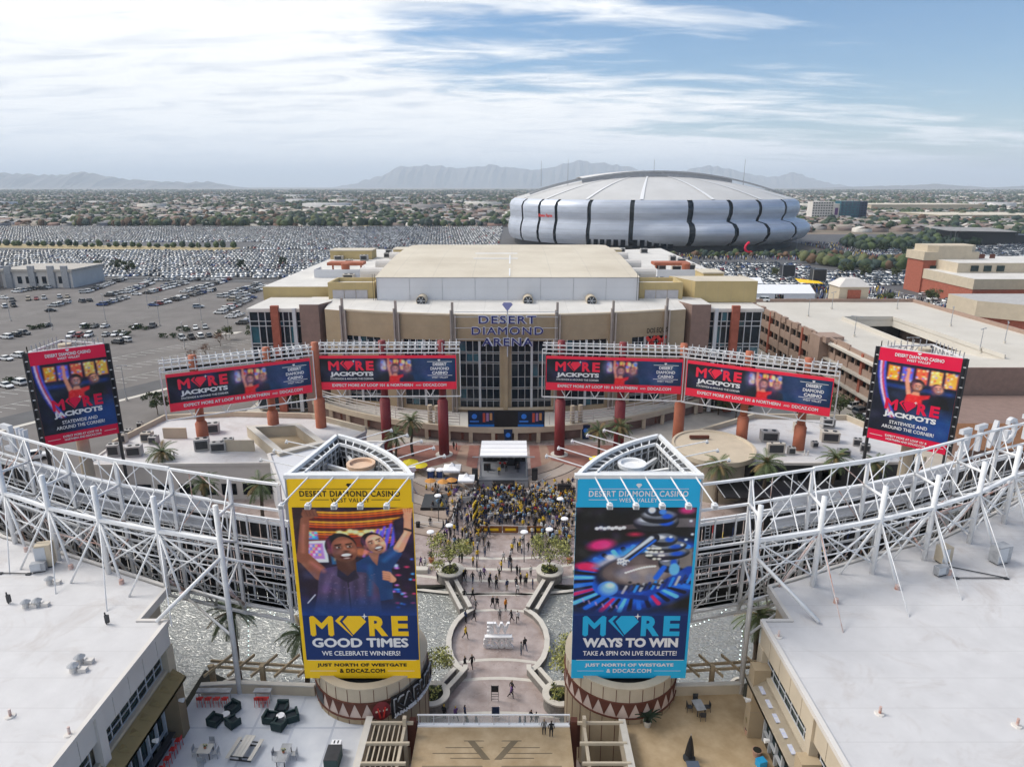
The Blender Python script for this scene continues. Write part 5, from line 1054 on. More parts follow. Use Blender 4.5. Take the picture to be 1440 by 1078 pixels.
def steelwork(sgn, label):
    def X(x): return x if sgn < 0 else -4.0 - x
    B = [(-21.2, 57.0), (-26.3, 58.4), (-32.9, 60.6), (-39.2, 62.6), (-45.8, 65.3), (-52.3, 68.6), (-58.8, 72.0), (-66.0, 75.2), (-74.0, 79.5)]
    A = [None, (-24.9, 52.2), (-31.0, 53.9), (-37.4, 56.0), (-43.6, 58.4), (-50.0, 61.6), (-56.4, 65.8), (-64.5, 69.4), (-73.0, 73.5)]
    B = [Vector((X(x), y, 0)) for x, y in B]; A = [Vector((X(p[0]), p[1], 0)) if p else None for p in A]; U = Vector((0, 0, 1))
    t = thing('screen_truss', label, 'steel structure', (B[4].x, B[4].y, 9), 0, 'curved white steel screen frames around the ponds'); st_ = M['steel']
    rr = random.Random(11 + sgn)
    def br(p, q, w, nm='brace', m=None, h=None): MB().bar(p, q, w * .72, (h or w) * .72).build(nm, m or (M['rust'] if rr.random() < .12 else st_), t)
    def rd(p, q, r, nm='strut', m=None): MB().cyl(p, q, r * .68, r * .68, 8).build(nm, m or (M['rust'] if rr.random() < .10 else st_), t, True)
    rise = [0] * 9
    for i, b in enumerate(B):
        br(b + U * 9.6, b + U * (24 + rise[i]), .42, 'back_post', st_)
    for i in range(len(B) - 1):
        p, q = B[i], B[i + 1]
        br(p + U * (24 + rise[i]), q + U * (24 + rise[i + 1]), .34, 'top_rail', st_, .55 if i in (2, 3) else .3)
        br(p + U * 21.4, q + U * 21.4, .30, 'chord', st_)
        br(p + U * 17.4, q + U * 17.4, .28, 'chord', st_); br(p + U * 15.4, q + U * 15.4, .28, 'chord', None)
        br(p + U * 10.6, q + U * 10.6, .30, 'chord', st_); br(p + U * 9.7, q + U * 9.7, .34, 'chord', st_)
    nB = [(B[i + 1] - B[i]).normalized() for i in range(len(B) - 1)]
    def outn(i): d = nB[min(i, len(nB) - 1)]; n = Vector((-d.y, d.x, 0)); return n if n.y > 0 else -n
    for i in range(1, 7):
        o = outn(i) * .5; p, q = B[i] + o, B[i + 1] + o
        if i in (1, 2, 3, 4):
            f0 = .45 if i == 1 else 0.
            for z, h in ((20.2, 1.0), (18.1, .9)): pp = p + (q - p) * f0; MB().add([pp + U * z, q + U * z, q + U * (z + h), pp + U * (z + h)], [(0, 1, 2, 3), (3, 2, 1, 0)]).bar(pp + U * (z + h), q + U * (z + h), .3, .12).bar(pp + U * z, q + U * z, .3, .12).build('sign_beam', M['greywall'], t)
    for i in range(7):
        o = outn(i) * 2.0; f0 = .12 if i == 0 else 0.; p, q = B[i] + o, B[i + 1] + outn(i + 1 if i < 7 else i) * 2.0
        p = p + (q - p) * f0; d = q - p; dn = d.normalized(); nc = max(3, round(d.length / 1.25)); zs = [9.7, 11.5, 13.3, 15.1, 16.9, 18.7]
        back = -outn(i)
        for k in range(nc):
            a, b = p + d * k / nc, p + d * (k + 1) / nc
            for j in range(5): MB().add([a + dn * .05 + U * (zs[j] + .12), b - dn * .05 + U * (zs[j] + .12), b - dn * .05 + U * (zs[j + 1] - .12) + back * rr.uniform(0, .05), a + dn * .05 + U * (zs[j + 1] - .12)], [(0, 1, 2, 3), (3, 2, 1, 0)]).build('screen_panel', M['black'], t)
            for j in range(1, 5):
                if (k + j) % 2 == 0: c = a + back * .14 + U * (zs[j] - .0); MB().bar(c - dn * .26, c + dn * .26, .09).bar(c - U * .26, c + U * .26, .09).build('clip', st_, t)
        for z in zs: MB().bar(p + back * .1 + U * z, q + back * .1 + U * z, .12, .14).build('grid_rail', st_ if z != 15.1 else M['steelg'], t)
        for z, h in ((18.9, .25), (19.3, .2)): MB().bar(p + back * .2 + U * z, q + back * .2 + U * z, .2, h).build('screen_top_rail', st_, t)
        for k in range(0, nc + 1, 2): MB().bar(p + d * k / nc + back * .35 + U * 9.7, p + d * k / nc + back * .35 + U * 19.4, .14).build('mullion', st_, t)
        for z in (10.3, 13.1, 16.4) if i % 2 == 0 else (10.3, 16.4):
            a0, b0 = p + back * .45, q + back * .45; a1, b1 = p + back * 1.35, q + back * 1.35
            MB().add([a0 + U * z, b0 + U * z, b1 + U * z, a1 + U * z], [(0, 1, 2, 3), (3, 2, 1, 0)]).build('catwalk', MATS['catwalk_grating'], t)
            MB().bar(a1 + U * (z + 1.05), b1 + U * (z + 1.05), .07).bar(a1 + U * (z + .55), b1 + U * (z + .55), .06).build('guard_rail', st_, t)
            MB().bar(a1 + U * z, b1 + U * z, .12).build('catwalk_edge', st_, t)
            for k in range(0, nc + 1, 4): c = a1 + (b1 - a1) * k / nc; MB().bar(c + U * z, c + U * (z + 1.05), .06).build('guard_post', st_, t)
    p = B[0] + outn(0) * 1.2 + (B[1] - B[0]) * .3; dn = nB[0]
    m = MB(); m.bar(p + U * 9.8, p + U * 19, .07); m.bar(p + dn * .5 + U * 9.8, p + dn * .5 + U * 19, .07)
    for k in range(24): m.bar(p + U * (10 + k * .38), p + dn * .5 + U * (10 + k * .38), .05)
    m.build('ladder', M['steelg'], t)
    for i in range(1, len(A)):
        a, b = A[i], B[i]; zf = 5.5 if i == 1 else 15.5
        rd(a + U * zf, a + U * 24.3, .36, 'column', st_)
        rd(a + U * 23.2, b + U * 21.4, .22); rd(a + U * 21, b + U * (24), .10); rd(a + U * 21, b + U * 17.4, .16); rd(a + U * (16.2), b + U * 15.4, .15); rd(a + U * 16.2, b + U * 10.6, .2) if i < 3 else rd(a + U * 18.5, b + U * 10.6, .17)
        if i + 1 < len(A):
            a2, b2 = A[i + 1], B[i + 1]
            br(a + U * 21, a2 + U * 21, .42, 'chord', st_); br(a + U * 20.3, a2 + U * 20.3, .16, 'chord')
            rd(a + U * 21, (a + a2) / 2 + U * 17.6, .09)
            rd(a + U * 21, b2 + U * 17.4, .09); rd(a2 + U * 21, b + U * 17.4, .09); rd(a + U * 16.5, a2 + U * 20.9, .12); rd(a2 + U * 16.5, a + U * 20.9, .12)
            rd(a + U * 21, b2 + U * 24, .07); rd(b + U * 10.6, b2 + U * 15.4, .10); rd(b2 + U * 10.6, b + U * 15.4, .10); rd(b + U * 17.4, (b + b2) / 2 + U * 21.4, .08); rd((b + b2) / 2 + U * 21.4, b2 + U * 17.4, .08)
            mid = (b + b2) / 2; rd(mid + U * 9.7, a2 + U * 20.6, .14); rd(mid + U * 9.7, a + U * 20.6, .14)
            for f0 in (.33, .66):
                c1, c2_ = a + (a2 - a) * f0, b + (b2 - b) * f0
                rd(c1 + U * 21, c2_ + U * 21.4, .09); rd(c1 + U * 20.4, c2_ + U * 17.4, .07); rd(c2_ + U * 24, c2_ + U * 21.4, .07); rd(c2_ + U * 17.4, c2_ + U * 9.8, .09)
            rd(b + U * 21.4, mid + U * 24, .08); rd(b2 + U * 21.4, mid + U * 24, .08); rd(b + U * 15.4, mid + U * 10.6, .08); rd(b2 + U * 15.4, mid + U * 10.6, .08); rd(a + U * 18.4, a2 + U * 18.4, .09); rd(mid + U * 15.4, (a + a2) / 2 + U * 20.4, .08)
    for i in range(2, len(A)):
        a, b = A[i], B[i]; dirn = (a - b).normalized(); tan_ = Vector((-dirn.y, dirn.x, 0))
        rd(a + U * 21, a + dirn * 2.2 + tan_ * 1.6 + U * 15.5, .17, 'leg'); rd(a + U * 21, a + dirn * .9 - tan_ * 2.9 + U * 15.5, .14, 'leg')
        rd(a + U * 21, a + dirn * 6.5 + tan_ * 1.5 + U * 15.5, .07, 'guy_strut')
        f = a + dirn * 2.2 + tan_ * 1.6; MB().cyl(f + U * 15.5, f + U * 15.95, .22, .2, 8).build('foot', M['rust'], t)
    rd(A[1] + U * 19.5, Vector((X(-29.2), 48.4, 15.7)), .24, 'leg'); rd(A[1] + U * 15.2, B[2] + U * 11, .18); rd(A[1] + U * 19.3, B[0] + U * 15.4, .15); rd(A[1] + U * 11.5, B[2] + U * 9.8, .18)
    rd(A[1] + U * 17, B[1] + U * 21, .12); rd(A[1] + U * 17, B[1] + U * 10, .14); rd(B[0] + U * 10.6, B[1] + U * 15.4, .10)
    lt = thing('roof_letters', 'tall white letters reading WESTGATE seen from behind on the %s frame' % ('left' if sgn < 0 else 'right'), 'sign', B[6], 0, 'white letters on the curved steel frames')
    word = 'WESTGATE'; path = [B[5], B[6], B[7], B[8]]; segL = [0]
    for a, b in zip(path[:-1], path[1:]): segL.append(segL[-1] + (b - a).length)
    def at(s):
        s = max(0, min(s, segL[-1] - .01))
        for k in range(3):
            if s <= segL[k + 1]: f = (s - segL[k]) / (segL[k + 1] - segL[k]); d = (path[k + 1] - path[k]).normalized(); return path[k] + d * (s - segL[k]), d, 24 + rise[5 + k] + f * (rise[6 + k] - rise[5 + k])
        return path[-1], d, 25.5
    step = segL[-1] / 8.3; seq = word if sgn < 0 else word[::-1]
    for k, ch in enumerate(seq):
        p, d, z = at(.4 + k * step); V, F = text2d(ch, 1.75, 3.1, .015, ext=1.)
        zc = (V[:, 2] - V[:, 2].min()) / (V[:, 2].max() - V[:, 2].min()) * .45
        dd = d; n_ = Vector((-dd.y, dd.x, 0)); n_ = n_ if n_.y > 0 else -n_
        rdir = n_.cross(Vector((0, 0, 1))) * -1
        if rdir.dot(dd) < 0: base = p + dd * 1.75
        else: base = p
        mb = MB(); mb.add([base + rdir * a + U * (z - 2.3 + b) + n_ * (.3 + c) for (a, b), c in zip(V[:, :2].tolist(), zc.tolist())], F); mb.build('letter', M['greywall'], lt)
    return t
steelwork(-1, 'left curved white steel truss carrying a black screen over the pond')
steelwork(1, 'right curved white steel truss carrying a black screen over the pond')

def fg_building(sgn, label):
    def X(x): return x if sgn < 0 else (20.7 - (x + 28.5))        # mirrored about its own facade line
    xf = X(-28.5); s = -1 if sgn < 0 else 1                       # s: direction away from the plaza
    t = thing('terrace_building', label, 'building', (xf + s * 20, 40, 0), 0, 'flat roofed buildings either side of the plaza entrance')
    poly = [(-28.5, 48.8), (-28.5, 18), (-90, 18), (-90, 84), (-80, 79.5), (-68, 72.8), (-59, 67), (-52, 62.8), (-45.3, 60.2), (-38, 57.0), (-30.9, 53.8), (-30.9, 48.8)]
    poly = [(X(x), y) for x, y in poly]; m = MB(); m.prism(poly, -.3, 15.2, 0, 1); wallm = M['cream']; tm = bpy.data.materials
    body = MB()
    inset = [(-29.3, 48.5), (-29.3, 18), (-89, 18), (-89, 83), (-80, 78.5), (-68, 71.8), (-59, 66), (-52, 61.8), (-45.3, 59.2), (-38, 56.0), (-31.4, 53.0), (-31.4, 48.5)]
    body.prism([(X(x), y) for x, y in inset], -.3, 15.3, 0, 1); body.build('body', [wallm, M['roofw']], t)
    cop = MB(); cop.wall(poly[2:] + [poly[0]], 14.9, 15.62, .3); cop.wall([poly[0], poly[1]], 15.3, 15.66, .36); cop.build('coping', M['palewall'], t)
    fl = MB(); fl.add([(X(-28.6), 48.6, 15.5), (X(-28.6), 18, 15.5), (X(-90), 18, 15.5), (X(-90), 83.8, 15.5), (X(-80), 79.2, 15.5), (X(-68), 72.5, 15.5), (X(-59), 66.7, 15.5), (X(-52), 62.5, 15.5), (X(-45.3), 59.9, 15.5), (X(-38), 56.7, 15.5), (X(-31), 53.5, 15.5), (X(-31), 48.6, 15.5)], [tuple(range(12))] if sgn < 0 else [tuple(reversed(range(12)))])
    rf = fl.build('roof', roofmat(), t)
    ys = [18 + i * 2.05 for i in range(16)]
    for a, b in zip(ys[:-1], ys[1:]):
        MB().bx(X(-28.5), X(-28.95), a + .03, min(b, 48.8) - .03, 13.35, 15.46).build('facade_panel', M['palewall'] if sgn < 0 else M['cream'], t)
    MB().bx(X(-28.55), X(-28.95), 18, 48.8, 10.55, 11.55).build('spandrel', M['cream'], t)
    for y0, y1 in ((39.2, 47.7), (29.2, 37.8), (19.2, 27.8)):
        fr = MB(); n = 7
        for i in range(n + 1): y = y0 + (y1 - y0) * i / n; fr.bx(X(-28.9), X(-28.96), y - .04, y + .04, 11.55, 13.35)
        for z in (11.6, 12.3, 13.3): fr.bx(X(-28.89), X(-28.95), y0, y1, z - .035, z + .035)
        fo = fr.build('window', M['frame'], t)
        for i in range(n):
            for z0, z1 in ((11.66, 12.24), (12.36, 13.24)): MB().bx(X(-29.0), X(-29.05), y0 + (y1 - y0) * i / n + .07, y0 + (y1 - y0) * (i + 1) / n - .07, z0, z1).build('pane', M['glassg'], fo)
        MB().bx(X(-28.3), X(-28.9), y0 - .95, y0 - .15, 5.5, 15.3).build('pilaster', M['palewall'] if sgn < 0 else M['cream'], t)
    MB().bx(X(-28.4), X(-28.95), 47.8, 48.8, 10.5, 13.35).build('pilaster', M['cream'], t)
    ld = MB(); x0, x1 = X(-28.5), X(-27.4)
    ld.add([(x0, 18, 11.3), (x1, 18, 10.55), (x1, 48.3, 10.55), (x0, 48.3, 11.3), (x0, 18, 10.3), (x1, 18, 10.3), (x1, 48.3, 10.3), (x0, 48.3, 10.3)], [(0, 1, 2, 3), (3, 2, 1, 0), (1, 5, 6, 2), (2, 6, 5, 1), (4, 7, 6, 5), (2, 6, 7, 3), (3, 7, 6, 2)])
    ld.build('ledge', M['ocher'] if sgn < 0 else M['cream'], t)
    for i in range(20):
        y = 19 + i * 1.5
        if sgn < 0:
            c = [(X(-28.3), y - .35, 11.18), (X(-28.3), y + .35, 11.18), (X(-27.6), y, 10.7)]; apx = (X(-27.75), y, 11.25); MB().add(c + [apx], [(0, 1, 3), (1, 2, 3), (2, 0, 3), (3, 1, 0), (3, 2, 1), (3, 0, 2)]).build('stud', M['ocher'], t)
        else:
            MB().box((X(-28.05), y, 11.02), (.5, .9, .06), .0).build('frieze_tile', mat('frieze_blue', (.35, .40, .62), .7, c2=(.6, .6, .6), scale=5), t)
    for y0 in (20.0, 28.8, 38.0, 47.4):                            # brown piers carrying the ledge
        MB().bx(X(-27.55), X(-28.9), y0 - .55, y0 + .55, 5.5, 10.45 if sgn < 0 else 12.2).build('pier', mat('pier_brown', (.24, .18, .11), .9) if sgn < 0 else M['tan'], t)
    for y0, y1 in ((39, 46.6), (29.6, 37.2), (21, 28)):
        fr = MB(); n = 6
        for i in range(n + 1): y = y0 + (y1 - y0) * i / n; fr.bx(X(-28.7), X(-28.95), y - .07, y + .07, 5.5, 8.9)
        fr.bx(X(-28.7), X(-28.95), y0, y1, 8.8, 9.0); fr.bx(X(-28.7), X(-28.95), y0, y1, 6.5, 6.6); fo = fr.build('shopfront', M['frame'], t)
        for i in range(n): MB().bx(X(-29.0), X(-29.06), y0 + (y1 - y0) * i / n + .08, y0 + (y1 - y0) * (i + 1) / n - .08, 5.6, 8.8).build('pane', M['glassg'], fo)
        MB().bx(X(-28.5), X(-28.95), y0, y1, 9.0, 10.3).build('fascia', M['cream'], t)
    for y0 in (46.9, 42.6, 37.6, 31):                              # wall lamps
        MB().cyl((X(-27.5), y0, 9.3), (X(-27.1), y0, 9.3), .12, .2, 8).build('wall_lamp', M['steel'], t)
    return t
def roofmat():
    if 'dusty_roof' in MATS: return MATS['dusty_roof']
    m = mat('dusty_roof', (.51, .50, .505), .7, c2=(.58, .57, .575), scale=.5, bump=.1); t = m.node_tree; b = t.nodes['Principled BSDF']; src = b.inputs['Base Color'].links[0].from_socket
    g = t.nodes.new('ShaderNodeNewGeometry'); n = t.nodes.new('ShaderNodeTexNoise'); n.inputs['Scale'].default_value = .22; n.inputs['Detail'].default_value = 9; n.inputs['Roughness'].default_value = .7; n.inputs['Distortion'].default_value = 1.0; t.links.new(g.outputs['Position'], n.inputs['Vector'])
    r = t.nodes.new('ShaderNodeMapRange'); r.inputs[1].default_value = .52; r.inputs[2].default_value = .80; t.links.new(n.outputs['Fac'], r.inputs[0])
    x = t.nodes.new('ShaderNodeMixRGB'); x.inputs[2].default_value = (.40, .36, .34, 1); t.links.new(r.outputs[0], x.inputs[0]); t.links.new(src, x.inputs[1])
    sp = t.nodes.new('ShaderNodeSeparateXYZ'); t.links.new(g.outputs['Position'], sp.inputs[0])
    mm = t.nodes.new('ShaderNodeMath'); mm.operation = 'PINGPONG'; mm.inputs[1].default_value = 1.5; t.links.new(sp.outputs[1], mm.inputs[0])
    lt = t.nodes.new('ShaderNodeMath'); lt.operation = 'LESS_THAN'; lt.inputs[1].default_value = .035; t.links.new(mm.outputs[0], lt.inputs[0])
    x2 = t.nodes.new('ShaderNodeMixRGB'); x2.inputs[2].default_value = (.44, .43, .43, 1); ml = t.nodes.new('ShaderNodeMath'); ml.operation = 'MULTIPLY'; ml.inputs[1].default_value = .6; t.links.new(lt.outputs[0], ml.inputs[0]); t.links.new(ml.outputs[0], x2.inputs[0]); t.links.new(x.outputs[0], x2.inputs[1])
    t.links.new(x2.outputs[0], b.inputs['Base Color']); return m
fg_building(-1, 'white roofed building with ocher studded ledge at the bottom left')
fg_building(1, 'white roofed beige building with blue patterned frieze at the bottom right')
def vent(u, v, k, lb, z=15.5):
    p = G(u, v, z); t = thing('roof_vent', lb, 'vent', p)
    if k == 0:
        MB().cyl(p, p + Vector((0, 0, .5)), .3, .25, 10).build('stack', M['palewall'], t); MB().cyl(p + Vector((0, 0, .5)), p + Vector((0, 0, .75)), .42, .1, 10).build('cowl', M['steelg'], t); MB().box(p + Vector((.7, 0, .15)), (.6, .4, .3)).build('curb', M['palewall'], t)
    elif k == 1:
        MB().cyl(p, p + Vector((0, 0, .6)), .09, .09, 8).build('pipe', M['rust'], t); MB().cyl(p, p + Vector((0, 0, .08)), .35, .3, 10).build('flashing', M['palewall'], t)
    else:
        MB().cyl(p, p + Vector((0, 0, 1.1)), .06, .06, 8).build('pipe', M['dark'], t); MB().box(p + Vector((.1, 0, .5)), (.3, .2, .7)).build('box', M['dark'], t)
for u, v, k, lb in ((37, 853, 0, 'grey twin vent on the left roof near the left edge'), (53, 851, 0, 'small vent right beside the twin vent on the left roof'), (150, 877, 2, 'dark pipe box on the middle of the left roof'), (104, 943, 0, 'lower of two pale vents on the left roof'), (113, 931, 0, 'upper of two pale vents on the left roof'), (15, 1007, 1, 'rusty pipe near the bottom left corner of the left roof'), (98, 1032, 1, 'rusty pipe close to the facade edge of the left roof'), (12, 848, 2, 'thin dark pipe at the far left of the left roof'), (70, 820, 0, 'vent below the truss on the left roof'), (1237, 1003, 1, 'lone pipe with a brown stain on the right roof'), (1430, 1020, 1, 'rusty pipe at the right edge of the right roof'), (1095, 895, 1, 'small pipe near the inner corner of the right roof')):
    vent(u, v, k, lb)
for (u, v, w, d, h, m, lb) in ((1404, 790, 1.6, 1.0, 1.7, 'steelg', 'blue grey transformer cabinet under the right truss'), (1325, 790, 1.1, 1.0, 1.6, 'cream', 'beige electrical cabinet below the right truss'), (67, 795, 1.3, 1.0, 2.2, 'cream', 'beige electrical cabinet below the left truss'), (1322, 808, 1.2, .6, .8, 'steelg', 'small grey box on the right roof conduit'), (56, 803, 1.2, .6, .8, 'steelg', 'small grey box on the left roof conduit')):
    p = G(u, v, 15.5); t = thing('electrical_cabinet', lb, 'cabinet', p); MB().box(p + Vector((0, 0, h / 2 + .15)), (w, d, h), .3).build('body', M[m], t); MB().box(p + Vector((0, 0, .07)), (w * .8, d * .8, .15), .3).build('base', M['dark'], t); MB().box(p + Vector((-.1, -d / 2 - .06, h / 2 + .2)), (w * .7, .04, h * .8), .3).build('door', M['frame'], t)
for pts, lb in ((((1345, 812), (1415, 812), (1330, 795)), 'black conduit running over the right roof'), (((0, 805), (40, 806), (75, 790)), 'black conduit running over the left roof')):
    m = MB(); P = [G(u, v, 15.62) for u, v in pts]
    for a, b in zip(P[:-1], P[1:]): m.cyl(a, b, .05, .05, 6)
    for a in P: m.box(a - Vector((0, 0, .05)), (.4, .3, .12))
    tag(m.build('conduit', M['dark']), lb, 'conduit')

mb = MB(); mb.prism([(-28.9, 18), (-11.8, 18), (-11.8, 44), (-12.6, 48.2), (-17.9, 52.1), (-28.9, 52.1)], 5.0, 5.5); struct('left_terrace', mb, M['epoxy'])
mb = MB()
for x in (-22.2, -18.8, -15.4): mb.add([(x, 30, 5.504), (x + .2, 30, 5.504), (x + .2, 51.6, 5.504), (x, 51.6, 5.504)], [(0, 1, 2, 3)])
for y in (47.9, 43.5): mb.add([(-28.4, y, 5.508), (-13, y, 5.508), (-13, y + .18, 5.508), (-28.4, y + .18, 5.508)], [(0, 1, 2, 3)])
struct('terrace_stripes', mb, mat('terrace_band', (.42, .45, .52), .35, var=.1))
mb = MB(); mb.prism([(20.9, 18), (9.2, 18), (9.4, 48), (13, 52.1), (21, 52.1)], 5.0, 5.5); tanm = mat('tan_terrace', (.34, .24, .13), .7, c2=(.50, .38, .24), scale=.6, bump=.15); struct('right_terrace', mb, tanm)
rs = random.Random(2)
for nm, pts, lb in (('terrace_wall', [(-28.3, 52.0), (-24.9, 52.3), (-17.9, 51.9)], 'low cream parapet at the back of the left terrace'), ('terrace_wall', [(13.9, 51.9), (21.0, 52.2)], 'low cream parapet at the back of the right terrace')):
    t = thing('parapet', lb, 'wall', (*pts[0], 5.5)); MB().wall(pts, 4.4, 6.5, .32).build('wall', M['cream'], t); MB().wall(pts, 6.5, 6.62, .45).build('coping', M['cap'], t)
for x0, x1, y0, lb in ((-12.3, -11.9, 47.9, 'sloping rail wall between the left terrace and the stairs'), (9.1, 9.5, 47.6, 'sloping rail wall between the right terrace and the stairs')):
    t = thing('stair_wall', lb, 'wall', (x0, y0, 5.5)); MB().bx(x0, x1, 30, y0, 4.5, 6.6).build('wall', M['cream'], t); MB().bx(x0 - .08, x1 + .08, 30, y0 + .05, 6.6, 6.75).build('coping', M['cap'], t)
mb = MB(); mb.bx(-8.1, 4.95, 30, 48.2, 5.0, 5.5); struct('bridge_deck', mb, tanm)
t = thing('bridge_railing', 'pale steel and glass railing along the bridge above the plaza', 'railing', (-1.6, 48.3, 5.5)); MB().bx(-8.1, 4.95, 48.05, 48.45, 4.7, 5.62).build('kerb', M['white'], t); MB().bx(-8.1, 4.95, 48.2, 48.3, 6.55, 6.66).build('handrail', M['white'], t)
for i in range(11): x = -8.0 + i * 1.29; MB().bx(x - .04, x + .04, 48.22, 48.28, 5.6, 6.56).build('post', M['frame'], t)
gp = bpy.data.materials.new('clear_glass'); gp.use_nodes = True; b_ = gp.node_tree.nodes['Principled BSDF']; b_.inputs['Alpha'].default_value = .16; b_.inputs['Roughness'].default_value = .05; b_.inputs['Base Color'].default_value = (.6, .66, .68, 1)
for i in range(10): x = -8.0 + i * 1.29; MB().bx(x + .08, x + 1.2, 48.235, 48.265, 5.72, 6.5).build('glass_panel', gp, t)
mb = MB(); dm = mat('bridge_inlay', (.17, .13, .08), .7, var=.15)
for y, hw in ((45.2, 4.9), (44.7, 3.4), (45.8, 3.9), (46.5, 2.4), (43.9, 5.6), (43.4, 4.0)):
    for s in (-1, 1): mb.add([(-1.6 + s * .7, y, 5.506), (-1.6 + s * hw, y, 5.506), (-1.6 + s * hw, y + .1, 5.506), (-1.6 + s * .8, y + .1, 5.506)], [(0, 1, 2, 3)] if s > 0 else [(3, 2, 1, 0)])
for s in (-1, 1): mb.add([(-1.6 + s * .15, 44.6, 5.510), (-1.6 + s * .75, 44.6, 5.510), (-1.6 + s * 2.1, 46.5, 5.510), (-1.6 + s * 1.5, 46.5, 5.510)], [(0, 1, 2, 3)] if s > 0 else [(3, 2, 1, 0)])
struct('bridge_inlay', mb, dm)
for x in (-3.4, .6): tag(MB().bx(x - .55, x + .55, 42.6, 42.95, 5.5, 6.1).build('skylight_box', M['white']), 'white box at the %s of the bridge bottom edge' % ('left' if x < -2 else 'right'), 'box')
for x, lb in ((-8.55, 'dark brown steel pier at the left end of the bridge railing'), (5.35, 'dark brown steel pier at the right end of the bridge railing')):
    t = thing('brown_pier', lb, 'pier', (x, 48.6, 0)); MB().bx(x - .28, x + .28, 48.2, 48.8, -.3, 5.9).build('shaft', M['brown'], t); MB().bx(x - .1 - .5, x + .1 + .5, 48.9, 49.1, 2.6, 5.2).build('bracket', M['brown'], t)
for s, x0, x1, lb in ((-1, -11.7, -8.6, 'slatted beige canopy over the stairs left of the bridge'), (1, 5.6, 9.0, 'slatted beige canopy over the stairs right of the bridge')):
    t = thing('stair_canopy', lb, 'canopy', ((x0 + x1) / 2, 44, 5))
    for y in (47.2, 45.0, 43.0, 41): MB().bx(x0 - .1, x1 + .3, y - .09, y + .09, 6.6, 6.85).build('cross_beam', M['cream'], t)
    if s < 0:
        for k in range(6): x = x0 + .2 + k * .42; MB().bx(x - .05, x + .05, 40, 47.2, 6.45, 6.58).build('slat', M['cream'], t)
    xx = x1 - .4 if s < 0 else x0 + .45; MB().bx(xx - .12, xx + .12, 40, 47.6, 6.3, 6.6).build('side_beam', M['cream'], t); MB().bx(xx - .15, xx + .15, 46.9, 47.3, -.3, 7.4).build('post', M['cream'], t)
    mb = MB()
    for k in range(10): mb.bx(x0 + .3, x1 - .2, 47 - k * .35 - .35, 47 - k * .35, -.3, .5 + k * .48)
    struct('stairs', mb, plaza_d)
for s, X_, lb in ((-1, lambda x: x, 'timber pergola behind the left terrace wall'), (1, lambda x: -4 - x - .6, 'timber pergola behind the right terrace wall')):
    t = thing('pergola', lb, 'pergola', (X_(-24), 54, 2))
    for x in (-23.3, -17.6, -28.0): MB().bx(X_(x) - .2, X_(x) + .2, 53.6, 54.0, -.3, 7.2).build('post', M['wood'], t)
    for y, z in ((53.7, 6.7), (54.4, 6.75)): MB().bar((X_(-28.6), y + .6, z), (X_(-17.2), y - .4, z), .16, .24).build('beam', M['wood'], t)
    for k in range(6):
        x = -27.6 + k * 2.15; MB().bar((X_(x - .6), 52.6, 6.95), (X_(x + .8), 55.6, 6.95), .14, .26).build('rafter', M['wood'], t)
    mb = MB(); mb.prism([(X_(x), y) for x, y in ((-33, 52.4), (-17.8, 52.4), (-15, 57.5), (-22, 59.3), (-27, 58.6), (-30, 60.5), (-33, 62))], -.7, .15); struct('planting_bed', mb, M['soil'])
    mb = MB(); mb.prism([(X_(x), y) for x, y in ((-26.5, 52.6), (-19, 52.6), (-18.5, 55.2), (-26, 55.6))], .1, .25); struct('gravel_bed', mb, M['stone'])
    mb = MB(); A = [(X_(-28.6) + 1.6 * math.cos(a), 58.4 + 1.6 * math.sin(a)) for a in [math.radians(100 + k * 20) for k in range(14)]]; tag(mb.wall(A, -.3, .8, .3).build('curved_bench', M['cap']), 'small white curved wall at the %s pond edge' % ('left' if s < 0 else 'right'), 'wall')

def wallcap(pts, z0, z1, th, lb, cat='wall'):
    t = thing('garden_wall', lb, cat, (*pts[0], z0)); MB().wall(pts, z0, z1, th).build('wall', M['stone'], t); MB().wall(pts, z1, z1 + .1, th + .1).build('coping', M['cap'], t)
for s, e, nm in ((1, eR, 'right'), (-1, eL, 'left')):
    wallcap(e[3:13], -.7, .25, .5, 'low curved stone wall on the %s of the round walkway' % nm)
    wallcap([e[1], e[2], (e[2][0], e[2][1] + .6)], -.7, .55, .4, 'inner stone wall flanking the near walkway neck on the %s' % nm)
    o_ = [(p[0] + s * 1.1, p[1] + .2) for p in (e[1], e[2])]; wallcap(o_, -.7, .45, .35, 'outer stone wall flanking the near walkway neck on the %s' % nm)
    wallcap([e[12], e[13]], -.7, .55, .4, 'inner stone wall flanking the far walkway neck on the %s' % nm); o_ = [(p[0] + s * 1.1, p[1] - .3) for p in (e[12], e[13])]; wallcap(o_, -.7, .45, .35, 'outer stone wall flanking the far walkway neck on the %s' % nm)
    for (y, far) in ((57.2, 'near'), (80.2, 'far')):
        x = PC + s * (6.45 if y < 60 else 6.6); r = 1.75; t = thing('planter', 'round stone planter at the %s %s end of the walkway' % (far, nm), 'planter', (x, y, -.3), 0, 'round stone planters on the walkway'); m = MB()
        m.lathe((x, y, 0), [(r - .05, -.75), (r - .05, 1.05)], 30); m.build('wall', M['stone'], t); m = MB(); m.lathe((x, y, 0), [(r - .06, 1.05), (r + .08, 1.05), (r + .08, 1.22), (r - .6, 1.22), (r - .6, .8)], 30); m.build('rim', M['cap'], t); m = MB(); m.lathe((x, y, 0), [(r - .55, .95), (.01, 1.05)], 20); m.build('soil', M['soil'], t)
def px(lst, z): return [tuple(G(u, v, z)[:2]) for u, v in lst]
t = thing('restaurant_building', 'low flat roofed restaurant block behind the left truss with many rooftop units', 'building', (-45, 108, 0))
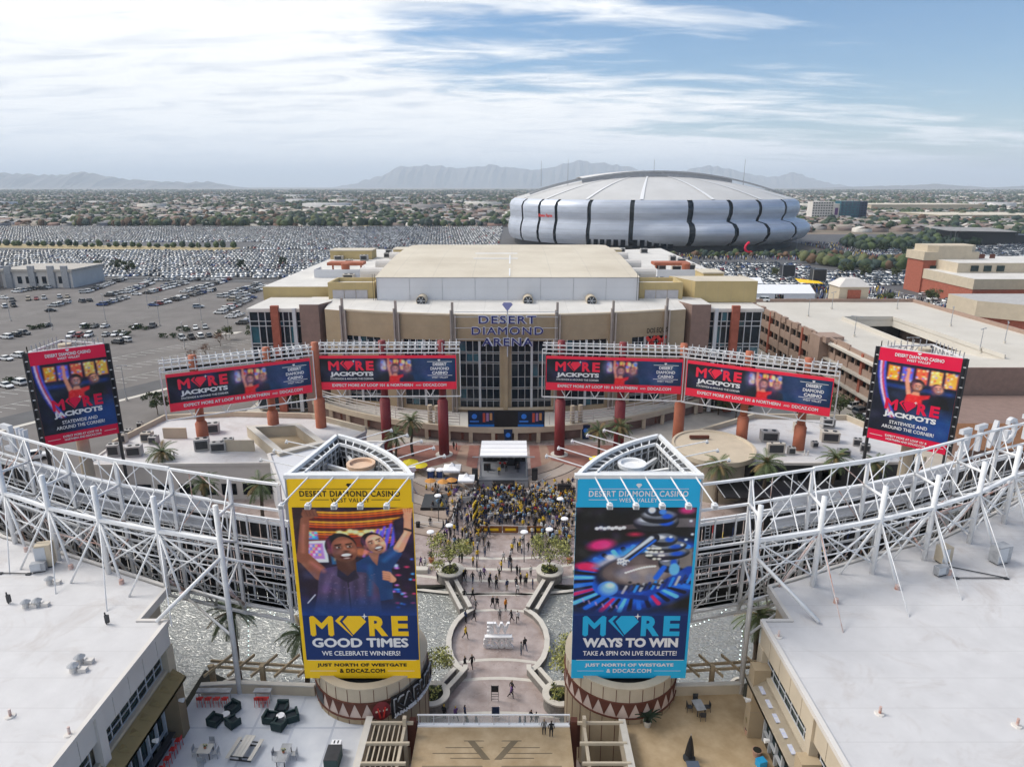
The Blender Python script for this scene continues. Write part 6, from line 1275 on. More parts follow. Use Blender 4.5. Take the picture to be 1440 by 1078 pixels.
RL = px([(120, 655), (160, 627), (232, 590), (330, 585), (440, 588), (515, 607), (470, 632), (392, 652)], 6)
m = MB(); m.prism(RL, -.3, 6, 0, 1); m.build('body', [M['palewall'], roofmat()], t)
MB().wall([RL[1], RL[2], RL[3], RL[4], RL[5]], 5.8, 7.0, .5).build('parapet', M['cream'], t); MB().wall([RL[5], RL[6], RL[7], RL[0], RL[1]], 5.8, 6.3, .35).build('parapet', M['palewall'], t)
q0, q1 = Vector(RL[7]), Vector(RL[0])
for i in range(9):
    a = q0 + (q1 - q0) * (i + .1) / 9; b = q0 + (q1 - q0) * (i + .8) / 9; MB().add([(a.x, a.y - .06, .6), (b.x, b.y - .06, .6), (b.x, b.y - .06, 2.6), (a.x, a.y - .06, 2.6)], [(0, 1, 2, 3), (3, 2, 1, 0)]).build('window', M['glass'], t)
t = thing('skylight_court', 'open cream walled light court on the left roof behind the yellow tower', 'roof structure', (*px([(400, 605)], 7.5)[0], 6))
Q = px([(352, 600), (418, 597), (452, 622), (395, 636)], 8)
MB().wall(Q, 5.9, 8, .9, closed=True).build('wall', M['cream'], t); MB().wall(Q, 8, 8.12, 1.1, closed=True).build('coping', M['cap'], t); mb = MB(); mb.add([(p[0], p[1], 6.1) for p in Q], [(3, 2, 1, 0)]); mb.build('floor', M['tan'], t)
t = thing('white_wedge', 'white wedge shaped building beside the yellow poster tower', 'building', (-33, 98, 0))
Q = px([(378, 640), (452, 622), (540, 622), (500, 660), (470, 700), (400, 704)], 7.5); m = MB(); m.prism(Q, -.3, 7.5); m.build('body', M['greywall'], t); MB().wall(Q, 7.5, 7.8, .5, closed=True).build('coping', M['palewall'], t)
t = thing('restaurant_building', 'low flat roofed restaurant block behind the right truss with dark shopfronts', 'building', (45, 108, 0))
RR_ = px([(1010, 640), (985, 610), (1060, 588), (1190, 590), (1260, 620), (1300, 650), (1190, 652), (1055, 652)], 6)
m = MB(); m.prism(RR_, -.3, 6, 0, 1); m.build('body', [M['dark'], roofmat()], t); MB().wall([RR_[1], RR_[2], RR_[3], RR_[4], RR_[5]], 5.8, 7.0, .5).build('parapet', M['cream'], t); MB().wall([RR_[5], RR_[6], RR_[7], RR_[0]], 5.8, 6.25, .35).build('parapet', M['palewall'], t)
q0, q1 = Vector(RR_[7]), Vector(RR_[6])
for i in range(8):
    a = q0 + (q1 - q0) * (i + .1) / 8; b = q0 + (q1 - q0) * (i + .75) / 8; MB().add([(a.x, a.y - .08, 3.2), (b.x, b.y - .08, 3.2), (b.x, b.y - .08, 4.6), (a.x, a.y - .08, 4.6)], [(0, 1, 2, 3), (3, 2, 1, 0)]).build('window', mat('pale_glazing', (.25, .30, .33), .2), t)
MB().bx(33, 52, 97, 103, 3.4, 3.6).build('awning', M['black'], t)
for i in range(9): MB().bx(33 + i * 2.3, 33.12 + i * 2.3, 96.8, 103, 3.6, 3.7).build('awning_rib', M['steelg'], t)
c = G(1003, 628, 7.2); t = thing('round_roof', 'large cream disc roof behind the blue poster tower', 'roof', (c.x, c.y, 0)); m = MB(); m.lathe((c.x, c.y, 0), [(5.6, -.3), (5.6, 6.6), (6.9, 6.7), (6.9, 7.5), (6.5, 7.5), (6.4, 7.25), (.01, 7.3)], 48, ey=1.15); m.build('disc', M['cream'], t); MB().box((c.x - 1.5, c.y + 3.5, 7.7), (3.4, .5, .5)).build('dark_vent', M['brown'], t)
rr = random.Random(9)
def unit_on(u, v, w, d, h, rz, lb): p = G(u, v, 6.0); ac_unit(p.x, p.y, 6.0, w, d, h, rz, lb, 'air conditioning units on the restaurant roofs')
for a in ((162, 640, 1.9, 1.6, 2.0, .2, 'beige unit nearest the crimson pylon on the left restaurant roof'), (190, 640, 2.4, 1.6, 1.7, .2, 'dark faced unit beside the nearest beige one on the left restaurant roof'), (208, 620, 1.8, 1.5, 1.6, 0, 'brown unit left of the outer orange column'), (217, 623, 1.4, 1.4, 1.3, 0, 'small brown unit touching its larger neighbour left of the orange column'), (285, 632, 2.4, 1.6, 2.0, .3, 'dark grey unit just right of the outermost left orange column'), (300, 608, 2.3, 1.8, 1.8, .3, 'grey unit in the middle of the left restaurant roof'), (282, 600, 1.2, 1.0, 1.0, .1, 'small unit near the back parapet of the left restaurant roof'), (308, 634, 2.6, 1.4, 1.6, .2, 'blue grey unit beside the palm on the left restaurant roof'), (322, 628, 1.8, 1.2, 1.5, .2, 'dark unit by the beige screen on the left restaurant roof'), (182, 612, 1.2, 1, 1.1, 0, 'small white unit at the far left of the left restaurant roof'), (175, 622, 1.0, 1, 1.6, 0, 'thin white unit at the far left of the left restaurant roof'), (198, 601, 1, 1, 1, 0, 'tiny unit at the back left of the left restaurant roof')): unit_on(*a)
for a in ((1081, 619, 3.0, 1.9, 1.8, -.1, 'dark double fan unit left of the right orange column'), (1166, 620, 3.0, 1.9, 1.8, -.2, 'grey double fan unit right of the right orange column'), (1090, 638, 3.0, .8, 1.9, 0, 'grey screen unit at the front of the right restaurant roof'), (1123, 607, 1.8, 1.5, 1.7, 0, 'white unit beside the orange column at the back'), (1163, 601, 2.4, 1.4, 1.8, 0, 'dark unit at the back parapet right of the orange column'), (1205, 626, 1.4, 1.2, 1.2, -.4, 'small beige unit near the pylon on the right restaurant roof'), (1216, 634, 1.6, 1.2, 1.2, -.4, 'white round topped unit next to the crimson pylon'), (1186, 640, 2.0, 1.2, 1.0, -.2, 'low white unit at the front right of the right restaurant roof'), (1112, 638, 1.2, 1.0, 1.2, 0, 'small unit right of the grey screen on the right restaurant roof'), (1145, 628, 1.0, 1.0, .9, 0, 'tiny unit between the column and the grey unit')): unit_on(*a)
for u, v, w, h, m_, lb in ((338, 634, 5.0, 2.0, 'cream', 'beige screen wall on the left restaurant roof'), (247, 616, 4.2, 2.0, 'cream', 'cream screen wall beside the outermost orange column')):
    p = G(u, v, 6); MB_ = MB(); MB_.box((p.x, p.y, 6 + h / 2), (w, .3, h)); tag(MB_.build('roof_screen_wall', M[m_]), lb, 'wall')
for u, v, lb in ((700 * 0 + 170, 633, 'thin pipe near the left pylon roof edge'), (240, 640, 'thin pipe in front of the outer orange column'), (1131, 640, 'pair of thin pipes before the right orange column')):
    p = G(u, v, 6); m = MB(); m.cyl(p, p + Vector((0, 0, 1)), .12, .12, 6); m.cyl(p + Vector((.6, 0, 0)), p + Vector((.6, 0, .8)), .12, .12, 6); tag(m.build('roof_pipe', M['palewall']), lb, 'pipe')

ga = thing('parking_garage', 'long parking garage with an empty concrete top deck on the right', 'parking garage', (108, 185, 0))
gx0, gx1, gy0, gy1, gz = 80, 137, 140, 232, 12.0; ox0, ox1, oy0, oy1 = 98, 113, 152, 200
pinkm = mat('pink_precast', (.33, .235, .19), .9, var=.1, scale=.5)
dm_ = MB()
for a, b, c_, d_ in ((gx0, gx1, gy0, oy0), (gx0, gx1, oy1, gy1), (gx0, ox0, oy0, oy1), (ox1, gx1, oy0, oy1)): dm_.bx(a, b, c_, d_, gz - .5, gz)
dm_.build('top_deck', mat('deck_concrete', (.50, .465, .41), .85, c2=(.58, .545, .49), scale=.08, bump=.1), ga)
mb = MB(); mb.add([(ox0, oy0, 11.6), (ox1, oy0, 11.6), (ox1, oy1, 6.5), (ox0, oy1, 6.5)], [(0, 1, 2, 3)]); mb.build('ramp', M['concp'], ga)
for z in (3.6, 7.8): MB().bx(gx0, gx1, gy0, gy1, z - .4, z).build('lower_deck', M['conc'], ga) if z < 7 else MB().bx(gx0, ox0, gy0, gy1, z - .4, z).build('lower_deck', M['conc'], ga)
MB().bx(gx1 - 20, gx1, gy0, gy1, 0, 11.5).build('core', M['mauve'], ga)
for a, b in (((ox0, oy0), (ox0, oy1)), ((ox1, oy0), (ox1, oy1)), ((ox0, oy1), (ox1, oy1))):
    MB().wall([a, b], gz, gz + 1.0, .3).build('ramp_wall', M['concp'], ga)
    MB().wall([a, b], gz - 2.0, gz - .5, .3).build('ramp_wall', M['concp'], ga)
MB().bx(ox0 - 3, ox1 + 3, oy1 + .5, oy1 + 12, 4, 11.4).build('painted_void_shadow', M['black'], ga)  # black block added as the shadow under the deck past the ramp
def garage_side(pts, inward):
    for i in range(len(pts) - 1):
        a, b = Vector((*pts[i], 0)), Vector((*pts[i + 1], 0)); d = b - a; n = max(1, round(d.length / 7.5))
        for k in range(n):
            p, q = a + d * k / n, a + d * (k + 1) / n
            for z0, z1 in ((0, 1.2), (3.0, 5.2), (7.2, 9.3), (11.2, 12.95 if (k + i) % 3 else 13.3)): MB().wall([p, q], z0, z1, .45).build('spandrel', pinkm, ga)
            MB().box((p.x, p.y, 6.4), (.9, .9, 12.8)).build('pier', pinkm if k % 3 else M['brick'], ga)
            m1 = p + d / n * .5; MB().box((m1.x, m1.y, 6.3), (.5, .5, 12)).build('pier', pinkm, ga)
            MB().wall([p + inward, q + inward], 0, 11.5, .3).build('painted_inner_shade', M['dark'], ga)  # dark sheet behind the openings, its colour stands in for interior shade
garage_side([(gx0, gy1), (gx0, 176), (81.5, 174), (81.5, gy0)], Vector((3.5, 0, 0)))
MB().wall([(gx0, gy1), (gx1, gy1)], 11, 13.1, .4).build('parapet', pinkm, ga); MB().wall([(gx1, gy1), (gx1, gy0)], 11, 13.1, .4).build('parapet', pinkm, ga); MB().wall([(gx1, gy0), (gx0 + 1.5, gy0)], 0, 13.1, .4).build('front_wall', M['mauve'], ga)
for k in range(7): MB().box((gx0 - .1, 170 + k * 9, 12.6), (1.0, 2.4, 1.5)).build('corner_block', pinkm, ga)
tag(MB().bx(gx0 - 1.2, gx0 + 5, 171, 177, -.3, 13.0).build('stair_block', pinkm, ga), None)
def lamp_post(x, y, z, h, lb, grp, two=False, proto=[]):
    if not proto:
        t = thing('lamp_post', lb, 'lamp post', (x, y, z), 0, grp); m = MB(); m.cyl((0, 0, 0), (0, 0, 1), .11, .07, 8); local('pole', m, M['steelg'], t).scale = (1, 1, h)
        m = MB(); m.box((.5, 0, -.05), (1.0, .12, .1)); m.box((-.5, 0, -.05), (1.0, .12, .1)); local('arm', m, M['steelg'], t).location = (0, 0, h)
        m = MB(); m.box((1.1, 0, -.12), (.6, .35, .16)); m.box((-1.1, 0, -.12), (.6, .35, .16)); local('lamp_head', m, M['steelg'], t).location = (0, 0, h); m = MB(); m.cyl((0, 0, 0), (0, 0, .7), .3, .3, 10); local('base', m, M['concp'], t); proto.append(t); return t
    c = copy_tree(proto[0], None, (x, y, z), random.uniform(0, 3), lb); c['group'] = grp
    for ch in c.children if False else [o for o in COL.objects[-4:]]:
        if ch.name.startswith('pole'): ch.scale = (1, 1, h)
        elif ch.name.startswith('arm') or ch.name.startswith('lamp_head'): ch.location = (0, 0, h)
    return c
GL = 'lamp posts on the garage deck'
for x, y, lb in ((90, 150, 'lamp post on the near left of the garage deck'), (90, 176, 'lamp post on the left of the garage deck level with the ramp'), (90, 205, 'lamp post on the far left of the garage deck'), (103, 218, 'lamp post behind the ramp opening on the garage deck'), (124, 218, 'lamp post at the far right of the garage deck'), (124, 190, 'lamp post right of the ramp opening'), (124, 168, 'lamp post on the middle right of the garage deck'), (124, 148, 'lamp post on the near right of the garage deck'), (112.5, 160, 'lamp post on the ramp wall of the garage')): lamp_post(x, y, gz, 5.5, lb, GL)
p = (117, 236); t = thing('stair_kiosk', 'cream stair kiosk with a pyramid roof behind the garage deck', 'kiosk', (*p, 0)); MB().bx(112, 122, 233, 241, 0, 17).build('wall', M['cream'], t); MB().bx(114.8, 119.2, 232.6, 233, 12.3, 16).build('opening', M['brick'], t); m = MB(); m.add([(111.5, 232.5, 17), (122.5, 232.5, 17), (122.5, 241.5, 17), (111.5, 241.5, 17), (114.5, 235, 19.6), (119.5, 235, 19.6), (119.5, 239, 19.6), (114.5, 239, 19.6)], BF); m.build('roof', M['palewall'], t)
t = thing('shed', 'grey slab wall with an orange tiled roof right of the right pylon', 'building', (82, 122, 0)); a = G(1362, 524, 13.1)
MB().bx(84, 150, 118, 139, -.3, 7.2).build('wall', M['mauve'], t); mb = MB(); mb.add([(80, 112, 5.5), (150, 112, 5.5), (150, 119, 8.0), (80, 119, 8.0)], [(0, 1, 2, 3), (3, 2, 1, 0)]); mb.build('roof', mat('orange_tiles', (.42, .22, .12), .9, var=.2, scale=3, stretch=(3, .3, 1)), t)
for k in range(10): MB().bx(80 + k * 7, 80.4 + k * 7, 112, 112.4, -.3, 5.5).build('post', M['dark'], t)

t = thing('brick_building', 'large red brick and cream building with a stepped cream tower at the right', 'building', (215, 320, 0))
m = MB(); m.prism([(200, 296), (262, 296), (262, 345), (201, 345)], -.3, 7, 0, 0); m.build('brick_wall', M['brick'], t); m = MB(); m.prism([(199.7, 295.6), (262, 295.6), (262, 345), (200.7, 345)], 7, 11.5, 0, 1); m.build('upper_wall', [M['cream'], M['roofw2']], t)
m = MB(); m.prism([(206, 318), (262, 318), (262, 350), (206, 350)], 11.5, 16, 0, 1); m.build('upper_storey', [M['cream'], M['roofw2']], t)
MB().bx(200, 214, 335, 349, -.3, 19).build('tower_wall', M['brick'], t); MB().bx(199.4, 226, 334.4, 350, 15.5, 19.5).build('tower_band', M['cream'], t); m = MB(); m.prism([(202, 337), (206, 334.4), (222, 334.4), (226, 338), (226, 348), (202, 348)], 19.5, 22.5); m.build('tower_cap', M['cream'], t)
MB().bx(203, 208, 334.1, 334.3, 2, 13).build('tall_window', M['glassg'], t)
for i in range(3): MB().bx(212 + i * 6, 215.5 + i * 6, 317.6, 317.9, 12.2, 14.8).build('window', M['glassg'], t)
for i in range(2): MB().bx(226 + i * 5, 228.6 + i * 5, 334.1, 334.3, 16.5, 18.6).build('window', M['brown'], t)
t = thing('brick_building', 'long grey roofed cream hall behind the brick building at the right edge', 'building', (270, 300, 0)); m = MB(); m.prism([(228, 268), (330, 268), (330, 330), (228, 330)], -.3, 11, 0, 1); m.build('wall', [M['cream'], mat('grey_roof', (.40, .39, .38), .9)], t); MB().bx(227.6, 330.4, 267.6, 268.1, 10.2, 11.7).build('parapet', M['cream'], t)
t = thing('brick_building', 'cream box on a brick base nearest the garage at the right edge', 'building', (205, 245, 0)); m = MB(); m.prism([(168, 245), (183, 232), (240, 232), (240, 262), (168, 262)], 4.6, 10.3, 0, 1); m.build('upper_wall', [M['cream'], mat('grey_roof', (.4, .4, .4))], t); m = MB(); m.prism([(169.5, 246), (184, 233.5), (239, 233.5), (239, 260), (169.5, 260)], -.3, 4.6); m.build('brick_base', M['brick'], t)
def facade_block(x0, x1, y, z1, dep, m, lb, cols, rows, cat='building', wm=None, nm='tower_block'):
    t = thing(nm, lb, cat, ((x0 + x1) / 2, y, 0)); MB().bx(x0, x1, y, y + dep, -.3, z1).build('wall', m, t)
    for i in range(cols):
        for j in range(rows): w = (x1 - x0) / cols; h = z1 / rows; MB().bx(x0 + w * (i + .22), x0 + w * (i + .78), y - .25, y, h * (j + .3), h * (j + .75)).build('window', wm or M['glass'], t)
    return t
facade_block(465, 497, 1090, 27, 20, M['palewall'], 'white hotel block with rows of windows right of the stadium', 8, 7)
facade_block(506, 535, 1085, 28, 20, M['glassb'], 'blue glass office tower beyond the stadium', 5, 7, wm=M['navy'])
facade_block(537, 552, 1095, 27, 20, M['navy'], 'narrow dark blue tower right of the blue glass one', 3, 7)
facade_block(497.2, 505.8, 1088, 24, 16, M['palewall'], 'grey block carrying a dark screen between hotel and glass tower', 1, 1, wm=mat('screen_purple', (.10, .03, .14), .5))
t = thing('pavilion', 'dark open air pavilion with a white flat roof among the right car parks', 'pavilion', (430, 620, 0)); MB().bx(395, 448, 620, 650, -.3, 11).build('wall', M['dark'], t); mb = MB(); mb.add([(383, 612, 12.5), (446, 612, 11.5), (446, 652, 13), (383, 652, 14)], [(0, 1, 2, 3), (3, 2, 1, 0)]); mb.build('roof', M['roofw'], t); MB().bx(448, 470, 624, 648, -.3, 8).build('wing', M['dark'], t)
for x in (386, 392, 444): MB().bx(x, x + 1, 613, 614, -.3, 12).build('post', M['dark'], t)
t = thing('grey_building', 'grey flat roofed building beyond the left car park edge', 'building', (-225, 350, 0))
MB().bx(-262, -226, 352, 380, -.3, 8).build('wall', M['palewall'], t); MB().bx(-263, -225, 351, 381, 8, 9.2).build('roof', M['conc'], t)
for x in (-258, -246, -236, -229): MB().bx(x - 1.6, x + 1.6, 350.8, 352, -.3, 11).build('pier', M['steelg'], t)
MB().bx(-300, -266, 330, 360, -.3, 10).build('wing', M['steelg'], t)
for i in range(5): MB().bx(-297 + i * 6, -293.5 + i * 6, 329.8, 330, 2, 6).build('window', M['glass'], t)
for i in range(6): MB().bx(-254 + i * 4.2 * 1, -252 + i * 4.2, 351.7, 352, 2, 5.5).build('window', M['glass'], t)
def tent(x, y, w, d, h, lb, peak=True, z=-.3, grp=None, m_='white'):
    t = thing('tent', lb, 'tent', (x, y, z), 0, grp)
    P = [(x - w / 2, y - d / 2), (x + w / 2, y - d / 2), (x + w / 2, y + d / 2), (x - w / 2, y + d / 2)]
    for a in P: MB().bx(a[0] - .05, a[0] + .05, a[1] - .05, a[1] + .05, z, z + h).build('pole', M['steelg'], t)
    mb = MB(); 
    if peak:
        c = (x, y, z + h + w * .33); Q = [(p[0], p[1], z + h) for p in P]; R_ = [(x + (p[0] - x) * .35, y + (p[1] - y) * .35, z + h + w * .12) for p in P]
        mb.add(Q + R_ + [c], [(0, 1, 5, 4), (1, 2, 6, 5), (2, 3, 7, 6), (3, 0, 4, 7), (4, 5, 8), (5, 6, 8), (6, 7, 8), (7, 4, 8)])
    else:
        mb.add([(p[0], p[1], z + h) for p in P] + [(x - w / 2, y, z + h + d * .22), (x + w / 2, y, z + h + d * .22)], [(0, 1, 5, 4), (2, 3, 4, 5), (1, 2, 5), (3, 0, 4)])
    mb.wall(P, z + h - .35, z + h, .04, closed=True); mb.build('canopy', M['white'], t); return t
t_ = tent(120, 312, 32, 14, 4.2, 'long white event tent beyond the garage', False)
MB().wall([(104.2, 305.2), (118, 305.2)], -.3, 3.9, .1).build('side_cloth', M['white'], t_); MB().wall([(122, 305.2), (135.8, 305.2)], -.3, 3.9, .1).build('side_cloth', M['white'], t_)
tent(114, 345, 22, 10, 4, 'second white tent behind the long event tent', False); tent(160, 322, 11, 11, 4, 'white peaked tent left of the brick building'); tent(152, 285, 15, 6, 3.2, 'low white tent beside the stair kiosk', False)
t = thing('yellow_canopy', 'small yellow canopy standing in the crowd beyond the garage', 'canopy', (150, 345, 0)); 
mb = MB(); mb.add([(143, 340, 4), (156, 342, 3.2), (157, 350, 3.4), (144, 349, 5)], [(0, 1, 2, 3), (3, 2, 1, 0)]); mb.build('top', M['yellow'], t); MB().bx(143, 143.2, 340, 340.2, -.3, 4).bx(156.8, 157, 349.8, 350, -.3, 3.4).build('pole', M['steelg'], t)
for i, (x, y, lb) in enumerate(((150, 372, 'dark stage tower standing in the right hand crowd'), (158, 352, 'dark speaker tower in the right hand crowd'))):
    t = thing('scaffold_tower', lb, 'tower', (x, y, 0)); MB().bx(x - 3.5, x + 3.5, y, y + 4, 3, 9).build('panel', M['dark'], t)
    for a in (-3.4, 3.4): MB().bx(x + a - .15, x + a + .15, y - .1, y + .2, -.3, 9.3).build('mast', M['steelg'], t)
t = thing('sculpture', 'tall red and blue swirling inflatable before the stadium', 'sculpture', (177, 520, 0)); m = MB(); pr_ = None
for i in range(22):
    a = i * .32; p = Vector((177 + 3.4 * math.sin(a) * (1 - i / 40), 520, .6 + i * .36 + 1.6 * math.cos(a)));
    if pr_ is not None: m.cyl(pr_, p, .9, .9, 7, mi=0 if i < 11 else 1)
    pr_ = p
m.build('tube', [M['redp'], M['crim']], t)

def leaf_crown(rs, R, H, n, sz, mis=2, flat=.8, hole=.25):
    V = []; F = []; MI = []
    cl = [(rs.uniform(-.75, .75) * R, rs.uniform(-.75, .75) * R, rs.uniform(.1, .95) * H, rs.uniform(.22, .5) * R) for _ in range(14)]
    for k in range(n):
        c = cl[rs.randrange(len(cl))]; a = rs.uniform(0, 6.283); e = rs.uniform(-1, 1); q = c[3] * (rs.random() ** .4); s_ = math.sqrt(1 - e * e)
        x, y, z = c[0] + q * s_ * math.cos(a), c[1] + q * s_ * math.sin(a), c[2] + q * e * flat
        d = Vector((rs.gauss(0, 1), rs.gauss(0, 1), rs.gauss(0, .7) + .5)).normalized(); u = d.orthogonal().normalized(); v = d.cross(u); w = sz * rs.uniform(.6, 1.5); p = Vector((x, y, z)); b = len(V)
        V += [p - u * w, p + v * w * .6, p + u * w, p - v * w * .6]; F.append((b, b + 1, b + 2, b + 3)); MI.append(rs.randrange(mis))
    m = MB(); m.v = [tuple(p) for p in V]; m.f = F; m.mi = MI; return m, cl
def tree_proto(seed, H, R, n, sz, mats_, trunk=.3, bare=False, trunkh=.35):
    rs = random.Random(seed); t = thing('tree', 'x', 'tree', (0, 0, -500)); m, cl = leaf_crown(rs, R, H * (1 - trunkh), n, sz, len(mats_)); m.v = [(a, b, c + H * trunkh) for a, b, c in m.v]; local('crown', m, mats_, t)
    w = MB(); w.cyl((0, 0, -.4), (rs.uniform(-.1, .1), 0, H * trunkh), trunk * .5, trunk * .34, 7)
    for c in cl[:9]: w.cyl((0, 0, H * trunkh * rs.uniform(.6, 1)), (c[0] * .8, c[1] * .8, H * trunkh + c[2]), trunk * .22, trunk * .05, 5)
    local('trunk', w, M['bark'], t); return t
OLIVE = mat('leaf_olive', (.075, .09, .04), .85, c2=(.13, .14, .06), scale=.6)
TP = dict(green=tree_proto(1, 6.5, 3.0, 1500, .24, [M['leaf'], M['leafd'], OLIVE]), olive=tree_proto(2, 5.5, 2.6, 1100, .22, [OLIVE, M['leaf']]), pale=tree_proto(3, 5.0, 3.0, 2600, .12, [M['leafy'], M['leafy'], OLIVE], .2), bare=tree_proto(4, 5.0, 2.4, 700, .13, [M['twig'], M['twig']], .25), dark=tree_proto(5, 8.0, 3.2, 900, .38, [M['leafd'], M['leafd'], M['leaf']]))
TUSE = {}
def tree(kind, x, y, z, lb, grp=None, s=1., nm='tree'):
    src = TP[kind]; r_ = random.uniform(0, 6.28)
    if kind not in TUSE:
        TUSE[kind] = 1; src.location = (x, y, z); src.rotation_euler = (0, 0, r_); src.scale = (s, s, s); src['label'] = lb; c = src
    else: c = copy_tree(src, None, (x, y, z), r_, lb, (s, s, s * random.uniform(.9, 1.1)))
    if grp: c['group'] = grp
    elif 'group' in c: del c['group']
    return c
GP = 'pale feathery trees at the ends of the walkway'
tree('pale', PC - 6.6, 80.2, .9, 'pale yellow green tree in the far left stone planter', GP, .95); tree('pale', PC + 6.6, 80.2, .9, 'pale thinner tree in the far right stone planter', GP, .9); tree('pale', PC - 7.4, 60.2, -.5, 'pale yellow green tree standing by the near left pond corner', GP, .9); tree('pale', PC + 7.4, 60.2, -.5, 'pale yellow green tree standing by the near right pond corner', GP, .95)
def shrub(x, y, z, r, h, lb, m_, name='shrub', grp=None, n=420, sz=.12):
    rs = random.Random(int(x * 31 + y * 7)); m, cl = leaf_crown(rs, r, h, n, sz, len(m_), .7); m.v = [(a + x, b + y, c + z) for a, b, c in m.v]
    o = m.build(name, m_); return tag(o, lb, 'shrub', grp)
for s, nm in ((-1, 'left'), (1, 'right')):
    shrub(PC + s * 6.45, 57.2, 1.0, 1.1, .6, 'low green plants filling the near %s stone planter' % nm, [M['leaf'], M['leafy']]); shrub(PC + s * 6.6, 80.2, 1.0, 1.1, .5, 'low green plants filling the far %s stone planter' % nm, [M['leaf'], M['leafy']]); shrub(PC + s * 9.2, 59.6, -.5, 2.0, 1.6, 'dense green bush by the near %s pond corner' % nm, [M['leaf'], M['leaf'], M['leafy']], n=1200)
    shrub(-25.5 if s < 0 else 21.4, 53.8, .25, 1.0, 1.1, 'small yellow green bush in the %s gravel bed' % nm, [M['leafy'], M['leaf']])
    shrub(-19.4 if s < 0 else 15.6, 53.6, .25, .9, .9, 'round bush at the end of the %s gravel bed' % nm, [M['leafy'], M['leaf']])
def palm_proto(H, seed):
    rs = random.Random(seed); t = thing('palm_tree', 'x', 'palm tree', (0, 0, -500)); m = MB(); pv = Vector((0, 0, -.5)); 
    for i in range(8):
        q = Vector((.12 * math.sin(i * .9), .08 * math.cos(i * 1.3), -.5 + (H + .5) * (i + 1) / 8)); m.cyl(pv, q, .30 - .012 * i, .32 - .014 * i, 9, cap=False); pv = q
    local('trunk', m, M['bark'], t)
    for i in range(34):
        a = i * 2.399; el = math.radians(rs.uniform(-35, 75)); L_ = rs.uniform(2.5, 3.4); m = MB(); p = pv.copy(); d = Vector((math.cos(a) * math.cos(el), math.sin(a) * math.cos(el), math.sin(el))); seg_ = 9; pts = [p.copy()]
        for k in range(seg_): p = p + d * (L_ / seg_); d = (d + Vector((0, 0, -.16))).normalized(); pts.append(p.copy())
        for k in range(seg_):
            u = (pts[k + 1] - pts[k]).normalized(); sd_ = u.cross(Vector((0, 0, 1)))
            sd_ = sd_.normalized() if sd_.length > .05 else Vector((1, 0, 0)); m.bar(pts[k], pts[k + 1], .05)
            for q in range(3):
                o = pts[k] + (pts[k + 1] - pts[k]) * (q + .5) / 3; ll = .62 * math.sin(math.pi * min(1, (k + q / 3 + 1.2) / (seg_ + 1.6))) + .08
                for s in (-1, 1): e = o + sd_ * s * ll * .8 + u * ll * .6 + Vector((0, 0, -.22 * ll)); m.add([o - u * .045, o + u * .045, e], [(0, 1, 2)] if s > 0 else [(2, 1, 0)])
        local('frond', m, M['palm'] if rs.random() > .12 else mat('palm_dry', (.22, .16, .07), .9, var=.2), t)
    m = MB(); m.cyl((pv.x, pv.y, H - .7), (pv.x, pv.y, H), .3, .5, 9); local('crown_shaft', m, mat('palm_dry', (0, 0, 0)), t); return t
PP = palm_proto(7.6, 1); first = True
for u, v, s, lb in ((228, 636, 1.0, 'palm tree before the left restaurant roof near the crimson pylon'), (286, 680, .9, 'palm tree in the reddish bed left of the wedge building'), (365, 682, 1.0, 'palm tree close to the yellow poster tower on the left'), (325, 862, 1.05, 'tall palm rising beside the left pond below the truss'), (425, 892, .9, 'palm half hidden behind the yellow poster tower'), (578, 592, .95, 'palm near the arena terrace left of the maroon column'), (556, 612, .85, 'palm behind the apex of the yellow tower'), (1012, 655, .95, 'palm just right of the blue poster tower'), (1078, 652, 1.1, 'palm before the dark shopfronts on the right'), (1176, 645, 1.0, 'palm in front of the right restaurant roof beside the orange column'), (1232, 652, .9, 'rightmost palm near the crimson pylon on the right'), (1068, 866, 1.05, 'tall palm rising beside the right pond below the truss'), (843, 606, .9, 'left one of the palm pair behind the blue tower apex'), (872, 600, .95, 'right one of the palm pair behind the blue tower apex')):
    p = G(u, v, 7.2 * s); k = (p.x, p.y, -.3)
    if first: PP.location = k; PP['label'] = lb; PP['group'] = 'date palms around the plaza'; PP.scale = (s, s, s); first = False
    else: copy_tree(PP, None, k, random.uniform(0, 6), lb, (s, s, s))
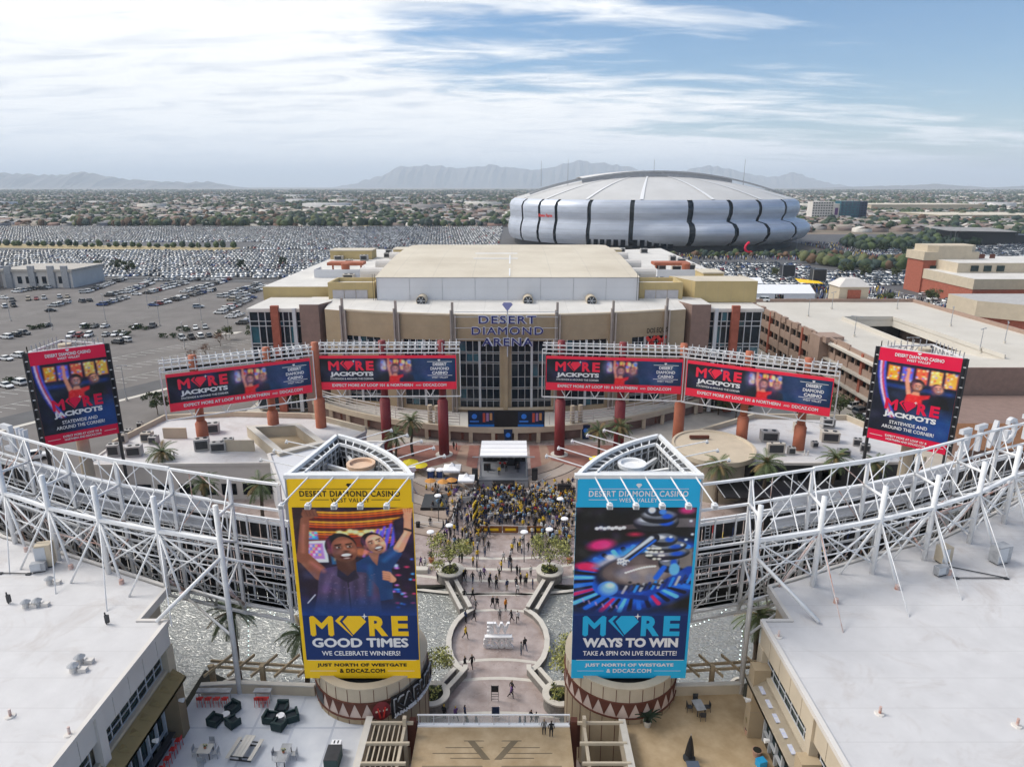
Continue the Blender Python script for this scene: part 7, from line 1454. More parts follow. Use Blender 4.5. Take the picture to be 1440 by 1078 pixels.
for i, (u, v, kd, s, lb) in enumerate(((360, 475, 'green', .9, 'yellow green tree at the left corner of the arena'), (222, 575, 'green', .8, 'tree left of the outermost left billboard'), (375, 560, 'green', 1.0, 'dense tree behind the second left sign column'), (400, 565, 'green', .9, 'bushy tree under the outermost left billboard'), (425, 568, 'olive', 1.0, 'olive tree beside the orange column left of the arena'), (470, 572, 'olive', .7, 'small olive tree below the inner left billboard'), (985, 570, 'green', 1.1, 'dense tree right of the arena terrace end'), (1010, 575, 'green', 1.0, 'dense tree behind the outermost right billboard'), (1035, 580, 'olive', 1.1, 'olive tree beside the right sign column'), (1120, 585, 'green', 1.0, 'wide tree at the back of the right restaurant roof'), (1180, 580, 'olive', 1.1, 'olive tree beside the right restaurant and billboard end'), (1205, 610, 'green', .8, 'tree left of the right crimson pylon'), (1400, 585, 'green', 1.2, 'yellow green tree before the orange tiled roof'), (1380, 590, 'olive', 1.1, 'olive tree right of the right crimson pylon'), (310, 480, 'bare', .9, 'bare reddish tree on the left edge of the arena'), (318, 470, 'olive', .8, 'olive tree near the bare ones left of the arena'), (290, 495, 'bare', .8, 'bare tree beside the service road'), (270, 500, 'bare', .7, 'small bare tree beside the service road'), (1095, 480, 'bare', 1.6, 'largest bare brown tree between arena and garage'), (1110, 492, 'bare', 1.4, 'second bare brown tree between arena and garage'), (1130, 500, 'bare', 1.3, 'third bare brown tree nearest the billboards'), (1085, 465, 'bare', 1.2, 'bare tree at the right corner of the arena'), (1190, 545, 'bare', .9, 'small bare tree beside the garage wall'), (100, 383, 'green', 1.1, 'bright green tree at the left edge of the near car park'), (120, 384, 'green', .9, 'smaller bright green tree beyond the near car park'), (165, 378, 'green', 1.1, 'tree before the far car park near the road'), (183, 382, 'green', 1.3, 'widest green tree beside the car park road'), (137, 375, 'olive', 1.0, 'dark tree behind the bright ones at the road'), (85, 395, 'bare', 1.4, 'reddish bare tree beside the grey building'), (340, 376, 'dark', .8, 'dark tree at the road near the arena corner'), (398, 372, 'dark', .8, 'dark tree left of the arena roof'), (1245, 425, 'olive', 1.2, 'olive tree at the garage back edge near the kiosk'), (1310, 425, 'olive', 1.3, 'small tree in front of the brick building'), (1380, 430, 'olive', 1.1, 'thin tree beside the cream box building'), (1385, 455, 'green', .8, 'small green tree at the corner of the cream box'), (1190, 385, 'green', 1.2, 'round tree among the parked cars on the right'), (1215, 390, 'green', 1.2, 'second round tree among the parked cars on the right'), (1260, 388, 'olive', 1.1, 'round tree left of the brick building'), (1092, 388, 'olive', 1.1, 'round tree in the right car park near the arena'), (1240, 352, 'dark', 1.2, 'dark tree at the near end of the tree belt'), (1275, 362, 'dark', 1.2, 'dark tree behind the brick tower'))):
    p = G(u, v + (6 if v > 450 else 3)); tree(kd, p.x, p.y, -.3, lb, None, s)
for i, (u, v) in enumerate(((44, 462), (52, 461), (60, 460), (120, 461), (128, 460), (188, 462), (196, 461), (204, 462), (254, 464), (262, 465), (170, 470), (180, 471), (230, 473), (245, 473), (20, 537), (12, 538))):
    p = G(u, v); shrub(p.x, p.y, -.3, 1.5, 1.6, 'clipped green bush on a car park island, %s of its kind in the row' % (ORD + ['fourteenth', 'fifteenth', 'last'])[i], [M['leafd'], M['leaf']], 'island_bush', 'clipped bushes on the car park islands', n=160, sz=.25)
def tree_mass(name, xs, ys, s0, s1, ms, w=None):
    s = RNG.uniform(s0, s1, len(xs)); return scatter_mesh(name, BLOBS, np.stack([xs, ys, xs * 0 - .5], 1), np.stack([s, s, s * RNG.uniform(1.5, 2.4, len(xs))], 1), RNG.random(len(xs)) * 6, ms, RNG.integers(0, len(ms), len(xs)))
LM = [M['leafd'], M['leaf'], MATS['leaf_blue_green'], OLIVE, MATS['leaf_brown']]
x = RNG.uniform(285, 430, 200); y = 560 + (x - 250) * .5 + RNG.uniform(-25, 40, 200); tree_mass('tree_belt', x, y, 2.5, 4.6, LM[:3])
x = RNG.uniform(200, 300, 150); y = RNG.uniform(425, 480, 150); tree_mass('tree_belt', x, y, 2.0, 3.8, LM)
x = RNG.uniform(440, 700, 260); y = 700 + RNG.uniform(0, 60, 260); tree_mass('tree_belt', x, y, 2.5, 5, LM[:3])
x = RNG.uniform(-620, -230, 420); y = 690 + (x + 620) * .25 + RNG.uniform(0, 130, 420); k = (y > 910) | (np.abs(y - 760) < 45); tree_mass('tree_belt', x, np.where(y < 905, 905 + RNG.uniform(0, 90, 420), y), 3, 5.5, LM)
x = np.linspace(-480, -235, 34) + RNG.normal(0, 1, 34); tree_mass('tree_row', x, 612 - (x + 480) * .12, 2.2, 3.0, LM[:2])
x = np.linspace(-260, 40, 60) + RNG.normal(0, 2, 60); tree_mass('tree_row', x, 908 + RNG.normal(0, 6, 60), 3.4, 5.5, LM[:3])
x = RNG.uniform(-60, 250, 260); y = 512 + RNG.uniform(-4, 8, 260); tree_mass('stadium_shrubs', x, y, 1.2, 2.6, LM)
CARM = [mat('car_white', (.72, .73, .74), .3, var=.02, spec=.6), mat('car_silver', (.40, .42, .44), .3, metal=.4, var=.04), mat('car_grey', (.13, .135, .145), .3, metal=.3, var=.04), mat('car_black', (.018, .019, .022), .25, var=.1, spec=.7), mat('car_blue', (.03, .07, .22), .3, var=.05), mat('car_red', (.25, .02, .02), .3, var=.05), mat('car_tan', (.34, .29, .22), .35, var=.05)]
CN = ['white', 'silver', 'grey', 'black', 'blue', 'red', 'beige']; CW = [.42, .18, .13, .18, .04, .03, .02]
tyre = mat('tyre_rubber', (.015, .015, .015), .9)
def car_proto(kind):
    L_, W_, H_ = dict(sedan=(4.7, 1.82, 1.45), suv=(4.8, 1.92, 1.78), pickup=(5.6, 1.98, 1.85))[kind]
    t = thing('parked_car', 'x', 'car', (0, 0, -500)); hb = .95 if kind == 'sedan' else 1.12
    secs = [(-L_ / 2, .40, .62, hb - .18), (-L_ / 2 + .18, .47, .38, hb - .05), (-L_ / 2 + 1.0, .5, .28, hb), (-.2, .5, .28, hb + .02), (L_ / 2 - 1.3, .5, .28, hb - .02), (L_ / 2 - .35, .47, .34, hb - .17), (L_ / 2, .38, .45, hb - .32)]
    m = MB(); P = []
    for x, w, z0, z1 in secs: y = W_ * w; P += [(x, -y * .92, z0), (x, -y, (z0 + z1) / 2), (x, -y * .9, z1), (x, y * .9, z1), (x, y, (z0 + z1) / 2), (x, y * .92, z0)]
    F = [(i * 6 + j, (i + 1) * 6 + j, (i + 1) * 6 + (j + 1) % 6, i * 6 + (j + 1) % 6) for i in range(len(secs) - 1) for j in range(6)] + [tuple(range(6)), tuple(reversed(range(len(P) - 6, len(P))))]
    m.add(P, F, 0)
    c0, c1, r0, r1 = dict(sedan=(-1.75, 1.15, -1.05, .35), suv=(-2.25, 1.15, -2.0, .55), pickup=(-.7, 1.45, -.5, .75))[kind]; y0, y1 = W_ * .44, W_ * .36; zz = hb - .02
    m.add([(r0, -y1, H_ - .02), (r1, -y1, H_ - .02), (r1, y1, H_ - .02), (r0, y1, H_ - .02), (r0 + .1, -y1 * .9, H_ + .03), (r1 - .1, -y1 * .9, H_ + .03), (r1 - .1, y1 * .9, H_ + .03), (r0 + .1, y1 * .9, H_ + .03)], BF, 0)
    for xa, xb in ((r0 - .05, r0 + .1), ((r0 + r1) / 2 - .06, (r0 + r1) / 2 + .06)):
        for s in (-1, 1): m.add([(xa, s * (y0 + .01), zz), (xb, s * (y0 + .01), zz), (xb, s * (y1 + .012), H_), (xa, s * (y1 + .012), H_)], [(0, 1, 2, 3), (3, 2, 1, 0)], 0)
    bd = local('body', m, [CARM[0]], t)
    g = MB(); g.add([(c0, -y0, zz), (c1, -y0, zz), (c1, y0, zz), (c0, y0, zz), (r0, -y1, H_ - .01), (r1, -y1, H_ - .01), (r1, y1, H_ - .01), (r0, y1, H_ - .01)], BF); local('windows', g, M['glass'], t)
    if kind == 'pickup': g = MB(); g.bx(-2.65, -.85, -.8, .8, hb - .02, hb + .005); local('cargo_bed', g, M['dark'], t)
    wm_ = MB(); wm_.cyl((0, -.12, 0), (0, .12, 0), .34, .34, 12); w0 = None
    for x in (-L_ / 2 + .95, L_ / 2 - .95):
        for s in (-1, 1):
            if w0 is None: w0 = local('wheel', wm_, tyre, t); w0.location = (x, s * (W_ / 2 - .1), .34)
            else: w = w0.copy(); COL.objects.link(w); w.location = (x, s * (W_ / 2 - .1), .34)
    for s in (-1, 1): q = MB(); q.box((L_ / 2 - .12, s * W_ * .33, hb - .36), (.2, .35, .14)); local('headlight', q, M['white'], t)
    return t
CP = {k: car_proto(k) for k in ('sedan', 'suv', 'pickup')}
for k in CP: KIDS[CP[k].name] = [o for o in COL.objects if o.parent == CP[k]]
CUSE = set(); crng = random.Random(4); NCAR = 0
def place_car(x, y, rz, lbl, z=-.29, kind=None, col=None, grp='cars in the near left car park'):
    global NCAR
    kind = kind or crng.choices(('sedan', 'suv', 'pickup'), (.42, .45, .13))[0]; ci = crng.choices(range(7), CW)[0] if col is None else col
    lb = (CN[ci] + ' ' + dict(sedan='sedan', suv='sport utility vehicle', pickup='pickup truck')[kind] + ' ' + lbl)
    c = copy_tree(CP[kind], None, (x, y, z), rz, lb); c['group'] = grp; NCAR += 1
    for o in list(COL.objects)[-9:]:
        if o.parent == c and o.name.startswith('body'): o.material_slots[0].link = 'OBJECT'; o.material_slots[0].material = CARM[ci]
    return c
ROWS = [((20, 411), (110, 397), .9, 'far left row by the bare tree'), ((117, 412), (174, 392), .9, 'slanting row beside the bright green trees'), ((147, 418), (217, 397), .85, 'second slanting row from the green trees'), ((204, 413), (262, 398), .9, 'third slanting row beyond the open asphalt'), ((257, 411), (316, 396), .9, 'fourth slanting row beyond the open asphalt'), ((310, 418), (367, 399), .9, 'slanting row beside the arena'), ((320, 424), (372, 404), .75, 'slanting row closest to the arena wall'), ((213, 430), (300, 408), .8, 'middle row facing the open asphalt'), ((307, 441), (356, 418), .9, 'row along the arena side'), ((136, 431), (202, 411), .75, 'short row in the middle of the car park'), ((0, 424), (100, 417), .75, 'left middle row'), ((204, 394), (326, 393), .95, 'straight row along the road'), ((62, 434), (95, 425), .4, 'sparse row near the left light pole'), ((322, 447), (352, 436), .6, 'short row by the arena corner'), ((60, 407), (75, 401), .5, 'left edge by the grey building'), ((0, 420), (40, 414), .6, 'left edge row'), ((60, 458), (100, 457), .8, 'island row left of the light pole'), ((112, 460), (155, 459), .9, 'island row in the middle of the near aisle'), ((186, 460), (220, 459), .7, 'island row beside the trimmed bushes'), ((255, 463), (295, 460), .8, 'island row near the service road'), ((3, 476), (40, 468), .8, 'near left row'), ((0, 507), (34, 499), .9, 'row beside the crimson pylon'), ((0, 545), (36, 537), .8, 'row at the left edge before the pylon'), ((94, 473), (180, 470), .8, 'row behind the crimson pylon'), ((160, 483), (182, 478), .8, 'row touching the pylon edge'), ((250, 477), (312, 470), .5, 'row along the service road'), ((0, 460), (14, 457), .6, 'far left edge in the near aisle'), ((232, 403), (268, 393), .9, 'fifth slanting row near the road'), ((64, 399), (140, 395), .7, 'row under the bright green trees'), ((338, 456), (358, 446), .7, 'short row by the bare trees'), ((100, 426), (150, 420), .45, 'sparse row in the left middle'), ((175, 412), (205, 401), .8, 'short slanting row between two longer ones'), ((0, 432), (50, 427), .5, 'left edge below the grey building')]
ROWS.sort(key=lambda r: -r[0][1]); MORE = [[], [], []]
for (u0, v0), (u1, v1), fill, nm in ROWS:
    a, b = G(u0, v0), G(u1, v1); d = b - a; n = max(1, int(d.length / 2.75)); hd = math.atan2(d.y, d.x) + math.pi / 2
    for k in range(n):
        if crng.random() < fill + .05:
            p = a + d * (k + .5) / n
            if NCAR >= 289: MORE[0].append(p.x); MORE[1].append(p.y); MORE[2].append(hd); continue
            place_car(p.x, p.y, hd + (math.pi if crng.random() < .4 else 0) + crng.uniform(-.04, .04), 'parked in the ' + nm)
for u, v, col, kd, lb in ((279, 432, 1, 'suv', 'standing alone on the open asphalt'), (72, 437, 3, 'sedan', 'standing alone left of the open asphalt'), (1072, 424, 0, 'suv', 'on the far left corner of the garage deck'), (1203, 572, 0, 'suv', 'first of the four below the right billboard'), (1212, 580, 2, 'suv', 'second of the four below the right billboard'), (1220, 588, 0, 'sedan', 'third of the four below the right billboard'), (1228, 596, 0, 'suv', 'nearest of the four below the right billboard'), (1365, 459, 3, 'suv', 'parked under the cream box building'), (1438, 468, 2, 'suv', 'at the right edge beside the cream box'), (1298, 414, 0, 'sedan', 'beside the brick tower entrance'), (50, 643, 0, 'suv', 'below the left truss beside the pylon')):
    z = 12.02 if (u, v) == (1072, 424) else -.3
    p = G(u, v, z if z > 0 else 0); place_car(p.x, p.y, {1072: 2.9, 50: .5}.get(u, 0.4), lb, z, kd, col, 'single cars around the arena')
for k in CP:
    for o in KIDS[CP[k].name]: bpy.data.objects.remove(o)
    bpy.data.objects.remove(CP[k])
def carbox():
    V = []; F = []; gl = []
    def add(x0, x1, y, z0, z1, xi0, xi1, yi, fl):
        b = len(V); V.extend([(x0, -y, z0), (x1, -y, z0), (x1, y, z0), (x0, y, z0), (xi0, -yi, z1), (xi1, -yi, z1), (xi1, yi, z1), (xi0, yi, z1)])
        for f, g_ in (((0, 1, 5, 4), fl), ((1, 2, 6, 5), fl), ((2, 3, 7, 6), fl), ((3, 0, 4, 7), fl), ((4, 5, 6, 7), 0)): F.append(tuple(i + b for i in f)); gl.append(g_)
    add(-2.3, 2.3, .9, .28, .95, -2.15, 2.0, .85, 0); add(-1.7, 1.2, .8, .95, 1.5, -1.2, .5, .68, 1); return np.array(V, float), np.array(F), np.array(gl)
CV, CF, CG = carbox()
def far_cars(name, pts):
    x, y, r = pts; n = len(x); mi = RNG.choice(7, n, p=np.array(CW) / sum(CW)); o = scatter_mesh(name, [(CV, CF)], np.stack([x, y, x * 0 - .3], 1), np.stack([np.ones(n), np.ones(n), RNG.uniform(.95, 1.25, n)], 1), r, CARM + [M['glass']], mi)
    MIx = np.repeat(mi, len(CF)); MIx = np.where(np.tile(CG, n) == 1, 7, MIx); o.data.polygons.foreach_set('material_index', MIx.astype(np.int32)); return o
def rows(x0, x1, y0, y1, ang, fill, pitch=16.5, test=None):
    X = []; Y = []; R_ = []; c, s = math.cos(ang), math.sin(ang); cx, cy = (x0 + x1) / 2, (y0 + y1) / 2; D = math.hypot(x1 - x0, y1 - y0) / 2 + 5
    for q in np.arange(-D, D, pitch):
        for off in (0, 5.4):
            k = np.arange(-D, D, 2.75); k = k[RNG.random(len(k)) < fill]; lx, ly = k, np.full(len(k), q + off)
            X.append(cx + lx * c - ly * s); Y.append(cy + lx * s + ly * c); R_.append(np.full(len(k), ang + math.pi / 2) + RNG.choice([0, math.pi], len(k)) + RNG.normal(0, .05, len(k)))
    X, Y, R_ = map(np.concatenate, (X, Y, R_)); k = (X > x0) & (X < x1) & (Y > y0) & (Y < y1)
    if test is not None: k &= test(X, Y)
    return X[k] + RNG.normal(0, .15, k.sum()), Y[k] + RNG.normal(0, .35, k.sum()), R_[k]
if MORE[0]: far_cars('further_parked_cars', tuple(map(np.array, MORE)))
far_cars('distant_parked_cars', rows(-820, 30, 392, 560, .10, .93, 15, lambda x, y: (x > -y * .80)))
far_cars('distant_parked_cars', rows(-820, 50, 575, 900, .10, .93, 15, lambda x, y: ~((y > 560) & (y < 650) & (x < -225)) & (x > -y * .80) & ~((x > -12) & (y > 600))))
far_cars('distant_parked_cars', rows(100, 420, 330, 470, -.05, .85, 15.5, lambda x, y: (x < y * .80) & ~((x > 188) & (x < 275) & (y < 360)) & ~((x > 190) & (x < 300) & (y > 415)) & ~((x < 200) & (y < 352))))
far_cars('distant_parked_cars', rows(280, 760, 470, 740, .05, .88, 15.5, lambda x, y: (x < y * .84) & ~((x > 375) & (x < 480) & (y > 600) & (y < 665)) & (y < 560 + (x - 250) * .5 - 20) | ((x > 430) & (y > 500) & (y < 690) & (x < y * .84))))
far_cars('distant_parked_cars', rows(150, 200, 240, 320, 1.1, .5, 15))
far_cars('distant_parked_cars', rows(-700, 700, 1000, 1040, .0, .5, 15))
def crowd_mass(name, x, y):
    n = len(x); P = np.array([(-.22, -.15, 0), (.22, -.15, 0), (.22, .15, 0), (-.22, .15, 0), (-.25, -.14, 1.3), (.25, -.14, 1.3), (.25, .14, 1.3), (-.25, .14, 1.3), (-.1, -.1, 1.75), (.1, -.1, 1.75), (.1, .1, 1.75), (-.1, .1, 1.75)], float)
    F = np.array([(0, 1, 5, 4), (1, 2, 6, 5), (2, 3, 7, 6), (3, 0, 4, 7), (4, 5, 9, 8), (5, 6, 10, 9), (6, 7, 11, 10), (7, 4, 8, 11), (8, 9, 10, 11)])
    return scatter_mesh(name, [(P, F)], np.stack([x, y, x * 0 - .3], 1), np.ones((n, 3)), RNG.random(n) * 6, [mat('cloth_dark', (.02, .022, .035), .9), mat('cloth_blue', (.04, .07, .2), .9), mat('cloth_white', (.6, .6, .6), .9), mat('cloth_yellow', (.6, .42, .03), .9), mat('cloth_red', (.35, .03, .04), .9), mat('cloth_grey', (.2, .2, .21), .9)], RNG.choice(6, n, p=[.38, .17, .18, .08, .05, .14]))
crowd_mass('distant_crowd', RNG.uniform(98, 188, 1700), RNG.uniform(262, 350, 1700)); crowd_mass('distant_crowd', RNG.uniform(60, 300, 1500), RNG.uniform(490, 530, 1500)); crowd_mass('distant_crowd', RNG.uniform(262, 300, 400), RNG.uniform(500, 640, 400))
LG = 'tall light poles in the car parks'
LPN = {}
for i, (u, v, h) in enumerate(sorted(((149, 452, 11), (225, 457, 11), (284, 453, 10), (15, 450, 10), (323, 477, 10), (237, 392, 16), (73, 462, 9), (208, 432, 10), (260, 490, 9), (178, 562, 9), (150, 372, 16), (194, 340, 16), (70, 366, 16), (280, 350, 16), (340, 318, 18), (50, 366, 16), (1245, 345, 14), (1340, 350, 14), (1400, 372, 14), (1120, 352, 14), (440, 345, 16), (500, 335, 16), (600, 335, 16), (560, 345, 14)))):
    p = G(u, v); k = 'near left' if v > 430 and u < 700 else 'far left' if u < 700 else 'right'; n_ = LPN[k] = LPN.get(k, 0) + 1
    lamp_post(p.x, p.y, -.3, h, 'tall grey light pole, %s from the left of those in the %s car park' % (ORD[n_ - 1], k), LG)

def person_mesh(pose, seed):
    rs = random.Random(seed); V = []; E_ = []; R_ = []
    def v(p, r, par=None): V.append(p); R_.append(r if isinstance(r, tuple) else (r, r)); i = len(V) - 1; (E_.append((par, i)) if par is not None else None); return i
    pel = v((0, 0, .95), (.155, .12)); w = v((0, 0, 1.08), (.14, .105), pel); ch = v((0, .0, 1.30), (.175, .12), w); nk = v((0, .01, 1.47), (.055, .055), ch); h1 = v((0, -.01, 1.57), (.078, .09), nk); h2 = v((0, -.01, 1.67), (.075, .092), h1); h3 = v((0, 0, 1.735), (.05, .06), h2)
    st_ = dict(stand=0., walk=.34, walk2=-.34, arms=0., phone=0., lean=.05)[pose]
    for s in (-1, 1):
        f = st_ * s
        hp = v((s * .10, 0, .90), (.095, .10), pel); kn = v((s * .105, -f * .45 - .02, .50), .062, hp); an = v((s * .11, -f * .55 + (.22 if f < 0 else 0), .09 + (.06 if f < 0 else 0)), .042, kn); v((s * .12, -f * .55 + (.20 if f < 0 else 0) - .13, .05 + (.03 if f < 0 else 0)), (.045, .035), an)
        sh = v((s * .19, 0, 1.39), .062, ch)
        if pose == 'arms': el = v((s * .30, -.05, 1.62), .044, sh); wr = v((s * .24, -.06, 1.88), .032, el); v((s * .23, -.06, 1.99), (.035, .02), wr)
        elif pose == 'phone' : el = v((s * .25, -.08, 1.14), .045, sh); wr = v((s * .12, -.32, 1.30), .032, el); v((s * .07, -.38, 1.38), (.035, .022), wr)
        else: el = v((s * .25, .03 + f * .25, 1.12), .045, sh); wr = v((s * .26, -.05 + f * .5, .88), .032, el); v((s * .26, -.08 + f * .55, .78), (.036, .022), wr)
    me = bpy.data.meshes.new('p'); me.from_pydata(V, E_, []); o = bpy.data.objects.new('p', me); COL.objects.link(o)
    o.modifiers.new('s', 'SKIN'); sv = me.skin_vertices[0].data
    for i, r in enumerate(R_): sv[i].radius = r
    sv[0].use_root = True; sb = o.modifiers.new('b', 'SUBSURF'); sb.levels = 1; sb.render_levels = 1; bpy.context.view_layer.update(); out = bpy.data.meshes.new_from_object(o.evaluated_get(bpy.context.evaluated_depsgraph_get())); bpy.data.objects.remove(o)
    for i in range(5): out.materials.append(None)
    for vv in out.vertices:                      # nose and brow
        if vv.co.z > 1.56 and vv.co.z < 1.63 and vv.co.y < -.075 and abs(vv.co.x) < .03: vv.co.y -= .025
    for p in out.polygons:
        c = p.center; armz = abs(c.x) > .20 or (pose == 'phone' and c.y < -.2 and c.z > 1.0)
        if c.z > 1.50 and abs(c.x) < .13: m = 3 if (c.y > -.02 or c.z > 1.66) else 0
        elif pose == 'arms' and c.z > 1.72: m = 0
        elif pose == 'phone' and c.y < -.30: m = 0
        elif pose not in ('arms', 'phone') and c.z < .86 and c.z > .7 and abs(c.x) > .215: m = 0
        elif c.z > .93 or abs(c.x) > .22 and c.z > .7: m = 1
        elif c.z < .10: m = 4
        else: m = 2
        p.material_index = m; p.use_smooth = True
    return out
PM = {k: person_mesh(k, i) for i, k in enumerate(('stand', 'walk', 'walk2', 'arms', 'phone', 'lean'))}
SKN = [mat('skin_%d' % i, c, .6, var=.04) for i, c in enumerate(((.45, .28, .20), (.30, .17, .11), (.55, .36, .27), (.12, .065, .045)))]
HR = [mat('hair_%d' % i, c, .8, var=.1) for i, c in enumerate(((.015, .01, .008), (.05, .03, .02), (.25, .17, .09)))]
SH = {'black': (.015, .015, .018), 'yellow': (.70, .47, .03), 'white': (.62, .62, .62), 'navy': (.02, .035, .10), 'grey': (.17, .17, .18), 'light blue': (.25, .42, .62), 'red': (.40, .03, .04), 'orange': (.62, .22, .02), 'purple': (.16, .08, .25), 'green': (.05, .20, .08)}
SHM = {k: mat('top_' + k.replace(' ', '_'), v, .9, var=.06) for k, v in SH.items()}
TR = {'dark': mat('trousers_dark', (.018, .018, .022), .9), 'blue': mat('trousers_blue', (.04, .065, .13), .9), 'khaki': mat('trousers_khaki', (.28, .22, .14), .9)}
HRN = mat('hat_yellow', (.65, .45, .04), .8)
SHOE = mat('shoe', (.03, .03, .03), .7)
prng = random.Random(21); NP = 0; SWT = dict(zip(SH, (.37, .12, .15, .14, .10, .05, .02, .02, .02, .01)))
def person(x, y, z, where, pose=None, rz=None, top=None, tr=None, grp='people on the plaza'):
    global NP
    pose = pose or prng.choices(('stand', 'walk', 'walk2', 'phone', 'lean', 'arms'), (.35, .2, .2, .1, .1, .05))[0]; top = top or prng.choices(list(SWT), list(SWT.values()))[0]; tr = tr or prng.choices(('dark', 'blue', 'khaki'), (.5, .37, .13))[0]
    o = bpy.data.objects.new('person', PM[pose]); COL.objects.link(o); o.location = (x, y, z); o.rotation_euler = (0, 0, prng.uniform(0, 6.28) if rz is None else rz); s = prng.uniform(.93, 1.05); o.scale = (s, s, s)
    for i, m in enumerate((prng.choice(SKN), SHM[top], TR[tr], HRN if prng.random() < .08 else prng.choice(HR), SHOE)): o.material_slots[i].link = 'OBJECT'; o.material_slots[i].material = m
    NP += 1; lb = 'person in %s top, %s trousers, %s' % (top, tr, where); return tag(o, lb if len(lb.split()) < 17 else 'person in %s top %s' % (top, where), 'person', grp)
used = []
def crowd(n, region, where, dist, facing=None, tops=None, grp='audience before the stage'):
    k = 0; tries = 0
    while k < n and tries < n * 40:
        tries += 1; u = prng.uniform(region[0], region[1]); v = prng.uniform(region[2], region[3]); p = G(u, v, -.3)
        if any((p.x - a) ** 2 + (p.y - b) ** 2 < dist * dist for a, b in used): continue
        used.append((p.x, p.y)); k += 1; person(p.x, p.y, -.29, where, rz=None if facing is None else facing + prng.uniform(-.6, .6), grp=grp, top=prng.choice(tops) if tops else None)
def audience(a, b, c, d, n, where): crowd(n, (a, b, c, d), where, .48, math.pi)
audience(672, 745, 700, 744, 84, 'packed in the left part of the audience'); audience(745, 806, 696, 744, 74, 'packed in the right part of the audience'); audience(745, 806, 682, 696, 14, 'standing right of the stage front')
crowd(16, (808, 818, 690, 760), 'beside the blue tower at the edge of the audience', .5)
crowd(14, (756, 806, 744, 764), 'outside the barrier at the lower right of the audience', .6, tops=['yellow', 'navy', 'black', 'white', 'light blue']); crowd(16, (655, 690, 744, 764), 'queueing outside the barrier left of the audience', .6, tops=['yellow', 'black', 'black', 'grey'])
crowd(24, (640, 762, 768, 838), 'in the middle of the plaza before the walkway', .9); crowd(16, (606, 655, 700, 765), 'strolling on the left side of the plaza', .8); crowd(10, (596, 640, 690, 705), 'at the black platform left of the stage', .6, tops=['yellow', 'orange', 'black'])
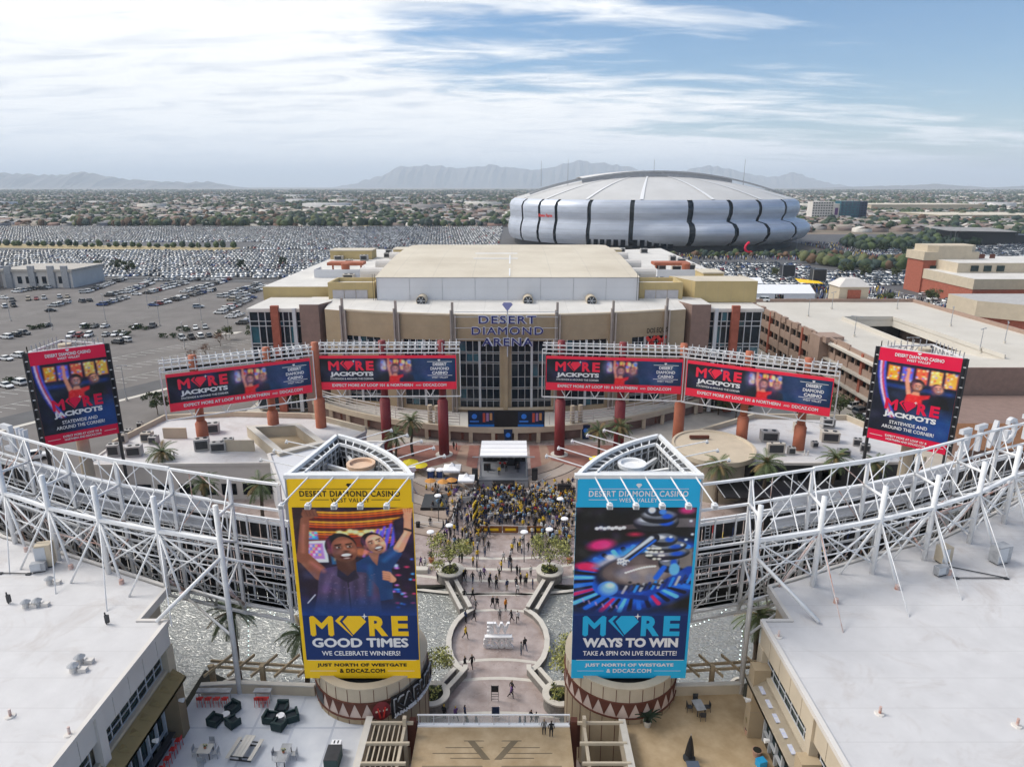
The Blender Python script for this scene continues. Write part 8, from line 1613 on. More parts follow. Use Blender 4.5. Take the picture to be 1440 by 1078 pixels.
for u, v, top, tr, pose, wh in ((612, 768, 'yellow', 'dark', 'walk', 'left of two in yellow on the left plaza'), (620, 770, 'yellow', 'dark', 'stand', 'right of two in yellow on the left plaza'), (640, 768, 'black', 'dark', 'walk2', 'walking below the yellow pair'), (657, 778, 'white', 'dark', 'walk', 'walking towards the arena in the middle'), (687, 774, 'black', 'dark', 'stand', 'standing on the bright wet paving'), (682, 782, 'grey', 'blue', 'stand', 'standing left of the centre line'), (720, 778, 'yellow', 'dark', 'stand', 'alone in yellow right of the centre'), (728, 776, 'black', 'dark', 'stand', 'next to the one in yellow'), (743, 775, 'black', 'dark', 'walk', 'waving right of the centre'), (708, 790, 'white', 'khaki', 'walk', 'crossing the paving band'), (716, 796, 'grey', 'blue', 'walk2', 'just below the one in white'), (646, 790, 'navy', 'dark', 'stand', 'behind the far left planter tree'), (650, 791, 'black', 'dark', 'stand', 'left of the second paving band'), (681, 812, 'purple', 'dark', 'walk', 'walking between two white bands'), (688, 825, 'black', 'dark', 'stand', 'left of a pair on the white bands'), (698, 822, 'black', 'dark', 'stand', 'right of a pair on the white bands'), (727, 809, 'black', 'dark', 'stand', 'left of the pair beside the right planter'), (731, 811, 'black', 'blue', 'stand', 'right of the pair beside the right planter'), (732, 822, 'black', 'dark', 'stand', 'near the end of the second white band'), (741, 820, 'yellow', 'dark', 'stand', 'in yellow near the right white band'), (749, 828, 'navy', 'blue', 'stand', 'beside the right planter wall'), (616, 818, 'black', 'dark', 'stand', 'beside the far left planter'), (652, 818, 'black', 'dark', 'walk', 'right of the far left planter'), (653, 845, 'black', 'dark', 'stand', 'at the left wall of the far neck'), (665, 843, 'black', 'dark', 'walk', 'in the far neck of the walkway'), (669, 858, 'grey', 'dark', 'walk', 'entering the round walkway'), (667, 873, 'black', 'dark', 'walk2', 'in the upper left of the round walkway'), (655, 875, 'navy', 'dark', 'stand', 'against the left curved wall'), (693, 855, 'black', 'dark', 'walk', 'left of the couple at the top of the round walkway'), (699, 855, 'black', 'dark', 'walk2', 'right of the couple at the top of the round walkway'), (711, 858, 'orange', 'dark', 'stand', 'in an orange jacket'), (703, 872, 'grey', 'dark', 'stand', 'behind the white sign letters'), (719, 875, 'black', 'dark', 'walk', 'walking right of the white letters'), (728, 875, 'white', 'dark', 'walk2', 'in white right of the white letters'), (655, 898, 'yellow', 'dark', 'walk', 'in yellow at the left of the round walkway'), (738, 914, 'black', 'blue', 'walk', 'right of the white letters lower down'), (733, 920, 'khaki' if 0 else 'grey', 'blue', 'stand', 'small figure beside the one in black'), (654, 941, 'black', 'dark', 'walk', 'left of the pair in the near neck'), (664, 939, 'black', 'dark', 'walk2', 'right of the pair in the near neck'), (720, 975, 'black', 'dark', 'walk', 'walking towards the near end of the walkway'), (719, 981, 'purple', 'dark', 'walk2', 'close behind the walker at the near end'), (625, 1010, 'black', 'dark', 'stand', 'beside the near left planter'), (641, 1012, 'purple', 'dark', 'walk', 'in a purple top by the bridge'), (654, 1010, 'navy', 'blue', 'stand', 'in navy by the bridge'), (657, 1026, 'black', 'dark', 'stand', 'under the left middle of the bridge rail'), (670, 1026, 'grey', 'dark', 'stand', 'alone below the bridge railing'), (731, 1026, 'blue' if 0 else 'navy', 'dark', 'stand', 'leftmost of the group below the bridge rail'), (738, 1024, 'black', 'dark', 'stand', 'second of the group below the bridge rail'), (747, 1018, 'black', 'dark', 'walk', 'third of the group below the bridge rail'), (754, 1020, 'black', 'blue', 'stand', 'last of the group below the bridge rail'), (592, 797, 'purple', 'dark', 'walk', 'walking by the left tower'), (598, 799, 'white', 'dark', 'walk2', 'in white walking by the left tower')):
    p = G(u, v, -.3); person(p.x, p.y, -.29, wh, pose, None, top, tr, 'people walking on the plaza')
for u, v, top, wh in ((765, 1033, 'grey', 'left of two leaning at the bridge rail'), (775, 1036, 'black', 'right of two leaning at the bridge rail')):
    p = G(u, v, 5.5); person(p.x, min(p.y, 47.8), 5.5, wh, 'stand', math.pi, top, 'dark', 'people on the bridge')
for u, v, top, wh in ((702, 668, 'yellow', 'singing at the front of the stage'), (728, 664, 'black', 'playing on the right of the stage'), (712, 663, 'black', 'drumming on the stage'), (686, 664, 'black', 'at the keyboard on the stage')):
    p = G(u, v, 1.2); person(p.x, p.y, 1.2, wh, 'phone' if top == 'black' else 'stand', 0, top, 'dark', 'band on the stage')
for u, v, top, wh in ((600, 668, 'white', 'below the white light arms left of the stage'), (638, 632, 'black', 'left of the two by the maroon column'), (642, 634, 'red', 'right of the two by the maroon column'), (666, 678, 'white', 'under the white stage side tent'), (1188, 405, 'black', 'x'), (1221, 607, 'black', 'left of two by the right pylon'), (1224, 609, 'black', 'right of two by the right pylon'), (1085, 500, 'black', 'left of two beside the arena'), (1088, 500, 'black', 'right of two beside the arena'), (1330, 433, 'black', 'first of three by the brick building'), (1334, 434, 'black', 'second of three by the brick building'), (1338, 432, 'black', 'third of three by the brick building')):
    if wh != 'x': p = G(u, v, -.3); person(p.x, p.y, -.29, wh, 'stand', None, top, 'dark', 'people standing further off')
crowd_mass('patio_crowd', RNG.uniform(25, 52, 70), RNG.uniform(86, 95, 70))
pp = []
while len(pp) < 440:
    if len(pp) < 300: p = G(prng.uniform(671, 808), prng.triangular(686, 742, 704), -.3)
    elif len(pp) < 395: p = G(prng.triangular(600, 690, 675), prng.uniform(692, 775), -.3)
    else: p = G(prng.triangular(715, 808, 800), prng.uniform(744, 778), -.3)
    if math.sin(p.x * 1.9) + math.sin(p.y * 1.6 + p.x) + prng.gauss(0, .8) < -.55: continue
    if p.x < 4.5 and p.y > 107.5 or any((p.x - a) ** 2 + (p.y - b) ** 2 < .11 for a, b in used): continue
    used.append((p.x, p.y)); pp.append((p.x, p.y))
CV_ = []; CF_ = []; CM_ = []; k0 = 0; cl_ = list(SHM.values()) + list(TR.values()) + SKN + HR + [SHOE, HRN]; names_ = list(SH)
for x_, y_ in pp:
    me = PM[prng.choice(('stand', 'phone', 'arms', 'lean', 'stand', 'stand'))]; n_ = len(me.vertices); co = np.empty(n_ * 3); me.vertices.foreach_get('co', co); co = co.reshape(-1, 3); a_ = math.pi + prng.gauss(0, .8); c_, s_ = math.cos(a_), math.sin(a_); z_ = prng.uniform(.93, 1.06)
    CV_.append(np.stack([co[:, 0] * c_ - co[:, 1] * s_ + x_, co[:, 0] * s_ + co[:, 1] * c_ + y_, co[:, 2] * z_ - .29], 1)); mm = [len(SHM) + 3 + prng.randrange(4), names_.index(prng.choices(list(SWT), list(SWT.values()))[0]), len(SHM) + prng.choices((0, 1, 2), (.5, .37, .13))[0], len(SHM) + 7 + prng.randrange(3) if prng.random() > .1 else len(cl_) - 1, len(SHM) + 10]
    for f in me.polygons: CF_.append(tuple(i + k0 for i in f.vertices)); CM_.append(mm[f.material_index])
    k0 += n_
me = bpy.data.meshes.new('packed_audience'); me.from_pydata(np.concatenate(CV_).tolist(), [], CF_)
for m in cl_: me.materials.append(m)
me.polygons.foreach_set('material_index', CM_); me.update(); o = bpy.data.objects.new('packed_audience', me); COL.objects.link(o); o['kind'] = 'stuff'

sx, sy = -1.45, 107.5
t = thing('stage', 'covered concert stage with a white ribbed roof before the arena', 'stage', (sx, sy, -.3))
MB().bx(sx - 4.3, sx + 4.3, 109.0, 117.5, .9, 1.2).build('deck', mat('stage_deck', (.20, .21, .23), .6), t); MB().bx(sx - 4.3, sx + 4.3, 109.05, 109.2, -.3, .9).build('skirt', mat('stage_skirt', (.30, .31, .34), .7), t); MB().bx(sx - 1.8, sx + 1.8, 107.6, 109.0, -.3, 1.05).build('front_riser', M['black'], t)
for i in range(4): a = 110.3 + i * 1.75; MB().bx(sx - 4.1, sx + 4.1, a + .03, a + 1.72, 5.0 + .04 * i, 5.15 + .04 * i).build('roof_panel', M['white'], t)
for x in (-4, 4):
    for y in (110.4, 117.2): MB().bx(sx + x - .12, sx + x + .12, y - .12, y + .12, -.3, 5.0).build('mast', M['steelg'], t)
MB().bx(sx - 4.1, sx + 4.1, 117.2, 117.3, 1.2, 4.95).build('back_cloth', M['black'], t); MB().bx(sx - 5.4, sx + 5.4, 110.1, 110.3, 4.85, 5.0).build('front_truss', M['steelg'], t)
for i in range(6): MB().cyl((sx - 3 + i * 1.2, 110.2, 4.5), (sx - 3 + i * 1.2, 110.2, 4.85), .14, .12, 8).build('spotlight', M['dark'], t)
def band_item(name, lb, cat, f): t = thing(name, lb, cat, f[0]); f[1](t)
p = Vector((sx - .3, 114.5, 1.2)); t = thing('drum_kit', 'dark drum kit in the middle of the stage', 'drums', p)
MB().cyl(p + Vector((0, -.4, .35)), p + Vector((0, .1, .35)), .33, .33, 12).build('bass_drum', M['dark'], t)
for a, b, c in ((-.4, -.1, .75), (.4, -.1, .75), (.6, .3, .5)): MB().cyl(p + Vector((a, b, c)), p + Vector((a, b, c + .25)), .2, .2, 10).build('tom', M['redp'], t)
for a in (-.7, .7): MB().cyl(p + Vector((a, 0, 1.1)), p + Vector((a, 0, 1.13)), .28, .05, 12).bar(p + Vector((a, 0, 0)), p + Vector((a, 0, 1.1)), .03).build('cymbal', M['steelg'], t)
for x, y, z, w, h, lb in ((sx - 3, 113, 1.2, 1.2, 1.1, 'black amplifier at the left of the stage'), (sx + 2.4, 113.6, 1.2, .9, 1.2, 'black amplifier at the right of the stage'), (sx + 1.2, 115.2, 1.2, 1.6, 1.4, 'large amplifier stack behind the drums'), (sx - 5.0, 109.5, -.3, 1.0, 3.2, 'tall speaker stack left of the stage'), (sx + 5.4, 109.5, -.3, 1.0, 3.2, 'tall speaker stack right of the stage'), (sx + 10.2, 105, -.3, 2.2, 2.3, 'black screen on a stand at the right of the audience')):
    t = thing('speaker', lb, 'speaker', (x, y, z), 0, 'black sound equipment around the stage'); MB().bx(x - w / 2, x + w / 2, y, y + .7, z, z + h).build('cabinet', M['black'], t); MB().bx(x - w * .4, x + w * .4, y - .03, y, z + h * .1, z + h * .9).build('grille', M['dark'], t)
tent(-10.6, 111.8, 3.0, 3.0, 2.6, 'white peaked tent beside the portable toilets'); tent(-7.8, 107.6, 2.7, 2.7, 2.5, 'white peaked tent touching the left side of the stage')
MB_ = MB(); MB_.bx(-11.6, -9.4, 108.6, 109.6, -.3, 1.4); tag(MB_.build('blue_counter', M['navy']), 'dark blue counter in front of the white peaked tent', 'counter')
for i, (x, lb) in enumerate(((-14.3, 'left portable toilet with a white roof'), (-12.7, 'right portable toilet with a white roof'))):
    t = thing('portable_toilet', lb, 'toilet', (x, 111, -.3)); MB().bx(x - .6, x + .6, 111, 112.2, -.3, 1.9).build('cabin', M['navy'], t); m = MB(); m.lathe((x, 111.6, 1.9), [(.8, 0), (.7, .2), (.01, .35)], 8); m.build('roof', M['white'], t); MB().bx(x - .4, x + .4, 110.95, 111, -.2, 1.75).build('door', mat('door_blue', (.03, .06, .18), .5), t)
t = thing('platform', 'low black platform with equipment left of the audience', 'platform', (-12.5, 103, -.3)); MB().bx(-14.6, -10.6, 99.6, 104.6, -.3, .6).build('deck', mat('platform_black', (.05, .055, .06), .6), t); MB().bx(-14.7, -10.5, 99.5, 99.6, -.35, .55).build('skirt', M['black'], t)
for x, y, lb in ((-13.9, 107, 'left orange umbrella behind the black platform'), (-11.7, 106.6, 'middle orange umbrella behind the black platform'), (-10.3, 107.3, 'right orange umbrella behind the black platform')):
    t = thing('umbrella', lb, 'umbrella', (x, y, -.3), 0, 'orange umbrellas behind the platform'); m = MB(); m.lathe((x, y, 0), [(1.0, 1.9), (.01, 2.4)], 8); m.build('canopy', mat('umbrella_orange', (.55, .25, .06), .8), t); MB().cyl((x, y, -.3), (x, y, 2.3), .03, .03, 6).build('pole', M['steelg'], t)
for x, y, lb in ((-18.5, 115, 'yellow umbrella at the left behind the yellow tower'), (-16.6, 113.5, 'second yellow umbrella near the portable toilets'), (-19.5, 112.5, 'third yellow umbrella nearest the tower'), (15.6, 116.5, 'yellow umbrella right of the maroon column')):
    t = thing('umbrella', lb, 'umbrella', (x, y, -.3), 0, 'yellow umbrellas on the plaza'); m = MB(); m.lathe((x, y, 0), [(1.5, 2.0), (.01, 2.6)], 10); m.build('canopy', mat('umbrella_yellow', (.68, .55, .02), .7), t); MB().cyl((x, y, -.3), (x, y, 2.5), .03, .03, 6).build('pole', M['steelg'], t)
def barrier(pts, lb, h=1.15, m_='white', solid=True):
    t = thing('barrier', lb, 'barrier', (*pts[0], -.3), 0, 'crowd barriers on the plaza')
    for a, b in zip(pts[:-1], pts[1:]):
        a, b = Vector((*a, 0)), Vector((*b, 0)); d = b - a; n = max(1, round(d.length / 2.2))
        for k in range(n):
            p, q = a + d * k / n, a + d * (k + .96) / n; U_ = Vector((0, 0, 1))
            fr = MB(); fr.bar(p + U_ * (h - .3), q + U_ * (h - .3), .05); fr.bar(p - U_ * .1, q - U_ * .1, .05); fr.bar(p - U_ * .3, p + U_ * (h - .3), .05); fr.bar(q - U_ * .3, q + U_ * (h - .3), .05); fr.build('frame', M['steel'], t)
            if solid: MB().add([p - U_ * .05, q - U_ * .05, q + U_ * (h - .36), p + U_ * (h - .36)], [(0, 1, 2, 3), (3, 2, 1, 0)]).build('mesh_panel', mat('mesh_white', (.55, .55, .56), .8), t)
g2 = lambda u, v: tuple(G(u, v, 0)[:2])
barrier([g2(646, 683), g2(660, 692), g2(693, 695)], 'curved white barrier left of the stage'); barrier([g2(642, 706), g2(668, 704)], 'short white barrier behind the balloon column'); barrier([g2(636, 736), g2(645, 706)], 'white barrier along the left side of the queue'); barrier([g2(652, 735), g2(668, 724)], 'white barrier beside the balloon column', solid=False); barrier([g2(672, 733), g2(676, 745), g2(760, 747)], 'front barrier line below the audience'); barrier([g2(738, 670), g2(758, 682), g2(775, 672)], 'white barrier right of the stage')
barrier([g2(585, 738), g2(632, 739)], 'low white rail on the left plaza', .9, solid=False)
for u, lb in ((690, 'left brown banner hanging on the front barrier'), (718, 'middle brown banner hanging on the front barrier'), (752, 'right brown banner hanging on the front barrier')):
    p = G(u, 747, 0); t = thing('barrier_banner', lb, 'banner', p, 0, 'banners on the front barrier'); w = 2.3 if u != 690 else 3.4; MB().bx(p.x - w / 2, p.x + w / 2, p.y - .12, p.y - .05, -.15, .95).build('cloth', mat('banner_brown', (.22, .09, .03), .7), t); MB().bx(p.x - w * .35, p.x + w * .35, p.y - .15, p.y - .12, .2, .6).build('logo_strip', M['yellow'], t)
p = G(669, 735, 0); t = thing('balloon_column', 'yellow and black spiral balloon column at the audience corner', 'balloons', p)
for k in range(13):
    for j in range(4):
        a = j * math.pi / 2 + k * .5; c = p + Vector((.30 * math.cos(a), .30 * math.sin(a), -.05 + k * .30)); m = MB(); m.lathe(c, [(.01, -.2), (.16, -.12), (.21, 0), (.16, .12), (.01, .2)], 8); m.build('balloon', HRN if j % 2 else M['black'], t, True)
t = thing('letter_sign', 'large white standing letters on the round walkway seen from behind', 'sign', (-1.6, 66.4, -.3))
for st_, z, w, h, y in (('WE', 1.25, 2.6, 1.3, 66.3), ('2023', -.3, 3.4, 1.3, 65.7)):
    put_text('letters', st_, M['white'], t, (-1.55, y + .3, z), (-1, 0, 0), (0, 0, 1), w=w, h=h, bold=.04, center=0, off=0, depth=.4)
MB().bx(-3.1, 0, 66.0, 66.6, 1.02, 1.2).build('shelf', M['white'], t)
for x in (-3.0, -.2): MB().bx(x - .06, x + .06, 66.5, 66.6, -.3, 1.2).build('support', M['steelg'], t)
for u, v, w, h, lb, c in ((696, 985, .75, 1.9, 'dark framed stand on the near end of the walkway', 'black'), (697, 1008, .8, 1.3, 'blue poster board on the near end of the walkway', 'navy')):
    p = G(u, v, -.3); t = thing('notice_board', lb, 'board', p); m = MB(); m.bx(p.x - w / 2, p.x - w / 2 + .05, p.y, p.y + .05, -.3, h - .3); m.bx(p.x + w / 2 - .05, p.x + w / 2, p.y, p.y + .05, -.3, h - .3)
    for k in range(4): m.bx(p.x - w / 2, p.x + w / 2, p.y, p.y + .04, -.1 + k * h * .16, -.06 + k * h * .16)
    m.build('frame', M['dark'] if c == 'black' else M['white'], t); MB().bx(p.x - w / 2 + .05, p.x + w / 2 - .05, p.y - .03, p.y, h - .3 - (.8 if c == 'black' else 1.2), h - .35).build('panel', M[c], t)
for u, v, lb in ((617, 735, 'left'), (607, 790, 'lower left'), (787, 740, 'right'), (793, 770, 'far right'), (772, 786, 'lower right'), (633, 780, 'planter'), (737, 790, 'middle')):
    p = G(u, v, -.3); t = thing('plaza_lamp', 'plaza lamp with a round white shade, %s one of its kind' % lb, 'lamp post', p, 0, 'round headed lamps on the plaza'); MB().cyl(p, p + Vector((0, 0, 4.6)), .06, .05, 8).build('pole', M['dark'], t); m = MB(); m.lathe(p + Vector((0, 0, 4.5)), [(.05, 0), (.55, .12), (.5, .25), (.01, .35)], 14); m.build('shade', M['white'], t)
for s, nm in ((-1, 'left'), (1, 'right')):
    for k in range(2):
        x = PC + s * (12.2 + k * 9.5); tag(MB().bx(x - 2.4, x + 2.4, 81.6, 82.6, -.3, .25).build('stone_bench', M['concp']), '%s stone bench %s the %s pond head' % (('nearest', 'farther')[k], 'along', nm), 'bench')
    for k in range(3):
        x = PC + s * (9.6 + k * 3.2); y = 84.5 + (k % 2) * 1.2; t = thing('flower_pot', 'terracotta pot with a green plant %s in the %s row by the pond' % (('first', 'second', 'third')[k], nm), 'plant pot', (x, y, -.3), 0, 'terracotta pots by the ponds'); MB().cyl((x, y, -.3), (x, y, .35), .3, .45, 12).build('pot', M['terra'], t); rs = random.Random(k); m, _ = leaf_crown(rs, .55, .9, 160, .09, 2); m.v = [(a + x, b + y, c + .35) for a, b, c in m.v]; m.build('foliage', [M['leaf'], OLIVE], t)
for u, v, lb in ((588, 742, 'dark litter bin near the left tower on the plaza'), (1006, 745, 'dark litter bin behind the right truss')): p = G(u, v, -.3); m = MB(); m.cyl(p, p + Vector((0, 0, 1.0)), .32, .34, 10); m.lathe(p + Vector((0, 0, 1)), [(.36, 0), (.01, .1)], 10); tag(m.build('litter_bin', M['black']), lb, 'bin')
bulb = bpy.data.materials.new('bulb_glow'); bulb.use_nodes = True; bb = bulb.node_tree.nodes['Principled BSDF']; bb.inputs['Emission Color'].default_value = (.75, 1, .95, 1); bb.inputs['Emission Strength'].default_value = 2.0
for s, X_, nm in ((-1, lambda x: x, 'left'), (1, lambda x: -3.6 - x, 'right')):
    for (a, b), w_ in ((((-31, 70, 4.5), (-22, 62, 5.5)), 'outer'), (((-22, 62, 5.5), (-19, 57, 5.5)), 'inner'), (((-31, 70, 4.5), (-26, 57, 5)), 'cross')):
        t = thing('light_string', '%s string of small bulbs hanging over the %s pond' % (w_, nm), 'string lights', (X_(a[0]), a[1], a[2]), 0, 'strings of lights over the ponds'); P = []
        a_, b_ = Vector((X_(a[0]), a[1], a[2])), Vector((X_(b[0]), b[1], b[2]))
        for k in range(15): f = k / 14; P.append(a_ + (b_ - a_) * f - Vector((0, 0, 1.6 * 4 * f * (1 - f) * .5)))
        m = MB()
        for p, q in zip(P[:-1], P[1:]): m.bar(p, q, .02)
        m.build('cable', M['dark'], t)
        for p in P: m = MB(); m.lathe(p - Vector((0, 0, .1)), [(.01, -.07), (.065, 0), (.01, .07)], 6); m.build('bulb', bulb, t)

def armchair(x, y, rz, lb):
    t = thing('armchair', lb, 'armchair', (x, y, 5.5), rz, 'dark wicker armchairs on the left terrace'); r_ = M['ratt']
    m = MB(); m.bx(-.45, .45, -.45, .45, .08, .38); local('seat', m, r_, t); m = MB(); m.bx(-.38, .38, -.42, .28, .38, .50); local('cushion', m, mat('cushion_dark', (.012, .02, .028), .8), t); m = MB(); m.bx(-.5, .5, .30, .5, .08, .85); local('backrest', m, r_, t)
    for s in (-1, 1): m = MB(); m.bx(s * .36 if s > 0 else -.5, .5 if s > 0 else -.36, -.5, .32, .08, .68); local('armrest', m, r_, t)
    for a in (-.4, .4):
        for b in (-.4, .4): m = MB(); m.bx(a - .03, a + .03, b - .03, b + .03, 0, .08); local('foot', m, M['dark'], t)
T5 = lambda u, v: G(u, v, 5.5)
for u, v, rz, lb in ((303, 1017, 1.3, 'leftmost dark wicker armchair of the left group'), (328, 999, -2.7 + 2.2, 'topmost dark wicker armchair of the left group'), (328, 1019, 2.5, 'lower right dark wicker armchair of the left group'), (380, 1013, 1.45, 'left dark wicker armchair around the white drum table'), (397, 999, .0, 'top dark wicker armchair around the white drum table'), (412, 1011, -1.1, 'right dark wicker armchair around the white drum table'), (393, 1023, 2.9, 'bottom dark wicker armchair around the white drum table')):
    p = T5(u, v); armchair(p.x, p.y, rz, lb)
for u, v, lb in ((395, 1011, 'round white drum table among four armchairs'), (318, 1009, 'small white drum table of the left armchair group')):
    p = T5(u, v); t = thing('drum_table', lb, 'table', p); MB().cyl(p, p + Vector((0, 0, .42)), .3, .3, 16).build('base', M['palewall'], t); MB().cyl(p + Vector((0, 0, .42)), p + Vector((0, 0, .47)), .36, .36, 18).build('top', M['white'], t)
def chair(x, y, rz, lb, z=5.5, m_='steelg', grp='terrace dining chairs', high=False, legm=None):
    t = thing('chair', lb, 'chair', (x, y, z), rz, grp); h = .72 if high else .44; mm = M[m_]
    m = MB(); m.bx(-.23, .23, -.23, .23, h, h + .05); local('seat', m, mm, t); m = MB(); m.bx(-.23, .23, .19, .24, h + .08, h + (.32 if high else .48)); local('backrest', m, mm, t)
    for a in (-.2, .2):
        for b in (-.2, .2): m = MB(); m.bar((a * 1.15, b * 1.15, 0), (a, b, h), .035); local('leg', m, mm, t)
    return t
def ttable(u, v, w, d, rz, lb, m_, z=5.5, plant=True):
    p = G(u, v, z); t = thing('dining_table', lb, 'table', p, rz); m = MB(); m.bx(-w / 2, w / 2, -d / 2, d / 2, .70, .75); local('top', m, m_, t)
    for a in (-w / 2 + .1, w / 2 - .1):
        for b in (-d / 2 + .1, d / 2 - .1): m = MB(); m.bx(a - .03, a + .03, b - .03, b + .03, 0, .7); local('leg', m, M['dark'], t)
    if plant:
        q = thing('table_plant', 'small yellow green plant on ' + lb, 'plant', (p.x, p.y, z + .75)); m = MB(); m.cyl((0, 0, 0), (0, 0, .14), .09, .11, 8); local('pot', m, M['terra'], q); m, _ = leaf_crown(random.Random(1), .18, .25, 60, .05, 2); m.v = [(a, b, c + .12) for a, b, c in m.v]; local('foliage', m, [M['leafy'], M['leaf']], q)
    return p
palt = mat('table_pale', (.58, .55, .50), .6)
p = ttable(290, 1062, 1.1, 1.0, 0, 'the pale square table at the bottom left of the terrace', palt)
for a, b, rz, w in ((-.85, .1, 1.57, 'left'), (.85, -.1, -1.57, 'right'), (.1, .85, 0, 'far'), (0, -.85, 3.14, 'near')): chair(p.x + a, p.y + b, rz, '%s grey chair at the pale square table' % w)
p = ttable(400, 1068, .8, 1.9, 0, 'the grey slatted table by the bottom of the terrace', M['steelg'])
for a, b, rz, w in ((-.75, .2, 1.57, 'left'), (.75, .2, -1.57, 'right')): chair(p.x + a, p.y + b, rz, '%s grey chair at the slatted grey table' % w)
p = T5(345, 1058); t = thing('picnic_table', 'long pale picnic table with attached benches on the left terrace', 'table', p, -.12)
for k in range(3): m = MB(); m.bx(-.42 + k * .29, -.15 + k * .29, -1.1, 1.1, .72, .77); local('plank', m, palt, t)
for s in (-1, 1): m = MB(); m.bx(s * .95 - .16, s * .95 + .16, -1.1, 1.1, .42, .47); local('bench_plank', m, palt, t)
for y in (-.8, .8): m = MB(); m.bx(-1.0, 1.0, y - .05, y + .05, .36, .42); m.bx(-.1, .1, y - .05, y + .05, 0, .72); m.bx(-.9, .9, y - .05, y + .05, 0, .06); local('frame', m, M['dark'], t)
RG = 'red bar stools on the left terrace'
for u0, u1, v, lb, n in ((280, 326, 965, 'long grey bar counter against the back wall of the left terrace', 4), (357, 380, 970, 'short grey bar counter against the back wall of the left terrace', 3)):
    a, b = G(u0, v, 6.6), G(u1, v + 2, 6.6); t = thing('bar_counter', lb, 'counter', (a.x, 51.4, 5.5)); MB().bx(a.x, b.x, 51.0, 51.55, 6.52, 6.6).build('top', M['steelg'], t)
    for x in (a.x + .1, b.x - .1): MB().bx(x - .03, x + .03, 51.2, 51.3, 5.5, 6.52).build('leg', M['steelg'], t)
    for k in range(n): chair(a.x + .5 + k * (b.x - a.x - .8) / max(1, n - 1), 50.6, math.pi, 'red bar stool %s at the %s grey counter' % (('first from the left', 'second from the left', 'third from the left', 'fourth from the left')[k], 'long' if n == 4 else 'short'), m_='redp', grp=RG, high=True)
t = thing('window_bar', 'dark bar ledge below the shopfront windows at the left', 'counter', (-28, 43, 5.5)); MB().bx(-28.35, -27.9, 39.5, 46.4, 6.5, 6.6).build('ledge', M['dark'], t); MB().bx(-28.45, -28.35, 39.5, 46.4, 5.5, 6.5).build('panel', M['black'], t)
for k in range(7): chair(-27.5, 40.2 + k * .95, -1.57 + math.pi * 0, 'red bar stool %s in the row along the shopfront ledge' % ('nearest', 'second', 'third', 'fourth', 'fifth', 'sixth', 'farthest')[k], m_='redp', grp=RG, high=True)
p = T5(470, 1072); t = thing('planter_box', 'dark tall box beside the stair wall on the left terrace', 'box', p); MB().bx(p.x - .6, p.x + .5, p.y - .8, p.y + .8, 5.5, 6.5).build('body', mat('box_green_dark', (.02, .05, .05), .6), t); MB().bx(p.x - .6, p.x + .5, p.y - .8, p.y + .8, 6.5, 6.56).build('lid', M['dark'], t)
p = T5(474, 1055); t = thing('grill', 'small white cabinet with dark slots by the stair wall', 'cabinet', p); MB().bx(p.x - .4, p.x + .4, p.y - .25, p.y + .25, 5.5, 6.4).build('body', M['white'], t)
for a in (-.2, .1): MB().bx(p.x + a, p.x + a + .1, p.y - .15, p.y + .15, 6.4, 6.42).build('slot', M['black'], t)
p = ttable(982, 1000, .85, 1.3, .15, 'the grey table on the right terrace', M['steelg'], plant=False)
for a, b, rz, w in ((-.8, .1, 1.57, 'left'), (.8, .1, -1.57, 'right'), (0, .95, 0, 'far'), (.1, -.95, 3.14, 'near')): chair(p.x + a, p.y + b, rz, '%s dark chair at the right terrace table' % w, m_='dark')
p = T5(969, 1066); t = thing('closed_parasol', 'closed dark parasol on a heavy base on the right terrace', 'parasol', p)
m = MB(); m.lathe(p, [(.38, .5), (.30, 1.1), (.15, 1.9), (.03, 2.3)], 10); m.build('folded_canopy', M['black'], t); m = MB(); m.lathe(p, [(.5, 0), (.5, .12), (.1, .18), (.04, .2)], 16); m.build('base', M['dark'], t); MB().cyl(p, p + Vector((0, 0, 2.45)), .025, .025, 6).build('pole', M['steelg'], t)
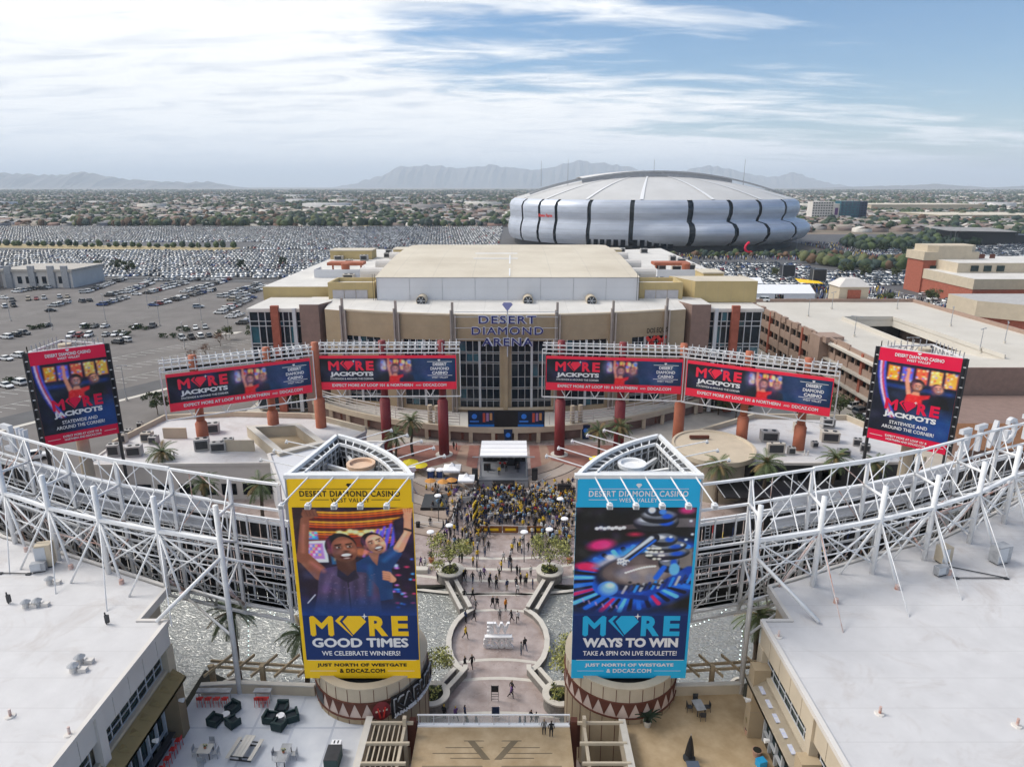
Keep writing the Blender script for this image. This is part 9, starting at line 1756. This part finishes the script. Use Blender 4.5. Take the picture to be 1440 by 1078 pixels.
MB_ = MB(); MB_.box(p + Vector((.05, -1.1, .35)), (1.0, 1.0, .08)); tag(MB_.build('blue_table_top', mat('slate_blue', (.08, .10, .14), .5)), 'slate blue square table just below the closed parasol', 'table')
for u, v, r, h, lb, lf in ((910, 1020, .38, .6, 'white pot with a dark palm beside the right drum', 'palm'), (1052, 1032, .35, .55, 'terracotta pot with a bright plant at the right facade', 'bright'), (1064, 1062, .4, .6, 'empty brown pot by the right facade', None)):
    p = T5(u, v); t = thing('flower_pot', lb, 'plant pot', p); MB().cyl(p, p + Vector((0, 0, h)), r * .7, r, 16).build('pot', M['cap'] if lf == 'palm' else mat('pot_pink', (.45, .27, .2), .8), t); MB().cyl(p + Vector((0, 0, h)), p + Vector((0, 0, h + .01)), r * .85, None, 14).build('soil', M['soil'], t)
    if lf == 'palm':
        for k in range(14):
            a = k * 2.4; m = MB(); q = p + Vector((0, 0, h)); d = Vector((math.cos(a) * .6, math.sin(a) * .6, 1.0)).normalized()
            for j in range(5): q2 = q + d * .3; sd_ = Vector((-d.y, d.x, 0)).normalized() * .14 * (1 - abs(j - 1.5) / 5); m.add([q - sd_, q + sd_, q2 + sd_ * .8, q2 - sd_ * .8], [(0, 1, 2, 3), (3, 2, 1, 0)]); q = q2; d = (d + Vector((0, 0, -.28))).normalized()
            m.build('leaf', M['leafd'], t)
    elif lf == 'bright':
        for k in range(12):
            a = k * 2.4; m = MB(); q = p + Vector((0, 0, h)); d = Vector((math.cos(a) * .4, math.sin(a) * .4, 1.2)).normalized(); q2 = q + d * random.uniform(.6, 1.5); sd_ = Vector((-d.y, d.x, 0)).normalized() * .12; m.add([q, q.lerp(q2, .5) + sd_, q2, q.lerp(q2, .5) - sd_], [(0, 1, 2, 3), (3, 2, 1, 0)]); m.build('leaf', M['leafy'], t)
p = T5(1070, 1076); MB_ = MB(); MB_.box(p + Vector((0, 0, .3)), (.7, .6, .6), .3); tag(MB_.build('blue_crate', mat('crate_blue', (.02, .32, .62), .5)), 'bright blue crate at the bottom of the right terrace', 'crate')
